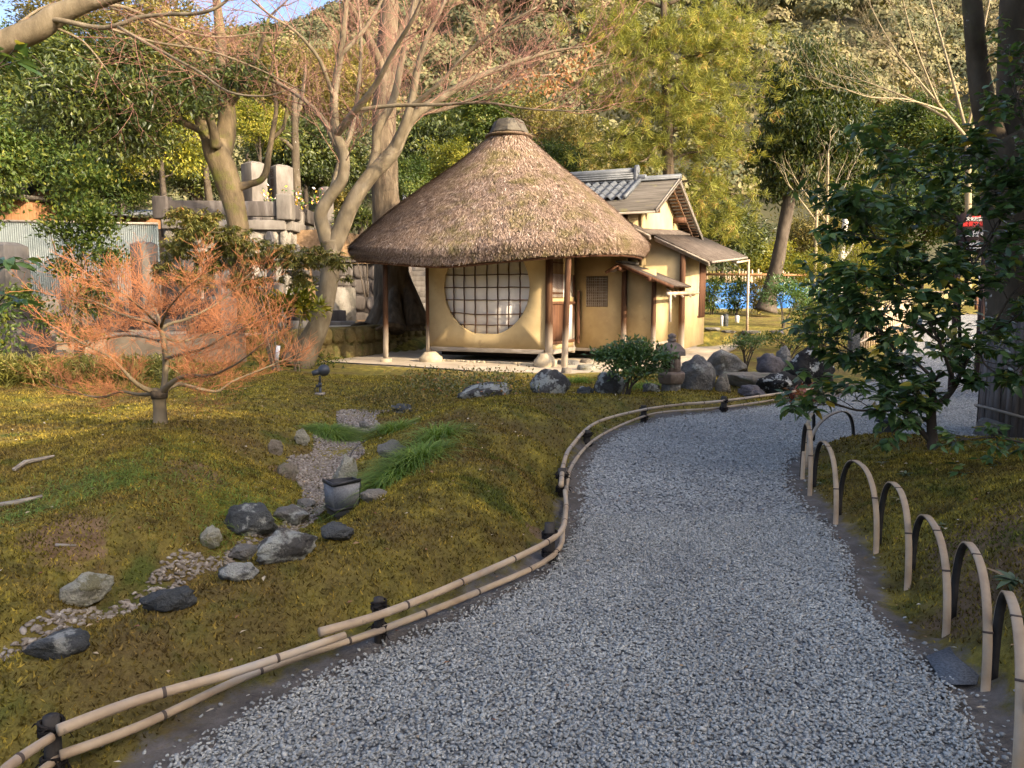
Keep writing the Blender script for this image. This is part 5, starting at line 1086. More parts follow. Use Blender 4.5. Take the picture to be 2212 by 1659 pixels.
def far_house(x0, x1, y_eave, y_ridge, y_base, Y, label, rz=0., gable=True, roof_m=None):
    c = A((x0 + x1) / 2, y_base, Y); W_ = (x1 - x0) * Y / FPX; ze, zr = float(A(x0, y_eave, Y)[2]), float(A(x0, y_ridge, Y)[2]); zb = 1.0
    T = thing('wooden_house', label, 'house', (c[0], c[1], zb), rz, None); ze -= zb; zr -= zb; D_ = 5.
    b = MB(); b.prism([(-W_ * .44, 0, 0), (W_ * .44, 0, 0), (W_ * .44, 0, ze), (0, 0, zr - .1), (-W_ * .44, 0, ze)] if gable else [(-W_ * .46, 0, 0), (W_ * .46, 0, 0), (W_ * .46, 0, ze), (-W_ * .46, 0, ze)], (0, D_, 0)); b.obj('wall', m_plank, T)
    mm = roof_m or m_tile
    if gable:
        for s_ in (-1, 1):
            b = MB(); b.prism([(0, -.5, zr), (s_ * W_ * .56, -.5, ze - .15), (s_ * W_ * .56, -.5, ze - .02), (0, -.5, zr + .14)], (0, D_ + .8, 0)); b.obj('roof_slope', mm, T)
        b = MB(); b.tube([(0, -.55, zr + .16), (0, D_ + .3, zr + .16)], .14, 8); b.obj('ridge', mm, T)
    else:
        b = MB(); b.prism([(-W_ * .55, -.8, ze), (W_ * .55, -.8, ze), (W_ * .55, D_, zr), (-W_ * .55, D_, zr)], (0, 0, .12)); b.obj('roof_slope', mm, T)
    b = MB(); b.box((W_ * .1, -.02, ze * .62), (W_ * .22, .05, .7)); b.obj('window', m_dark, T)
far_house(48, 150, 432, 396, 490, 34, 'brown plank house with a grey tiled gable roof beyond the fence')
far_house(-60, 68, 432, 414, 490, 31, 'long low plank shed with a thin eave at the far left', gable=False, roof_m=m_board)
far_house(205, 330, 470, 432, 500, 36, 'house with a blue grey tiled roof slope seen under the trees', gable=False)
# ------------------------------------------------------------------ back garden on the right
p0, p1 = A(1515, 660, 36), A(1790, 660, 38); T = thing('stake_fence', 'rustic fence of upright bamboo stakes behind the blue tarpaulin', 'fence', (p0[0], p0[1], hz(p0[0], p0[1]))); rg = random.Random(3)
for k in range(48):
    t = k / 47; q = (p1 - p0) * t; hh = float(A(1650, 588, 37)[2]) - hz(p0[0] + q[0], p0[1] + q[1]) + rg.uniform(-.25, .2); b = MB(); b.tube([(q[0], q[1], 0), (q[0] + rg.uniform(-.05, .05), q[1], hh)], .045, 6); b.obj('stake', m_bamboo, T, smooth=True)
b = MB()
for zz in (.6, 1.5): b.tube([(0, -.06, zz), ((p1 - p0)[0], (p1 - p0)[1] - .06, zz)], .035, 6)
b.obj('cross_rails', m_bamboo, T)
r = np.random.default_rng(4); ng = 26; c0, c1 = A(1532, 655, 34.5), A(1778, 655, 35.5); gz_ = hz(c0[0], c0[1]); zt = float(A(1650, 607, 35)[2])
X_, Z_ = np.meshgrid(np.linspace(0, 1, 60), np.linspace(0, 1, 16)); P_ = c0[None, None] + (c1 - c0)[None, None] * X_[..., None]; P_[..., 1] += .9 * Z_ + np.array([[.16 * noise.noise(Vector((a * 14, b_ * 3, 2))) for a, b_ in zip(ra, rb)] for ra, rb in zip(X_, Z_)]); P_[..., 2] = gz_ + (zt - gz_) * Z_ * (1 - .1 * np.array([[noise.noise(Vector((a * 5, 0, 7))) + .6 for a in ra] for ra in X_]))
i = np.arange(960).reshape(16, 60); o = raw('blue_tarpaulin', P_.reshape(-1, 3), [np.stack([i[:-1, :-1], i[:-1, 1:], i[1:, 1:], i[1:, :-1]], -1).reshape(-1, 4)], mat('blue_tarp', [(.3, (.02, .09, .26)), (.7, (.035, .16, .42))], 2, 5, .45, .4, .4, 6, .05), smooth=True); o.modifiers.new('t', 'SOLIDIFY').thickness = .01
tag(o, 'wrinkled blue tarpaulin draped over a heap behind the hedge', 'tarpaulin')
b = MB(); c = c0 + np.array([.1, .9, zt - gz_ + .05]); b.beam(c, c + (c1 - c0) * .98, .3, .1); tag(b.obj('timber_plank', m_plank), 'brown plank lying on top of the blue tarpaulin', 'plank')
for px, yb, yt, mm, lab, wpx in [(1567, 705, 679, m_rk['dark'], 'dark grey pipe stub standing beside a white one in the back moss', 12), (1559, 705, 682, mat('white_pvc', [(.4, (.6, .6, .58)), (.6, (.7, .7, .68))], 4), 'white pipe stub standing beside the dark one in the back moss', 7), (1592, 697, 682, mat('white_peg', [(.4, (.6, .58, .55)), (.6, (.7, .68, .66))], 4), 'short white marker peg right of the two pipe stubs', 9)]:
    p = hit(px, yb); zt = float(A(px, yt, p[1])[2]); b = MB(); b.lathe([(wpx / 2 * p[1] / FPX, -.05), (wpx / 2 * p[1] / FPX, zt - p[2]), (wpx / 3 * p[1] / FPX, zt - p[2] + .01)], 12); o = b.obj('pipe_stub', mm, smooth=False); o.location = tuple(p); tag(o, lab, 'pipe')
p = hit(600, 770); b = MB(); b.box((0, 0, .12), (.06, .02, .24), rot=Matrix.Rotation(.15, 3, 'Y')); o = b.obj('plant_label', mat('white_plate', [(.4, (.7, .69, .66)), (.6, (.8, .79, .76))], 4)); o.location = A(600, 778, 12.6); tag(o, 'little white plant tag at the foot of the leaning maple trunk', 'plant label')
# far right: slat fence, yard rail, sunlit lawn, signs
q0, q1 = Gb(1852, 772), Gb(1962, 712); zf = float(zback(q0[1])); T = thing('bamboo_slat_fence', 'fence of upright pale bamboo slats beside the far path', 'fence', (*q0, zf)); d = np.array(q1) - np.array(q0)
for k in range(26):
    t = k / 25; x, y = d * t; b = MB(); zz = float(zback(q0[1] + y)) - zf; b.tube([(x, y, zz - .05), (x, y, zz + 1.05 + .05 * math.sin(k * 3))], .032, 6); b.obj('slat', m_bamboo, T, smooth=True)
for zz in (.35, .85):
    b = MB(); b.tube([(0, -.05, zz), (d[0], d[1] - .05, zz + float(zback(q1[1])) - zf)], .035, 6); b.obj('rail', m_bamboo, T, smooth=True)
b = MB(); b.tube([(-.7, -.6, .85), (.05, 0, .9)], .05, 8); b.obj('gate_bar', m_bamboo, T, smooth=True)
p = Gb(1842, 790); b = MB(); b.box((0, 0, .4), (.2, .2, .85)); o = b.obj('stone_bollard', m_rk['dark'], bev=.02); o.location = (*p, float(zback(p[1]))); tag(o, 'dark square stone post at the near end of the slat fence', 'stone post')
q0 = A(1985, 684, 34); T = thing('yard_rail', 'horizontal bamboo rail on two brown posts before the sunlit lawn', 'rail fence', (q0[0], q0[1], hz(q0[0], q0[1])))
b = MB(); zz = float(A(2050, 632, 34)[2]) - hz(q0[0], q0[1]); b.tube([(0, 0, zz), (4.2, .1, zz + .02)], .06, 8); b.obj('rail', m_bamboo, T, smooth=True)
for xx in (.5, 2.55):
    b = MB(); b.box((xx, .1, zz / 2), (.1, .1, zz)); b.obj('post', m_wood, T)
LW = [A(1900, 680, 37), A(2240, 680, 37), A(2300, 655, 47), A(1880, 655, 47)]; P_ = [(q[0], q[1], hz(q[0], q[1]) + .06) for q in LW]
o = raw('dry_lawn', P_, [[(0, 1, 2, 3)]], mat('straw_lawn', [(.3, (.35, .28, .12)), (.6, (.5, .42, .2)), (.8, (.6, .5, .28))], 3, 9, .95, .1, .5, 20, .05, world=True)); tag(o, kind='structure')
m_brown = flat('brown_sign_board', (.075, .045, .04), .7, .3); m_red = flat('red_sign_print', (.72, .03, .03), .6, .3); m_white = flat('white_sign_print', (.8, .8, .78), .6, .3)
Ys = 12.5; p = A(2097, 640, Ys); s_ = Ys / FPX; zb = hz(p[0], p[1]); T = thing('heritage_sign', 'dark brown peaked notice board with a red layered emblem behind the shrub leaves', 'sign', (p[0], p[1], zb), R(-6))
def sz_(y): return float(A(2097, y, Ys)[2]) - zb
b = MB(); b.prism([(-34 * s_, 0, sz_(548)), (34 * s_, 0, sz_(548)), (34 * s_, 0, sz_(462)), (6 * s_, 0, sz_(447)), (-36 * s_, 0, sz_(464))], (0, .04, 0)); b.obj('board', m_brown, T)
b = MB()
for xx in (-26, 26): b.box((xx * s_, .06, sz_(500) / 2), (.07, .05, sz_(500)))
b.obj('sign_legs', m_brown, T)
b = MB()
for k in range(3):
    y_ = 455 + k * 5.2; P_ = [(x * s_ + .0, -.006, sz_(y_ + 2.2 * (1 - (x / 9.5) ** 2))) for x in np.linspace(-9.5, 9.5, 9)] + [(x * s_, -.006, sz_(y_ + 4.6 + 2.4 * (1 - (x / 9.5) ** 2) - 1.2)) for x in np.linspace(8.5, -8.5, 9)]; b.prism(P_, (0, .004, 0))
b.obj('emblem', m_red, T)
for txt, y_, sz, mm in (('文化財愛護', 476, 8.4, m_white), ('重要文化財', 488, 11, m_red), ('高台寺', 510, 16, m_white), ('傘亭', 530, 12, m_white)):
    stone_text(txt, sz * s_, (1 * s_, -.008, sz_(y_)), (R(90), 0, 0), T, mm, 'sign_text', False)
b = MB(); b.box((0, -.006, sz_(536)), (30 * s_, .004, .014)); b.obj('white_line', m_white, T)
p = A(2128, 640, 30); zb = hz(p[0], p[1]); T = thing('white_notice', 'small white notice with a black character beside the great trunk', 'sign', (p[0], p[1], zb)); z1 = float(A(2128, 582, 30)[2]) - zb; z0 = float(A(2128, 622, 30)[2]) - zb
b = MB(); b.box((0, 0, (z0 + z1) / 2), (.6, .03, z1 - z0)); b.obj('board', m_white, T); b = MB(); b.box((0, .03, z0 / 2), (.06, .05, z0 + .1)); b.obj('sign_post', m_wood, T); stone_text('拝', .36, (-.05, -.02, z1 - .5), (R(90), 0, 0), T, m_ink, 'sign_text')
# dark gate with a tiled eave at the far right, and an unseen hall added to shade the path (gate mostly outside the picture)
p = A(2216, 760, 11); T = thing('wooden_gate', 'red brown timber gate post and dark eave at the right edge of the picture', 'gate', (p[0], p[1], 0))
b = MB(); b.box((.12, 0, 1.6), (.2, .2, 3.2)); b.obj('gate_post', m_wood, T, bev=.01); b = MB(); b.prism([(-.58, .3, 3.5), (1.6, .3, 5.0), (1.6, .3, 5.1), (-.58, .3, 3.58)], (0, .9, 0)); b.obj('eave', m_postw, T)
b = MB(); b.box((.9, .05, 1.4), (1.3, .06, 2.8)); b.obj('gate_panel', m_wood, T)
dl = unit(np.array([.61, .79])); sh = np.array([-.79, .61])
def hall(off, t0, t1, Hh, D_, label):
    c = sh * off + dl * (t0 + t1) / 2; T = thing('shade_hall', label, 'temple hall', (c[0], c[1], 0), math.atan2(dl[1], dl[0])); L_ = t1 - t0
    b = MB(); b.box((0, 0, Hh * .22), (L_ - 2, D_ - 3, Hh * .44)); b.obj('wall', m_plank, T)
    b = MB(); e = Hh * .42; b.add([(-L_ / 2, -D_ / 2, e), (L_ / 2, -D_ / 2, e), (L_ / 2, D_ / 2, e), (-L_ / 2, D_ / 2, e), (-L_ / 2 + D_ * .25, 0, Hh), (L_ / 2 - D_ * .25, 0, Hh)], [(0, 1, 5, 4), (1, 2, 5), (2, 3, 4, 5), (3, 0, 4), (3, 2, 1, 0)]); b.obj('roof', m_tile, T)
    for k in range(9):
        b = MB(); b.tube([(-L_ / 2 + 1.2 + k * (L_ - 2.4) / 8, D_ / 2 - .8, 0), (-L_ / 2 + 1.2 + k * (L_ - 2.4) / 8, D_ / 2 - .8, e + .1)], .15, 8); b.obj('pillar', m_wood, T)
hall(7.75 - 7.6 * 2.246, -20, 22, 7.6, 9., 'unseen long timber hall with a hipped tile roof, added to shade the path')

# ------------------------------------------------------------------ far wooded hill
gx, gy = np.meshgrid(np.linspace(-190, 230, 90), np.linspace(62, 270, 60))
def hillz(x, y):
    a = x / y
    prof = 1.03 - .34 * sstep(-a, .12, .46) - .10 * sstep(a, .40, .56) + .03 * np.sin(x * .05)
    return 4 + 74 * np.clip((y - 66) / 135, 0, 1.25) ** .92 * prof * (1 - .35 * np.clip((y - 205) / 60, 0, 1)) + 3.0 * np.sin(x * .11 + y * .05) * np.clip((y - 80) / 60, 0, 1)
i = np.arange(gx.size).reshape(gx.shape)
o = raw('hill', np.stack([gx, gy, hillz(gx, gy) - 2], -1).reshape(-1, 3), [np.stack([i[:-1, :-1], i[:-1, 1:], i[1:, 1:], i[1:, :-1]], -1).reshape(-1, 4)], mat('hill_soil', [(.3, (.03, .032, .018)), (.7, (.07, .065, .03))], .3, world=True), smooth=True); tag(o, kind='structure')
r = np.random.default_rng(31); n = 2300; x = r.uniform(-150, 190, n); y = r.uniform(74, 215, n); k = np.abs(x / y) < .82; x, y = x[k], y[k]; n = len(x)
Vs, Ts = [], []
for q in range(n):
    nc = 470; R_ = r.uniform(2.2, 4.2); d = unit(r.normal(size=(nc, 3))); d[:, 2] = np.abs(d[:, 2]) * 1.0 - .15; P_ = d * R_ * (.75 + .3 * r.random((nc, 1))) * np.array([1, 1, .9]) * (1 + .25 * np.sin(d[:, :1] * 6 + q) * np.cos(d[:, 1:2] * 7 + q)) + np.array([x[q], y[q], float(hillz(x[q], y[q])) + R_ * .45])
    sd = .13 + .0012 * y[q]; a = unit(d + np.array([0, 0, .15]) + r.normal(size=(nc, 3)) * .28); t1 = unit(np.cross(a, r.normal(size=(nc, 3)))); t2 = np.cross(a, t1); s1 = sd * (.6 + .8 * r.random((nc, 1)))
    Vs.append(np.stack([P_ - t1 * s1, P_ + t2 * s1 * .8, P_ + t1 * s1, P_ - t2 * s1 * .8], 1).reshape(-1, 3)); Ts.append(np.clip(r.normal(.15 + .7 * r.random(), .09, nc), 0, 1))
V_ = np.concatenate(Vs); o = raw('hill_forest', V_, [np.arange(len(V_)).reshape(-1, 4)], m_hill, tint=np.concatenate(Ts)); tag(o, 'far hillside covered in rounded olive and golden tree crowns', 'forest', kind='stuff')

# ------------------------------------------------------------------ tree crowns in the middle distance
PROTO = {}
for kind, m, a in (('dark', m_leaf_dark, dict(nc=120, nl=95, rc=.42, L=.26, Wd=.11)), ('mid', m_leaf_mid, dict(nc=120, nl=95, rc=.42, L=.25, Wd=.11)), ('yellow', m_leaf_yel, dict(nc=110, nl=90, rc=.42, L=.23, Wd=.10)), ('gold', m_leaf_gold, dict(nc=130, nl=80, rc=.36, L=.22, Wd=.08))):
    PROTO[kind] = [crown_mesh(kind + '_crown', m, 50 + k * 7 + len(kind), (2.5, 2.5, 2.6), droop=.25, shell=.5, low=-.85, **a) for k in range(2)]
def bg_tree(px, ytop, ybot, wpx, Y, kind, label, seed, trunk_px=5, zb=None, lean=0., name='broadleaf_tree', bark=None, group='trees behind the garden'):
    c = A(px, (ytop + ybot) / 2, Y); zt, zl = float(A(px, ytop, Y)[2]), float(A(px, ybot, Y)[2]); W_ = wpx * Y / FPX; z0 = hz(c[0], c[1]) if zb is None else zb
    z0 = min(z0, zl - .3); T = thing(name, label, 'tree', (c[0] + lean, c[1], z0), group=group); me, cc = PROTO[kind][seed % 2]
    o = link('crown', me, T); o.scale = (W_ / 5.6, W_ / 5.6, (zt - zl) / 5.6); o.location = (-lean, 0, c[2] - z0); o.rotation_euler = (0, 0, seed * 1.7)
    b = MB(); rr_ = trunk_px * Y / FPX / 2; zc = c[2] - z0; rg = random.Random(seed)
    b.tube([(0, 0, -.3), (-lean * .3 + rg.uniform(-.15, .15), 0, zc * .4), (-lean * .7, 0, zc * .8), (-lean, 0, zc + (zt - zl) * .25)], [rr_ * 1.3, rr_, rr_ * .8, rr_ * .25], 8, wob=.2, seed=seed)
    for q in range(7):
        e = cc[(q * 13 + seed) % len(cc)] * np.array([W_ / 5.6, W_ / 5.6, (zt - zl) / 5.6]) * .9; f = rg.uniform(.55, 1.); s_ = Vector((-lean * f, 0, zc * f)); e = Vector((e[0] - lean, e[1], e[2] + zc)); b.tube([s_, s_.lerp(e, .5) + Vector((0, 0, -.15)), e], [rr_ * .45, rr_ * .28, rr_ * .08], 5)
    b.obj('trunk', bark or m_bark_dark, T, smooth=True); return T
TREES = [
 (40, 130, 420, 260, 33, 'dark', 'dark evergreen at the far left beyond the plank house', 8), (330, -60, 200, 260, 46, 'gold', 'very tall olive tree crown reaching the top edge on the left', 10), (130, -40, 150, 230, 48, 'gold', 'bare looking olive crown in the upper left corner', 10),
 (-40, 200, 460, 240, 27, 'mid', 'green bush like tree cut by the left edge above the shed', 8),
 (165, 250, 470, 190, 32, 'mid', 'mid green tree rising right behind the plank house', 8), (345, 195, 400, 200, 27, 'yellow', 'bright yellow green tree between plank house and forked trunk', 12),
 (250, 330, 470, 170, 28.5, 'mid', 'low leafy tree above the corrugated fence', 8), (430, 300, 445, 160, 31, 'dark', 'dark low tree left of the paired monuments', 14),
 (250, 60, 250, 300, 37, 'dark', 'tall dark evergreen behind the upper left branches', 12), (110, 60, 240, 260, 42, 'mid', 'pale topped tall tree near the upper left corner', 10),
 (410, 40, 260, 260, 38, 'gold', 'tall olive brown tree behind the reddish twigs on the left', 10), (560, 210, 330, 120, 30, 'yellow', 'yellow leaved tree directly behind the forked trunk', 7),
 (640, 230, 430, 190, 34, 'dark', 'dark evergreen behind the grey pair of monuments', 22), (530, 60, 260, 260, 42, 'mid', 'tall green tree behind the fork of the mossy trunk', 10),
 (720, 260, 450, 150, 36, 'dark', 'dark tree between the two bare maple stems', 10), (770, 80, 300, 200, 44, 'gold', 'tall golden tree behind the bare maple crown', 10), (655, 90, 260, 200, 40, 'gold', 'golden brown tree left of the straight thick trunk', 9),
 (905, 225, 450, 200, 31, 'dark', 'glossy dark evergreen just left of the thatch apex', 10), (880, 330, 450, 110, 27, 'mid', 'low green tree touching the left thatch slope', 6), (985, 300, 420, 120, 29, 'yellow', 'yellow fringed shrub like tree behind the thatch shoulder', 6),
 (965, 180, 330, 150, 38, 'dark', 'dark tree top under the spreading bare branches', 8), (1045, 195, 330, 170, 35, 'mid', 'sunlit green tree right behind the thatch apex', 8), (1150, 175, 380, 170, 36, 'gold', 'golden olive tree right of the thatch apex', 8),
 (1230, 220, 420, 150, 33, 'gold', 'second golden tree nearer the tiled roof', 7), (1195, 300, 430, 130, 31, 'mid', 'green shrubby tree behind the tiled ridge', 6), (1090, 300, 420, 160, 33, 'yellow', 'yellow green tree hidden mostly by the thatch', 6),
 (1330, 330, 500, 200, 38, 'gold', 'olive tree behind the lower pine boughs', 8), (1560, 420, 600, 190, 36, 'dark', 'dark round tree behind the gable end', 8), (1480, 480, 620, 130, 39, 'gold', 'golden bush tree between the gable and the dark round tree', 6),
 (1640, 500, 620, 150, 40, 'yellow', 'bright yellow green tree behind the leaning trunk', 7), (1760, 430, 600, 170, 41, 'gold', 'golden green tree behind the thin bare saplings', 6), (1850, 400, 590, 190, 44, 'yellow', 'yellow green tree over the far end of the stake fence', 7),
 (1960, 200, 350, 190, 48, 'mid', 'rounded green tree on the slope under the bare pale tree', 8), (2080, 230, 420, 200, 46, 'mid', 'dense green tree behind the twin trunks', 8), (2000, 350, 560, 220, 40, 'mid', 'green tree behind the notice board', 8), (2180, 330, 600, 240, 38, 'dark', 'dark tree at the right edge behind the gate', 10),
 (1720, 540, 650, 150, 38.5, 'yellow', 'low yellow hedge tree right of the leaning trunk', 5), (1900, 520, 650, 140, 36, 'gold', 'golden shrub tree beyond the slat fence', 5)]
for q, t in enumerate(TREES): bg_tree(*t[:7], q, t[7])
# ------------------------------------------------------------------ traced trees: limbs given by picture points at real distances
def limb(L_, Y0): return [(A(p[0], p[1], Y0 + p[2]), p[3] * (Y0 + p[2]) / FPX) for p in L_]
def limbs_obj(traces, Y0, base, m, T, name='trunk', k=12, wob=.14, n=4):
    b = MB(); out = []
    for q, L_ in enumerate(traces):
        pr = limb(L_, Y0); P_ = smooth([p for p, _ in pr], n); R_ = np.interp(np.linspace(0, 1, len(P_)), np.linspace(0, 1, len(pr)), [r_ for _, r_ in pr]); out.append((P_, R_))
        b.tube([p - base for p in P_], list(R_), k if R_[0] > .06 else 8, wob=wob, seed=q * 3.1)
    b.obj(name, m, T, smooth=True); return out
def sprout(lims, rng, lvl, every, L, r, up, nch=4, spread=.8, start=.3, flatz=1., rmax=1e9, ends=None, seg=4, outward=None):
    polys = []
    for P_, R_ in lims:
        n_ = len(P_); Ln = sum(np.linalg.norm(P_[i + 1] - P_[i]) for i in range(n_ - 1)); cnt = max(2, int(Ln / every)); 
        for c in range(cnt):
            f = start + (1 - start) * (c + rng.random()) / cnt; i = min(int(f * (n_ - 1)), n_ - 2); p = np.array(P_[i]); ax = unit(np.array(P_[i + 1]) - p)
            if R_[i] > rmax: continue
            s_ = rng.normal(size=3); s_ -= ax * s_.dot(ax); s_ = unit(s_); s_[2] *= flatz; d = unit(ax * .7 + s_ * spread + np.array([0, 0, up]))
            if outward is not None: d = unit(d + outward)
            grow(polys, p, d, L * (.6 + .7 * rng.random()), r, lvl, rng, nch, up, spread, .58, seg, flatz, ends)
        grow(polys, np.array(P_[-1]), unit(np.array(P_[-1]) - np.array(P_[-2])), L, max(float(R_[-1]), .004), lvl, rng, nch, up, spread, .58, seg, flatz, ends)
    return polys
# the bare maple with three stems
rng = np.random.default_rng(77); base = A(664, 775, 16.4); base[2] = hz(base[0], base[1]); T = thing('bare_maple', 'leafless grey maple with leaning trunk and long reddish twigged branches left of the thatch', 'tree', tuple(base))
TM = [[(640, 785, 0, 40), (662, 750, 0, 27), (688, 700, 0, 22), (704, 650, 0, 20), (712, 600, 0, 19), (716, 545, 0, 19), (714, 520, 0, 18)],
 [(714, 540, 0, 17), (701, 500, 0, 15), (693, 462, -.1, 14), (712, 425, -.1, 13), (740, 385, -.2, 12), (742, 330, -.3, 11), (724, 280, -.3, 10), (722, 200, -.4, 8), (735, 120, -.5, 7), (745, 40, -.6, 6), (752, -60, -.7, 4)],
 [(716, 545, 0, 18), (735, 500, .1, 18), (760, 440, .1, 17), (800, 380, .2, 16), (848, 330, .2, 15), (872, 285, .3, 12), (900, 245, .3, 10), (960, 207, .4, 8), (1020, 172, .5, 6.5), (1100, 140, .6, 5), (1190, 112, .7, 3), (1270, 100, .8, 1.5)],
 [(850, 330, .2, 11), (866, 290, .1, 10), (888, 225, 0, 8), (902, 150, 0, 7), (922, 80, -.1, 5), (960, 5, -.2, 4), (985, -60, -.2, 3)],
 [(798, 384, .2, 11), (812, 330, .3, 10), (816, 280, .4, 9), (850, 215, .5, 8), (866, 140, .6, 7), (882, 60, .7, 5), (905, -40, .8, 4)],
 [(886, 232, 0, 5.5), (950, 180, -.3, 4.5), (1010, 112, -.5, 3.5), (1080, 62, -.8, 2.5), (1160, 15, -1, 1.5)],
 [(726, 292, -.3, 8), (768, 238, -.8, 7), (812, 182, -1.2, 6), (855, 102, -1.6, 5), (895, 35, -2, 4), (925, -40, -2.2, 3)],
 [(768, 238, -.8, 4.5), (850, 228, -1, 4), (950, 226, -1.2, 3.2), (1050, 222, -1.4, 2.6), (1150, 236, -1.5, 2), (1260, 240, -1.6, 1.2)],
 [(742, 350, -.3, 7), (700, 262, .4, 5.5), (655, 215, .8, 4.5), (600, 180, 1.2, 3.5), (520, 150, 1.5, 2.2), (440, 140, 1.8, 1.2)],
 [(722, 215, -.4, 5), (690, 130, -.8, 4), (640, 70, -1.2, 3), (580, 30, -1.5, 2), (520, -20, -1.8, 1.5)],
 [(900, 245, .3, 5), (960, 236, .9, 4), (1040, 205, 1.4, 3), (1120, 170, 1.8, 2), (1210, 160, 2.2, 1.2)], [(735, 120, -.5, 5), (790, 60, -.2, 4), (830, -10, 0, 3)],
 [(712, 425, -.1, 6), (735, 350, .5, 6), (760, 280, 1, 5), (775, 180, 1.3, 4), (780, 80, 1.6, 3), (770, -20, 1.9, 2.5)]]
lm = limbs_obj(TM, 16.4, base, m_bark_maple, T)
tw = sprout(lm[1:], rng, 2, .34, 1.25, .011, .22, nch=5, spread=.75, start=.38, flatz=.6)
twigs_obj('twigs', tw, m_twig, T, base)
br = A(1190, 165, 17.5); cl = []
for _ in range(90): cl.append(A(1150 + rng.normal() * 38, 175 + rng.normal() * 14, 17.2 + rng.normal() * .3) + np.array([0, 0, .0]))
for _ in range(150): t = rng.random(); cl.append(A(1180 + 105 * t + rng.normal() * 8, 195 - 95 * t + rng.normal() * 12, 17.3 + rng.normal() * .3))
cl = np.array(cl) - base; n = len(cl); V_, F_ = leaves(cl, rng.normal(size=(n, 3)) + [0, 0, -.8], rng.normal(size=(n, 3)), .09, .06); raw('dry_leaves', V_, [F_], leafmat('dry_orange_leaves', [(0, (.24, .10, .04)), (1, (.38, .20, .09))], .3), T, tint=np.repeat(rng.random(n), 2))
# forked mossy tree
rng = np.random.default_rng(78); base = A(528, 705, 17.6); base[2] = hz(base[0], base[1]); T = thing('forked_tree', 'thick mossy forked tree with a dark leafy bough spreading left over the graves', 'tree', tuple(base))
TF = [[(530, 725, 0, 30), (527, 690, 0, 23), (522, 610, 0, 21), (517, 530, 0, 21), (508, 450, 0, 23), (490, 385, 0, 25), (472, 335, 0, 28), (465, 305, 0, 27)],
 [(470, 330, 0, 20), (445, 290, -.1, 14), (432, 262, -.1, 12), (424, 236, -.1, 11)], [(466, 318, -.3, 11), (460, 280, -.5, 9), (452, 252, -.6, 8), (447, 236, -.6, 7)], [(478, 330, .1, 22), (488, 285, .2, 19), (490, 235, .3, 17), (484, 180, .4, 14), (478, 100, .6, 11), (470, 20, .8, 9), (462, -60, 1, 7)],
 [(512, 405, 0, 11), (538, 398, 0, 8), (562, 390, -.1, 7), (575, 370, -.1, 7), (580, 335, -.1, 6), (589, 285, 0, 5.5), (597, 233, .1, 4.5), (590, 180, .2, 3)], [(588, 300, 0, 4.5), (612, 275, .1, 4), (620, 235, .2, 3.5), (628, 190, .3, 2.5)],
 [(440, 285, 0, 8), (405, 268, -.5, 7), (370, 256, -.9, 6), (310, 246, -1.4, 5), (250, 225, -1.9, 4), (180, 205, -2.4, 2.5)], [(486, 200, .4, 8), (440, 130, 0, 6), (380, 80, -.4, 4), (310, 40, -.8, 3)], [(488, 240, .3, 7), (530, 180, 0, 5), (560, 110, -.2, 4), (580, 40, -.4, 3)]]
lm = limbs_obj(TF, 17.6, base, m_bark_moss, T, k=14, wob=.2)
cs = []
for px, py, dz, w_, hh in [(110, 200, -2.2, 60, 36), (175, 230, -2.0, 70, 50), (240, 195, -1.6, 70, 52), (300, 250, -1.3, 70, 55), (360, 200, -1, 70, 45), (230, 290, -1.6, 80, 40), (400, 160, -.6, 60, 35), (140, 160, -2.2, 60, 30), (330, 310, -1.1, 50, 22), (480, 165, 0, 60, 30), (540, 150, .3, 50, 30), (430, 215, -.8, 45, 30), (80, 250, -2.4, 40, 30)]:
    for _ in range(int(w_ * hh / 26)): cs.append(A(px + rng.normal() * w_ * .42, py + rng.normal() * hh * .42, 17.6 + dz + rng.normal() * .5))
cs = np.array(cs); nl = 15; P_ = np.repeat(cs, nl, 0) + rng.normal(size=(len(cs) * nl, 3)) * np.array([.16, .16, .08]); n = len(P_); ct = np.repeat(rng.random(len(cs)), nl)
V_, F_ = leaves(P_ - base, rng.normal(size=(n, 3)) + [0, 0, -.35], rng.normal(size=(n, 3)) * .5 + [0, 0, 1], .11 + .05 * rng.random(n), .05); raw('crown', V_, [F_], m_leaf_dark, T, tint=np.repeat(np.clip(.55 * ct + .45 * rng.random(n), 0, 1) * .95, 2))
tw = sprout(lm[6:], rng, 1, .4, .9, .01, .05, nch=4, start=.2); twigs_obj('twigs', tw, m_bark_dark, T, base)
# thick straight tree with flaring roots
base = A(852, 692, 21.6); base[2] = hz(base[0], base[1]); T = thing('great_root_tree', 'massive straight trunk with flaring roots rising behind the left eave of the thatch', 'tree', tuple(base))
TG = [[(852, 712, 0, 64), (852, 690, 0, 52), (850, 655, 0, 42), (848, 610, 0, 37), (842, 540, 0, 34), (836, 470, 0, 31), (832, 380, 0, 28), (830, 280, 0, 26), (833, 180, .1, 24), (838, 90, .2, 21), (842, 0, .3, 18), (846, -90, .4, 15)],
 [(898, 705, -.3, 34), (888, 660, -.2, 26), (874, 610, 0, 17), (862, 560, .1, 10)], [(812, 708, -.4, 26), (824, 670, -.3, 20), (836, 610, -.1, 14), (840, 560, 0, 8)], [(850, 712, -.9, 24), (852, 670, -.6, 18), (852, 600, -.2, 10)], [(800, 705, -.8, 7), (780, 700, -1.2, 5), (760, 704, -1.6, 3)], [(870, 708, -1.1, 8), (842, 700, -1.5, 6), (812, 712, -1.8, 3)],
 [(834, 170, 0, 10), (800, 90, -.5, 8), (760, 20, -1, 6), (720, -50, -1.4, 4)], [(838, 120, 0, 9), (880, 40, .4, 7), (930, -40, .8, 5)]]
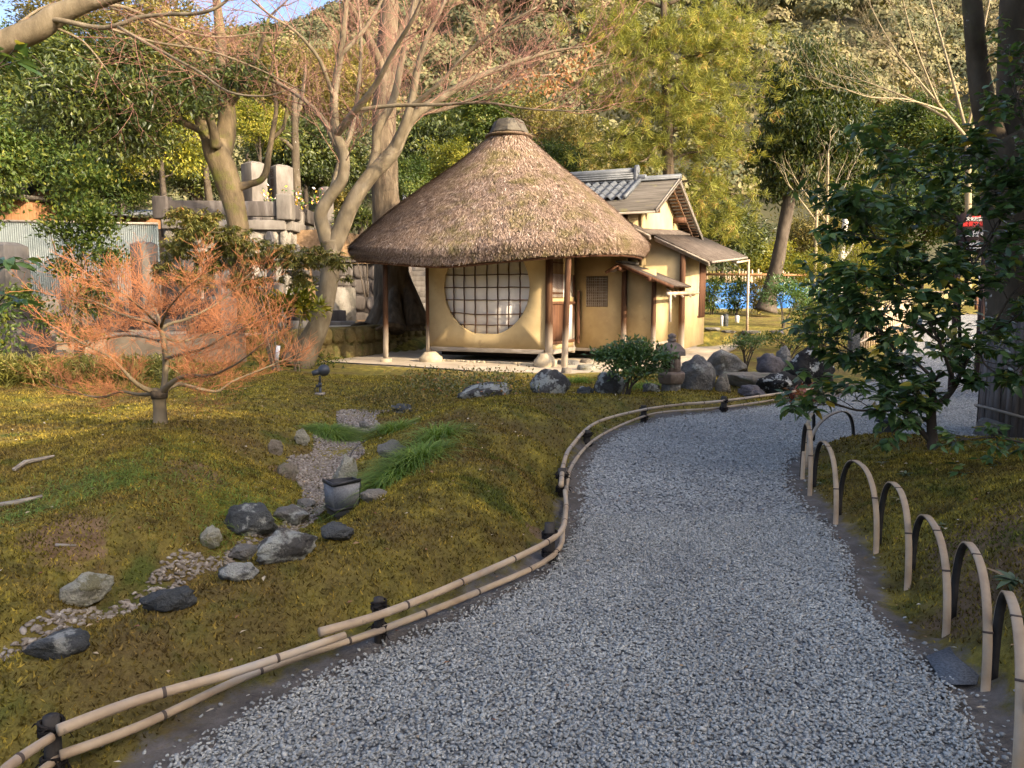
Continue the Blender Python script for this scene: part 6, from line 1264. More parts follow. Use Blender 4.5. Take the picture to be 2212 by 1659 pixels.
limbs_obj(TG, 21.6, base, m_bark_rough, T, k=16, wob=.16)
b = MB(); P_ = [(818, 695), (818, 648), (822, 600)]
# slim background trunks
for px, y0, y1, Y, r0, lab in [(448, 435, 340, 28.5, 7, 'short pale bare stump left of the upper monuments'), (640, 440, 190, 31, 9, 'slender mottled trunk right of the paired monuments')]:
    base = A(px, y0, Y); base[2] = hz(base[0], base[1]); T = thing('slender_tree', lab, 'tree', tuple(base)); tr = [[(px + 6, y0 + 10, 0, r0 * 1.3), (px, y0 - 40, 0, r0), (px - 2, (y0 + y1) / 2, 0, r0 * .9), (px - 4, y1, 0, r0 * .7)]]
    if r0 > 8: tr += [[(px, 330, 0, 5), (px - 25, 305, -.2, 4), (px - 50, 295, -.3, 3)], [(px - 2, 260, 0, 5), (px + 14, 200, 0, 4), (px + 20, 140, 0, 3)]]
    limbs_obj(tr, Y, base, m_bark_spot, T, wob=.2)
# upper left bough and its long thin branches (the trunk stands left of the picture)
rng = np.random.default_rng(79); base = np.array([-7.4, 9.3, 0.]); base[2] = hz(-7.4, 9.3); T = thing('overhanging_tree', 'bare tree at the upper left with a thick sunlit bough and long thin branches', 'tree', tuple(base))
TO = [[(-300, 900, .6, 40), (-270, 700, .5, 34), (-250, 500, .4, 30), (-200, 300, .2, 28), (-120, 180, 0, 26), (-40, 115, 0, 25), (30, 85, 0, 24), (85, 62, 0, 24), (130, 30, 0, 22), (190, 8, 0, 16), (260, -12, 0, 13), (340, -40, 0, 9)],
 [(92, 40, 0, 7), (130, 44, -.1, 5.5), (213, 60, -.2, 5), (260, 52, -.3, 4.5), (300, 38, -.3, 4.5), (360, 31, -.4, 4), (417, 30, -.5, 3.8), (455, 22, -.6, 3.5), (487, 3, -.6, 3), (510, -30, -.7, 2.5)],
 [(255, 58, -.3, 3.2), (333, 102, -.5, 3.2), (380, 128, -.7, 3), (433, 157, -.8, 2.8), (493, 198, -1, 2.4), (567, 208, -1.1, 2), (617, 196, -1.2, 1.2)], [(230, 60, -.2, 3), (330, 90, 0, 2.5), (450, 110, .3, 2.2), (560, 150, .5, 1.8), (660, 200, .7, 1.2)], [(120, 60, 0, 3), (180, 90, .2, 2.5), (230, 150, .3, 1.6)], [(190, 10, 0, 5), (270, 16, .4, 4), (370, 60, .7, 3), (470, 80, 1, 2), (560, 70, 1.3, 1.2)],
 [(40, 50, .3, 3), (110, 10, .6, 2.5), (200, 20, .9, 2), (300, -10, 1.2, 1.4)]]
lm = limbs_obj(TO, 8.6, base, m_bark_maple, T, k=14)
tw = sprout(lm[1:], rng, 2, .24, .72, .0055, .1, nch=4, spread=.85, start=.1, flatz=.7); twigs_obj('twigs', tw, m_twig, T, base)
# orange maple on the mound
rng = np.random.default_rng(80); base = hit(346, 914); Ym = base[1]; T = thing('orange_maple', 'small spreading maple with bright orange bare twigs standing on the moss mound', 'tree', tuple(base))
TR = [[(347, 922, 0, 17), (346, 900, 0, 14.5), (344, 870, 0, 13), (342, 850, 0, 15), (344, 842, 0, 13)], [(352, 850, 0, 7), (356, 820, .05, 6.5), (358, 780, .05, 6.5), (355, 750, 0, 6), (352, 725, 0, 5.5), (346, 708, 0, 5)],
 [(350, 848, 0, 7), (372, 826, -.1, 6), (402, 812, -.2, 5), (440, 812, -.35, 4), (470, 806, -.5, 3), (520, 780, -.6, 2), (570, 740, -.7, 1.2)], [(352, 846, 0, 6), (385, 830, .15, 4.5), (430, 840, .3, 3.6), (470, 845, .4, 3), (500, 825, .5, 2.2), (560, 800, .6, 1.5), (620, 775, .7, 1)],
 [(338, 848, 0, 6.5), (310, 838, -.1, 5.5), (285, 820, -.2, 4.5), (262, 795, -.3, 3.5), (235, 770, -.4, 2.6), (190, 748, -.5, 1.8), (140, 720, -.6, 1)], [(336, 850, 0, 5), (300, 852, .2, 3.6), (260, 846, .3, 3), (220, 858, .4, 2.2), (170, 850, .5, 1.5), (110, 830, .5, 1)],
 [(346, 712, 0, 4.5), (330, 700, -.1, 4), (300, 690, -.2, 3.2), (260, 678, -.3, 2.4), (200, 650, -.4, 1.6), (130, 640, -.4, 1)], [(347, 710, 0, 4.5), (370, 698, .1, 3.6), (400, 690, .15, 3), (440, 672, .2, 2.4), (490, 640, .3, 1.6), (540, 590, .3, 1)], [(356, 775, .05, 4), (390, 765, -.2, 3.2), (440, 752, -.4, 2.5), (500, 720, -.5, 1.8), (560, 690, -.6, 1)],
 [(354, 740, 0, 4), (320, 730, .3, 3), (270, 725, .5, 2.2), (200, 735, .6, 1.5), (120, 745, .7, 1)], [(346, 706, 0, 4), (340, 680, .2, 3), (320, 640, .4, 2), (300, 600, .5, 1.2)], [(348, 706, 0, 4), (362, 670, -.3, 2.6), (395, 630, -.5, 1.8), (430, 600, -.6, 1.2)], [(352, 728, 0, 3.5), (392, 738, .4, 2.5), (450, 720, .6, 1.8), (510, 700, .8, 1)], [(345, 706, 0, 3.5), (310, 670, -.4, 2.4), (260, 630, -.6, 1.6), (210, 605, -.7, 1)]]
lm = limbs_obj(TR, Ym, base, m_bark_maple, T, k=10, wob=.2)
ends = []; tw = sprout(lm[2:], rng, 2, .05, .25, .0026, .22, nch=5, spread=.95, start=.2, flatz=.6, ends=ends, seg=4); twigs_obj('twigs', tw, m_twig_red, T, base)
b = MB(); c = A(343, 850, Ym) - base; b.tube([c + np.array([0, 0, -.04]), c + np.array([.0, 0, .03])], [.064, .07], 10, wob=.2); b.obj('bark_scar', m_bark_dark, T, smooth=True)
# ------------------------------------------------------------------ shrubs
def bush(name, px, ybase, blobs, Y, m, label, seed, L=.08, W=.035, nper=26, dens=1., stem_m=None, cat='shrub', stems=3, group=None, whorl=False, zs=.5, zb=None, big=False, rc=.10):
    """blobs: (px, py, half width px, half height px, depth offset)"""
    rng = np.random.default_rng(seed); base = A(px, ybase, Y); base[2] = hz(base[0], base[1]) if zb is None else zb; T = thing(name, label, cat, tuple(base), group=group); cs = []
    for bx, by, hw, hh, dz in blobs:
        for _ in range(max(4, int(hw * hh * dens * (Y / 14) ** 1.0 / 22))):
            d = unit(rng.normal(size=3)) * rng.random() ** .45; cs.append(A(bx + d[0] * hw, by + d[2] * hh, Y + dz + d[1] * hw * Y / FPX * .9))
    cs = np.array(cs); k = len(cs); ct = np.repeat(rng.random(k), nper)
    if whorl:
        a = np.tile(np.linspace(0, 6.28, nper, endpoint=False), k) + np.repeat(rng.random(k) * 6, nper); P_ = np.repeat(cs, nper, 0); Ax = np.c_[np.cos(a), np.sin(a), -.35 + .5 * rng.normal(size=len(a)) - .15]; Nn = np.c_[np.cos(a) * .5, np.sin(a) * .5, np.ones(len(a))]
    else:
        P_ = np.repeat(cs, nper, 0) + rng.normal(size=(k * nper, 3)) * np.array([rc, rc, rc * .55]); out = unit(P_ - (cs.mean(0) + [0, 0, -.2])); Ax = out * .7 + rng.normal(size=P_.shape) * .6; Nn = rng.normal(size=P_.shape) * .45 + [0, 0, .9] + out * .3
    n = len(P_); tint = np.clip(.45 * ct + .55 * rng.random(n), 0, 1)
    if big: V_, F_, rep_ = bigleaves(P_ - base, Ax, Nn, L * (.6 + .6 * rng.random(n)), W * (.7 + .5 * rng.random(n)))
    else: (V_, F_), rep_ = leaves(P_ - base, Ax, Nn, L * (.65 + .6 * rng.random(n)), W * (.7 + .5 * rng.random(n))), 2
    raw('foliage', V_, [F_], m, T, tint=np.repeat(tint, rep_))
    b = MB(); H_ = cs[:, 2].max() - base[2]
    for q in range(stems):
        e0 = np.array([rng.normal() * .04, rng.normal() * .04, -.05]); tgt = cs[rng.integers(k)] - base; mid = e0 * .4 + tgt * .35 + np.array([0, 0, H_ * .12]); P2 = smooth([e0, mid, tgt], 4); b.tube(P2, list(np.linspace(.016 + .004 * H_, .005, len(P2))), 6)
        for z_ in range(5):
            t2 = cs[np.argsort(((cs - base - tgt) ** 2).sum(1))[rng.integers(min(k, 30))]] - base; s_ = P2[rng.integers(3, len(P2))]; b.tube([s_, (s_ + t2) / 2 + rng.normal(size=3) * .03, t2], [.007, .005, .003], 4)
    b.obj('stems', stem_m or m_bark_dark, T, smooth=True); return T
bush('camellia_bush', 1352, 850, [(1330, 775, 42, 26, 0), (1375, 768, 45, 26, .1), (1415, 778, 30, 22, 0), (1360, 750, 35, 16, 0), (1310, 765, 22, 14, 0), (1395, 800, 35, 14, .1), (1345, 800, 30, 12, -.1), (1432, 770, 16, 12, 0)], 10.7, m_leaf_shrub, 'round glossy green camellia bush among the boulders before the recessed wall', 1, .075, .034, 15, 1.15, stems=5, rc=.07)
bush('pieris_shrub', 600, 765, [(430, 500, 55, 26, 0), (500, 520, 60, 35, .2), (560, 545, 60, 35, 0), (620, 560, 60, 35, -.2), (680, 555, 45, 28, -.2), (730, 565, 28, 24, -.3), (470, 560, 60, 30, .3), (540, 610, 50, 30, 0), (390, 540, 40, 28, .3), (640, 600, 40, 20, 0), (745, 600, 14, 10, -.3)], 14.4, m_leaf_pieris, 'wide pieris shrub with drooping reddish green leaf whorls before the forked tree', 2, .13, .032, 12, 1.0, whorl=True, stems=10, stem_m=m_bark_maple)
bush('pieris_shrub', 410, 720, [(400, 470, 45, 28, 0), (440, 470, 40, 26, 0), (380, 520, 35, 30, 0), (420, 600, 50, 30, .2), (350, 580, 30, 30, .3)], 16.2, m_leaf_pieris, 'taller olive pieris shrub left behind the wide one', 3, .14, .036, 12, .9, whorl=True, stems=6, stem_m=m_bark_maple)
bush('aucuba_shrub', 640, 730, [(600, 660, 34, 24, 0), (650, 650, 22, 34, 0), (560, 690, 20, 18, 0), (690, 665, 10, 10, 0)], 15.4, m_leaf_yel, 'bright leafed shrub with big leaves at the foot of the leaning maple trunk', 4, .2, .08, 8, .8, stems=6, stem_m=m_bark_maple)
bush('camellia_sapling', 178, 800, [(175, 345, 28, 26, 0), (150, 400, 45, 30, .1), (205, 390, 40, 35, 0), (170, 460, 60, 34, 0), (215, 480, 45, 36, .1), (120, 500, 40, 26, 0), (185, 530, 55, 32, 0), (140, 575, 40, 24, .2), (230, 560, 36, 30, 0), (190, 620, 50, 30, .2), (110, 690, 40, 16, .2), (170, 720, 50, 16, 0), (60, 640, 34, 30, .3), (200, 660, 40, 20, .1)], 12.6, m_leaf_mid, 'slender camellia sapling with yellowish leaves behind the orange maple', 5, .085, .045, 10, .95, stems=5, stem_m=m_bark_maple, cat='tree')
bush('edge_shrub', -30, 800, [(-20, 470, 26, 40, 0), (-4, 660, 26, 60, 0), (-10, 730, 30, 30, 0)], 9.5, m_leaf_mid, 'green shrub cut off by the left edge before the tall gravestone', 6, .075, .04, 10, .8, stems=4)
bush('clipped_hedge', 790, 500, [(770, 470, 40, 24, 0), (800, 480, 30, 20, 0), (745, 485, 24, 18, 0)], 26.5, m_leaf_dark, 'dark clipped hedge between the maple stems and the thatch', 7, .13, .05, 14, 1.2, zb=1.6)
bush('terrace_shrub', 740, 470, [(735, 440, 26, 40, 0), (700, 470, 22, 24, 0), (760, 430, 20, 26, .3)], 31, m_leaf_gold, 'orange tinged shrub on the terrace between the two maple stems', 8, .16, .06, 12, .9, zb=3.8)
bush('terrace_shrub', 900, 470, [(900, 430, 34, 36, 0), (870, 420, 26, 24, 0)], 31, m_leaf_mid, 'green shrub behind the white memorial post', 9, .16, .07, 12, .9, zb=3.8)
# sasa along the kerb, left
rng = np.random.default_rng(6); n = 5200; t = rng.random(n); px = -60 + 400 * t; P_ = np.array([A(x, 850, 11.2 + 1.2 * (x / 340)) for x in px]); P_[:, 1] += rng.normal(size=n) * .45; P_[:, 0] += rng.normal(size=n) * .2; hh = (.42 - .18 * t) * rng.random(n) ** .8; P_[:, 2] = h(P_[:, 0], P_[:, 1]) + hh
V_, F_ = leaves(P_, rng.normal(size=(n, 3)) + [0, 0, .15], rng.normal(size=(n, 3)) * .5 + [0, 0, 1], .10 + .10 * rng.random(n), .022); o = raw('bamboo_grass', V_, [F_], m_sasa, tint=np.repeat(np.clip(rng.random(n) * .7 + .3 * (hh / .4), 0, 1), 2)); tag(o, 'low bamboo grass bed with straw edged leaves along the kerb behind the mound', 'bamboo grass', kind='stuff')
def ground_cover(label, pxs, py0, py1, n, seed, m, L, W, hmax=.22):
    rng = np.random.default_rng(seed); px = rng.uniform(*pxs, n); py = rng.uniform(py0, py1, n); Q = np.array([hit(a, b_) for a, b_ in zip(px[::8], py[::8])]); Q = np.repeat(Q, 8, 0)[:n]; Q[:, :2] += rng.normal(size=(n, 2)) * .22; Q = Q[:n]; Q[:, 2] = h(Q[:, 0], Q[:, 1]) + rng.random(n) ** 1.5 * hmax
    V_, F_ = leaves(Q, rng.normal(size=(n, 3)) + [0, 0, .3], rng.normal(size=(n, 3)) * .6 + [0, 0, 1], L * (.6 + .6 * rng.random(n)), W); o = raw('weeds', V_, [F_], m, tint=np.repeat(rng.random(n), 2)); return tag(o, label, 'weeds', kind='stuff')
ground_cover('straggling russet and green weeds before the lichen boulder', (880, 1120), 828, 858, 2600, 1, m_leaf_pieris, .06, .03, .3)
ground_cover('rusty moss stalks and weeds at the head of the dry stream', (770, 900), 850, 895, 1800, 2, m_leaf_gold, .05, .02, .16)
ground_cover('green ferny weeds at the foot of the leaning maple trunk', (560, 720), 765, 800, 900, 3, m_leaf_mid, .1, .03, .16)
ground_cover('dense low bamboo grass between kerb and orange maple', (300, 420), 790, 830, 1400, 4, m_sasa, .14, .02, .22)
# back garden shrubs
SG = 'shrubs of the back garden'
bush('clipped_azalea', 1614, 772, [(1612, 735, 40, 16, 0), (1595, 742, 22, 12, 0), (1636, 738, 24, 12, 0)], 14.6, m_leaf_shrub, 'small umbrella shaped azalea on a forked stem before the bamboo pole', 11, .06, .024, 14, 1.1, stems=4, group=SG, rc=.07)
bush('clipped_azalea', 1705, 760, [(1690, 735, 44, 18, 0), (1740, 728, 40, 22, .3), (1665, 728, 24, 14, 0)], 16.5, m_leaf_mid, 'spreading azalea just left of the tall black boulder', 12, .07, .028, 13, .9, stems=5, group=SG)
bush('azalea_shrub', 1775, 740, [(1750, 690, 50, 30, 0), (1800, 690, 46, 34, .2), (1735, 665, 30, 22, .2), (1780, 660, 46, 24, .4), (1820, 720, 36, 26, 0)], 18.0, m_leaf_mid, 'large loose azalea with many stems before the slat fence', 13, .085, .03, 12, .8, stems=9, group=SG)
bush('camellia_tree', 1691, 698, [(1690, 620, 40, 26, 0), (1665, 640, 26, 22, 0), (1715, 632, 32, 26, 0), (1735, 650, 30, 20, .2)], 25, m_leaf_shrub, 'small dark camellia tree standing alone on the yellow moss', 14, .11, .05, 12, .7, stems=4, group=SG, cat='tree')
for q, (px, w_, kind, lab) in enumerate([(1538, 34, m_leaf_mid, 'leftmost hedge plant by the plastered wall, before the blue tarpaulin'), (1590, 30, m_leaf_mid, 'hedge plant just left of the bamboo pole and the tarpaulin'), (1640, 30, m_leaf_gold, 'thin hedge plant in front of the middle of the tarpaulin'), (1760, 50, m_leaf_shrub, 'dark hedge plant at the right end of the tarpaulin')]):
    bush('hedge_plant', px, 690, [(px, 630, w_, 24, 0), (px - 6, 655, w_ * .8, 22, 0), (px + 8, 610, w_ * .7, 12, 0)], 31, kind, lab, 20 + q,   .14, .06, 10, .75, stems=5, group='hedge plants before the tarpaulin')
bush('weeping_maple', 1850, 700, [(1780, 560, 55, 26, 0), (1830, 520, 50, 26, .4), (1870, 560, 50, 30, 0), (1760, 600, 40, 20, .2), (1840, 600, 55, 26, .3), (1900, 600, 40, 30, .2), (1730, 580, 30, 16, 0)], 20, m_leaf_yel, 'fine leaved yellow green maple behind the dark foreground shrub', 31, .11, .022, 14, .75, stems=7, cat='tree')
for px, w_, lab in ((1590, 40, 'left'), (1690, 36, 'middle')):
    pass
# leaning evergreen of the back garden
rng = np.random.default_rng(90); Yv = 30.; base = A(1655, 662, Yv); base[2] = hz(base[0], base[1]); T = thing('leaning_evergreen', 'leaning dark trunked evergreen with a bright sunlit leafy crown right of the pine', 'tree', tuple(base))
limbs_obj([[(1652, 672, 0, 26), (1660, 640, 0, 17), (1676, 580, 0, 14), (1690, 510, 0, 13), (1704, 440, 0, 13), (1712, 390, 0, 12), (1720, 340, 0, 9), (1735, 260, 0, 6), (1750, 180, 0, 3)], [(1708, 420, 0, 7), (1740, 370, -.3, 5), (1780, 330, -.5, 3)], [(1700, 440, 0, 6), (1680, 390, .3, 5), (1650, 340, .5, 3)], [(1714, 380, 0, 6), (1690, 320, 0, 5), (1670, 250, 0, 3)], [(1720, 330, 0, 6), (1780, 250, 0, 4), (1820, 180, 0, 2)]], Yv, base, m_bark_dark, T)
cs = []
for px, py, hw, hh, dz, w_ in [(1760, 170, 95, 55, 0, 1), (1690, 200, 55, 60, 0, 1), (1825, 210, 65, 75, 0, 1), (1760, 260, 110, 70, -.5, 1.2), (1690, 310, 70, 55, -.3, 1), (1830, 310, 60, 70, 0, 1), (1750, 370, 90, 45, 0, 1), (1680, 400, 50, 35, .4, .8), (1760, 110, 60, 28, 0, .7), (1850, 380, 40, 50, .2, .7), (1640, 330, 34, 30, 0, .6)]:
    for _ in range(int(hw * hh * w_ / 26)):
        d = unit(rng.normal(size=3)) * rng.random() ** .4; cs.append(A(px + d[0] * hw, py + d[2] * hh, Yv + dz + d[1] * hw * Yv / FPX))
cs = np.array(cs); nl = 14; P_ = np.repeat(cs, nl, 0) + rng.normal(size=(len(cs) * nl, 3)) * np.array([.17, .17, .2]); n = len(P_); ct = np.repeat(rng.random(len(cs)), nl)
V_, F_ = leaves(P_ - base, rng.normal(size=(n, 3)) * .6 + [0, 0, -.7], rng.normal(size=(n, 3)) + [0, 0, .3], .19 + .08 * rng.random(n), .075); raw('crown', V_, [F_], leafmat('bright_evergreen_leaves', [(0, (.010, .022, .006)), (.4, (.026, .045, .010)), (.75, (.075, .09, .016)), (1, (.22, .20, .035))], .35), T, tint=np.repeat(np.clip(.5 * ct + .5 * rng.random(n), 0, 1), 2))
# pine
rng = np.random.default_rng(91); Yp = 27.; base = A(1442, 560, Yp); base[2] = hz(base[0], base[1]); T = thing('pine_tree', 'big feathery pine with yellow green needles standing behind the gabled roof', 'tree', tuple(base))
TP = [[(1440, 640, 0, 16), (1442, 540, 0, 15), (1444, 400, 0, 13), (1442, 300, 0, 12), (1440, 200, 0, 10), (1436, 100, 0, 9), (1434, 0, 0, 7), (1432, -120, 0, 5)]]
for y0, dx, dy, dz, r_ in [(360, -150, -20, -.5, 4), (350, 140, -30, .3, 4), (300, -190, 10, .4, 4.5), (285, 190, 20, -.5, 4.5), (230, -200, -30, -.6, 5), (225, 120, 30, 1., 4), (200, 210, 10, .2, 5), (150, -190, -60, .8, 5), (140, 190, -50, -.6, 5), (90, -170, -40, -.4, 5), (70, 200, -10, .6, 5), (20, -160, -30, .5, 4), (10, 180, -60, 0, 4), (-50, -150, -20, 0, 4), (-60, 150, 0, 0, 4), (320, -60, 30, -1.6, 4), (180, 60, 20, -1.8, 4), (100, -60, 30, -1.8, 4), (400, 170, 20, .4, 3), (420, -120, 10, .6, 3), (470, 130, 10, .5, 3), (510, 110, 10, .7, 3)]:
    TP.append([(1442, y0, 0, r_), (1442 + dx * .35, y0 + dy * .2 - 14, dz * .4, r_ * .7), (1442 + dx * .7, y0 + dy * .7, dz * .8, r_ * .5), (1442 + dx, y0 + dy, dz, r_ * .25)])
lm = limbs_obj(TP, Yp, base, m_bark_rough, T, k=9)
ends = []
for P_, R_ in lm[1:]:
    n_ = len(P_)
    for c in range(46):
        f = .25 + .75 * rng.random(); i = min(int(f * (n_ - 1)), n_ - 2); p = np.array(P_[i]) + rng.normal(size=3) * np.array([.52, .55, .34]) * (.35 + .9 * f); ends.append(p)
for px, py, hw, hh in [(1450, 80, 180, 80), (1560, 180, 110, 80), (1330, 200, 90, 60), (1570, 300, 90, 60), (1340, 330, 90, 40), (1530, 420, 90, 40), (1560, 60, 90, 60), (1330, 90, 70, 60), (1590, 480, 60, 40), (1470, 250, 120, 60)]:
    for _ in range(int(hw * hh / 110)): ends.append(A(px + rng.normal() * hw * .5, py + rng.normal() * hh * .5, Yp - .8 + rng.normal() * .9))
ends = np.array(ends); k = len(ends); nn = 30; P0 = np.repeat(ends, nn, 0); d0 = unit(np.repeat(rng.normal(size=(k, 3)) * .5 + [0, 0, .25], nn, 0) + rng.normal(size=(k * nn, 3)) * .55 + [0, 0, -.12])
Ln = .22 + .14 * rng.random(k * nn); V_, F_ = leaves(P0 + rng.normal(size=P0.shape) * .05 - base, d0, rng.normal(size=P0.shape), Ln, .016 + .006 * rng.random(k * nn), 0.)
tn = np.clip(np.repeat(rng.random(k), nn) * .45 + .4 * rng.random(k * nn) + .25 * (d0[:, 2] < -.35), 0, 1); raw('needles', V_, [F_], m_needle, T, tint=np.repeat(tn, 2))
# pale bare tree behind the twin trunks
rng = np.random.default_rng(92); Yb = 24.; base = A(2085, 620, Yb); base[2] = hz(base[0], base[1]); T = thing('pale_bare_tree', 'pale leafless tree fanning thin straight twigs across the hillside at the upper right', 'tree', tuple(base))
TB = [[(2090, 640, 0, 14), (2092, 450, 0, 12), (2090, 330, 0, 11), (2086, 290, 0, 9)], [(2086, 295, 0, 7), (2040, 240, 0, 5.5), (1990, 180, 0, 4), (1950, 130, 0, 3), (1910, 70, 0, 2), (1880, 10, 0, 1.2)], [(2060, 265, 0, 5), (1990, 225, .5, 4), (1920, 195, .9, 2.6), (1850, 170, 1.2, 1.4)], [(2086, 280, 0, 6), (2060, 180, .3, 5), (2035, 90, .5, 4), (2010, 0, .8, 3), (1995, -60, 1, 2)], [(2088, 285, 0, 6), (2110, 190, -.4, 5), (2120, 90, -.6, 4), (2140, -10, -.8, 3)], [(2030, 230, 0, 4), (1985, 120, -.5, 3), (1960, 40, -.8, 2), (1945, -30, -1, 1.4)], [(2092, 290, 0, 6), (2150, 200, .4, 5), (2180, 100, .6, 4), (2205, 0, .8, 3)], [(2040, 240, 0, 4), (1960, 215, -.4, 3), (1880, 210, -.7, 2), (1820, 190, -1, 1)]]
TB = [[(x_, y_, z_, r_ * .55) for x_, y_, z_, r_ in t_] for t_ in TB]; lm = limbs_obj(TB, Yb, base, m_twig_pale, T, k=8); tw = sprout(lm[1:], rng, 2, .5, 1.9, .008, .25, nch=4, spread=.5, start=.15); twigs_obj('twigs', tw, m_twig_pale, T, base)
for px, y1, lab in [(1787, 330, 'taller of two thin bare saplings before the golden tree'), (1765, 400, 'shorter of two thin bare saplings before the golden tree')]:
    base = A(px, 660, 26.); base[2] = hz(base[0], base[1]); T = thing('bare_sapling', lab, 'tree', tuple(base)); lm = limbs_obj([[(px - 10, 670, 0, 4), (px - 4, 560, 0, 3.5), (px, 450, 0, 3), (px + 2, y1, 0, 2)], [(px, 470, 0, 2), (px + 30, 420, 0, 1.6), (px + 50, 370, 0, 1)], [(px, 480, 0, 2), (px - 30, 440, 0, 1.5), (px - 60, 400, 0, 1)]], 26., base, m_twig_pale, T, k=6); twigs_obj('twigs', sprout(lm, rng, 1, .5, .8, .007, .3, nch=4, spread=.6), m_twig_pale, T, base)
base = A(1815, 680, 22.); base[2] = hz(base[0], base[1]); T = thing('bare_tree', 'smooth whitish leafless stem behind the yellow green maple', 'tree', tuple(base)); limbs_obj([[(1812, 690, 0, 8), (1815, 620, 0, 7), (1818, 540, 0, 6.5), (1828, 470, 0, 6)], [(1818, 560, 0, 4), (1838, 535, 0, 3.5), (1845, 505, 0, 3)]], 22., base, mat('whitish_bark', [(.3, (.4, .37, .31)), (.7, (.58, .54, .47))], 5), T, k=9)
# twin trunk tree at the right
Yt = 8.4; base = A(2182, 945, Yt); base[2] = 0.; T = thing('twin_trunk_tree', 'lichen spotted tree dividing into two trunks at the right edge, foot wrapped in slats', 'tree', tuple(base))
TT = [[(2190, 960, 0, 62), (2188, 900, 0, 54), (2184, 800, 0, 50), (2182, 700, 0, 47), (2180, 600, 0, 46), (2178, 500, 0, 46), (2174, 400, 0, 50), (2170, 330, 0, 52), (2160, 300, 0, 46)], [(2150, 330, 0, 34), (2136, 270, 0, 26), (2122, 210, -.1, 22), (2112, 140, -.1, 20), (2105, 60, -.2, 19), (2098, -20, -.2, 18), (2090, -140, -.3, 15), (2060, -400, -.6, 9)], [(2182, 330, .1, 38), (2186, 260, .1, 32), (2188, 180, .2, 31), (2192, 80, .2, 30), (2196, -40, .2, 28), (2200, -200, .4, 22), (2240, -460, .6, 12)], [(2150, 600, -.2, 11), (2120, 590, -.3, 8), (2090, 575, -.3, 5), (2075, 560, -.4, 3)]]
lm = limbs_obj(TT, Yt, base, m_bark_spot, T, k=16, wob=.12)
rng = np.random.default_rng(93); b = MB(); c = A(2186, 860, Yt) - base
for k in range(34):
    a = 6.283 * k / 34; rr_ = .30 + .006 * (k % 3); b.box((c[0] + rr_ * math.cos(a), c[1] + rr_ * math.sin(a), .62 + .03 * math.sin(k * 5)), (.014, .058, 1.25), rz=a)
b.obj('bark_wrap', mat('grey_bark_slats', [(.3, (.10, .085, .075)), (.6, (.2, .175, .16)), (.8, (.3, .27, .25))], 8, 6, .9, .1, .4, 40, .01, (2, 2, .2)), T)
b = MB(); b.tube([(c[0] + .34 * math.cos(a), c[1] + .34 * math.sin(a), .22 - .1 * math.cos(a)) for a in np.linspace(0, 6.283, 20)], .016, 6); b.obj('binding_pole', m_woodgrey, T, smooth=True)
cs = rng.normal(size=(420, 3)) * np.array([1.7, 1.6, .8]) + [c[0] + 1.0, c[1] - .6, 7.8]; nl = 24; P_ = np.repeat(cs, nl, 0) + rng.normal(size=(420 * nl, 3)) * .28; V_, F_ = leaves(P_, rng.normal(size=P_.shape), rng.normal(size=P_.shape) + [0, 0, 1], .13, .06); raw('crown', V_, [F_], m_leaf_dark, T, tint=np.repeat(rng.random(len(P_)), 2))
# ------------------------------------------------------------------ dark foreground shrub on the right mound, with leaves of real size
def leafy(name, label, cat, base, traces, Y0, m, seed, every, L, lf, lw, lvl=1, nch=4, group=None, per=9, start=.25, up=.05, bark=None, kk=9, sp=.85, tsh=0.):
    rng = np.random.default_rng(seed); T = thing(name, label, cat, tuple(base), group=group); lm = limbs_obj(traces, Y0, base, bark or m_bark_dark, T, k=kk, name='branches'); polys = sprout(lm, rng, lvl, every, L, .0045, up, nch=nch, spread=sp, start=start, flatz=.5)
    twigs_obj('twigs', polys, bark or m_bark_dark, T, base, 4); Ps, As = [], []
    for pts_, rr_ in polys:
        if len(pts_) < 2: continue
        for q in range(per):
            f = .35 + .65 * rng.random() if q else 1.; i = min(int(f * (len(pts_) - 1)), len(pts_) - 2); p = pts_[i] + (pts_[i + 1] - pts_[i]) * (f * (len(pts_) - 1) - i); ax = unit(pts_[i + 1] - pts_[i]); s_ = rng.normal(size=3); s_[2] *= .35; Ps.append(p); As.append(ax * .5 + unit(s_) * .9 + np.array([0, 0, -.18]))
    Ps, As = np.array(Ps), np.array(As); n = len(Ps); V_, F_, k_ = bigleaves(Ps - base, As, rng.normal(size=(n, 3)) * .38 + [0, 0, 1], lf * (.6 + .55 * rng.random(n)), lw * (.7 + .45 * rng.random(n))); raw('leaves', V_, [F_], m, T, tint=np.repeat(np.clip(rng.random(n) ** 1.1 + tsh, 0, 1), k_), smooth=True); return T
base = hit(2014, 972); Yc = base[1]
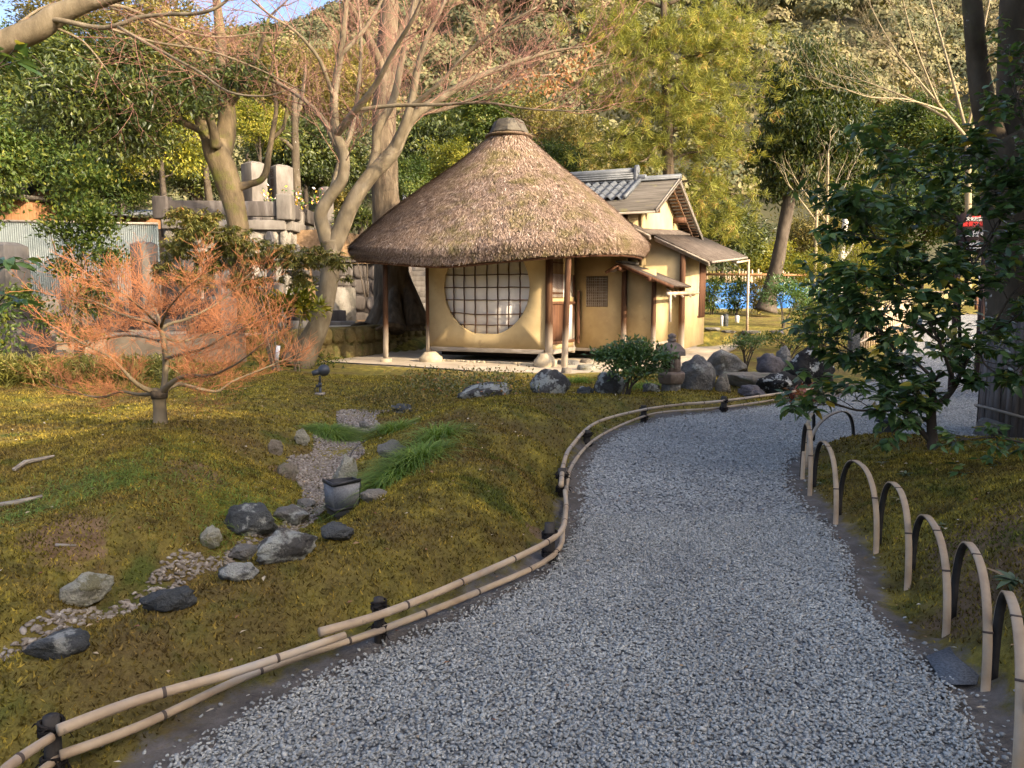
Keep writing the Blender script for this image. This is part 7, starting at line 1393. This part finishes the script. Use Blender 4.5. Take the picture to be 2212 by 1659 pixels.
TC = [[(2016, 985, 0, 13), (2013, 940, 0, 11), (2011, 905, 0, 10), (2010, 880, 0, 11)], [(2012, 880, 0, 8), (2040, 862, 0, 7), (2062, 835, 0, 6), (2076, 805, 0, 5), (2100, 760, .1, 4), (2140, 720, .2, 3), (2190, 690, .2, 2)], [(2012, 955, 0, 6), (1985, 925, 0, 5.5), (1968, 900, -.1, 5), (1950, 888, -.1, 4), (1900, 886, -.2, 3), (1850, 886, -.2, 2.4), (1805, 872, -.3, 1.6)], [(1968, 900, -.1, 4), (1955, 860, .1, 3.5), (1930, 830, .2, 3), (1890, 790, .3, 2.4), (1840, 760, .3, 1.8), (1800, 735, .3, 1.2)], [(2008, 882, 0, 5), (1985, 850, .2, 4.5), (1960, 810, .3, 4), (1935, 760, .3, 3), (1900, 715, .3, 2.4), (1850, 690, .4, 1.6), (1810, 660, .4, 1)],
 [(2062, 835, 0, 4.5), (2048, 790, -.2, 4), (2030, 740, -.3, 3.6), (2010, 700, -.3, 3), (1985, 650, -.3, 2.4), (1940, 610, -.4, 1.8), (1880, 590, -.4, 1.2)], [(2076, 805, 0, 4), (2074, 740, .1, 4), (2072, 680, .1, 3.6), (2074, 640, .1, 3.4), (2092, 600, .1, 3), (2110, 560, .2, 2.6), (2130, 520, .2, 2)], [(2074, 645, .1, 3), (2050, 618, 0, 2.8), (2035, 600, -.1, 2.4), (2010, 570, -.1, 2), (1970, 545, -.2, 1.6), (1910, 520, -.2, 1.2), (1850, 505, -.2, .9)], [(2100, 570, .2, 2.4), (2090, 530, .3, 2.2), (2075, 490, .3, 2), (2050, 440, .3, 1.8), (2010, 400, .3, 1.5), (1960, 350, .3, 1.1), (1930, 320, .3, .8)],
 [(2075, 490, .3, 2), (2030, 470, .1, 1.8), (1980, 455, 0, 1.5), (1920, 440, -.1, 1.2), (1850, 430, -.1, .8)], [(2110, 560, .2, 2), (2150, 500, .2, 1.8), (2180, 440, .2, 1.4), (2210, 380, .2, 1)], [(2030, 740, -.3, 2.6), (1980, 700, -.5, 2.2), (1930, 690, -.6, 1.6), (1870, 650, -.6, 1)], [(2140, 720, .2, 2.4), (2170, 660, .1, 2), (2200, 620, 0, 1.4), (2240, 580, 0, 1)], [(2050, 440, .3, 1.4), (2070, 380, .3, 1.2), (2100, 330, .3, 1)], [(2110, 745, 0, 2.4), (2130, 790, -.2, 2), (2170, 810, -.3, 1.4), (2215, 800, -.4, 1)]]
leafy('foreground_camellia', 'dark leaved camellia on the right mound spreading low branches over the gravel', 'shrub', base, TC, Yc, m_leaf_shrub, 101, .10, .32, .115, .054, 1, 4, per=8, start=.25)
# sprays at the picture's edges, their stems standing just outside
base = np.array([4.0, 4.6, .25]); leafy('edge_camellia', 'camellia spray reaching in from the right edge low over the mound', 'shrub', base, [[(2420, 1180, .3, 8), (2380, 1050, .2, 6), (2300, 990, .1, 4), (2220, 960, 0, 2.6), (2150, 945, 0, 1.8), (2080, 950, 0, 1)], [(2300, 1040, .1, 3), (2230, 1020, .1, 2), (2160, 1010, 0, 1.4), (2120, 1020, 0, 1)], [(2340, 1100, .1, 3), (2270, 1080, 0, 2), (2200, 1040, 0, 1.4), (2180, 1060, 0, 1)], [(2380, 1180, 0, 3), (2290, 1140, 0, 2), (2230, 1110, 0, 1.2)]], 5.2, m_leaf_shrub, 102, .16, .16, .075, .034, 1, 2, per=5, start=.45)
base = np.array([5.1, 6.6, .2]); leafy('edge_camellia', 'upright camellia twigs at the right edge in front of the twin trunks', 'shrub', base, [[(2400, 960, 0, 8), (2340, 700, 0, 6), (2280, 500, 0, 4), (2230, 330, 0, 3), (2200, 220, 0, 2), (2180, 110, 0, 1.2)], [(2300, 560, 0, 3), (2230, 450, .1, 2), (2170, 380, .1, 1.4), (2110, 340, .1, 1)], [(2260, 420, 0, 2), (2220, 290, -.1, 1.6), (2190, 190, -.1, 1)], [(2310, 620, 0, 3), (2240, 600, 0, 2), (2180, 560, 0, 1.4), (2140, 530, 0, 1)]], 6.5, m_leaf_shrub, 103, .20, .26, .085, .04, 1, 3, per=5, start=.4)
base = np.array([-2.9, 3.1, .1]); leafy('edge_shrub', 'dark big leaved sprig poking in from the left edge beside the graves', 'shrub', base, [[(-330, 1180, 0, 10), (-260, 900, 0, 8), (-160, 700, 0, 5), (-70, 610, 0, 3), (-5, 580, 0, 2)], [(-160, 720, 0, 4), (-80, 680, 0, 3), (0, 660, 0, 2)], [(-200, 560, 0, 4), (-130, 330, 0, 3), (-60, 190, 0, 2), (-2, 140, 0, 1.4)]], 3.3, m_leaf_shrub, 104, .30, .12, .10, .036, 0, 2, per=6, start=.72, sp=.5)
# rosettes on the right mound
for q, (px, py, L_, n_, lab) in enumerate([(2190, 1265, .12, 22, 'largest leaf rosette on the right mound beside the nearest hoops'), (1955, 1030, .08, 14, 'grey green leaf rosette with dry leaves in the middle of the right mound'), (1905, 1005, .06, 8, 'small seedling with pale leaves near the top of the mound'), (1945, 1085, .07, 10, 'flat leaf rosette behind the hoop with a split top'), (2030, 1140, .05, 9, 'tiny pale rosette between the third and fourth nearest hoops'), (1770, 1050, .05, 8, 'little green weed at the foot of the edge on hoops')]):
    p = hit(px, py); rng = np.random.default_rng(q); a = np.linspace(0, 12, n_) + rng.normal(size=n_) * .2; V_, F_, k_ = bigleaves(np.tile([0, 0, .015], (n_, 1)) + rng.normal(size=(n_, 3)) * .004, np.c_[np.cos(a), np.sin(a), .25 + .5 * rng.random(n_)], np.c_[-np.cos(a) * .4, -np.sin(a) * .4, np.ones(n_)], L_ * (.6 + .5 * rng.random(n_)), L_ * .24, .05, .45)
    o = raw('leaf_rosette', V_, [F_], leafmat('rosette_leaves' , [(0, (.05, .08, .035)), (.6, (.12, .16, .08)), (.85, (.2, .23, .13)), (1, (.35, .2, .1))], .2), tint=np.repeat(rng.random(n_), k_), smooth=True); o.location = tuple(p); tag(o, lab, 'plant', 'leaf rosettes on the right mound')
# russet plant by the black boulders
p = A(1735, 852, 11.0); n_ = 60; rng = np.random.default_rng(5); V_, F_ = leaves(rng.normal(size=(n_, 3)) * np.array([.12, .08, .07]) + [0, 0, .12], rng.normal(size=(n_, 3)) + [0, 0, .4], rng.normal(size=(n_, 3)) + [0, 0, 1], .11, .05); o = raw('russet_plant', V_, [F_], leafmat('russet_leaves', [(0, (.2, .05, .035)), (1, (.38, .16, .08))], .25), tint=np.repeat(rng.random(n_), 2)); o.location = (p[0], p[1], hz(p[0], p[1])); tag(o, 'russet leaved plant at the foot of the tall black boulder', 'plant')

# an unseen evergreen added right of the picture to darken the mound
T = thing('shade_evergreen', 'unseen dark evergreen right of the hoops, added to shade the right mound', 'tree', (7.4, 4.2, 0)); o = link('crown', PROTO['dark'][0][0], T); o.scale = (1.25, 1.25, .95); o.location = (0, 0, 6.6)
b = MB(); b.tube([(0, 0, -.2), (.1, 0, 3), (0, 0, 7)], [.22, .17, .08], 10, wob=.2); b.obj('trunk', m_bark_dark, T, smooth=True)
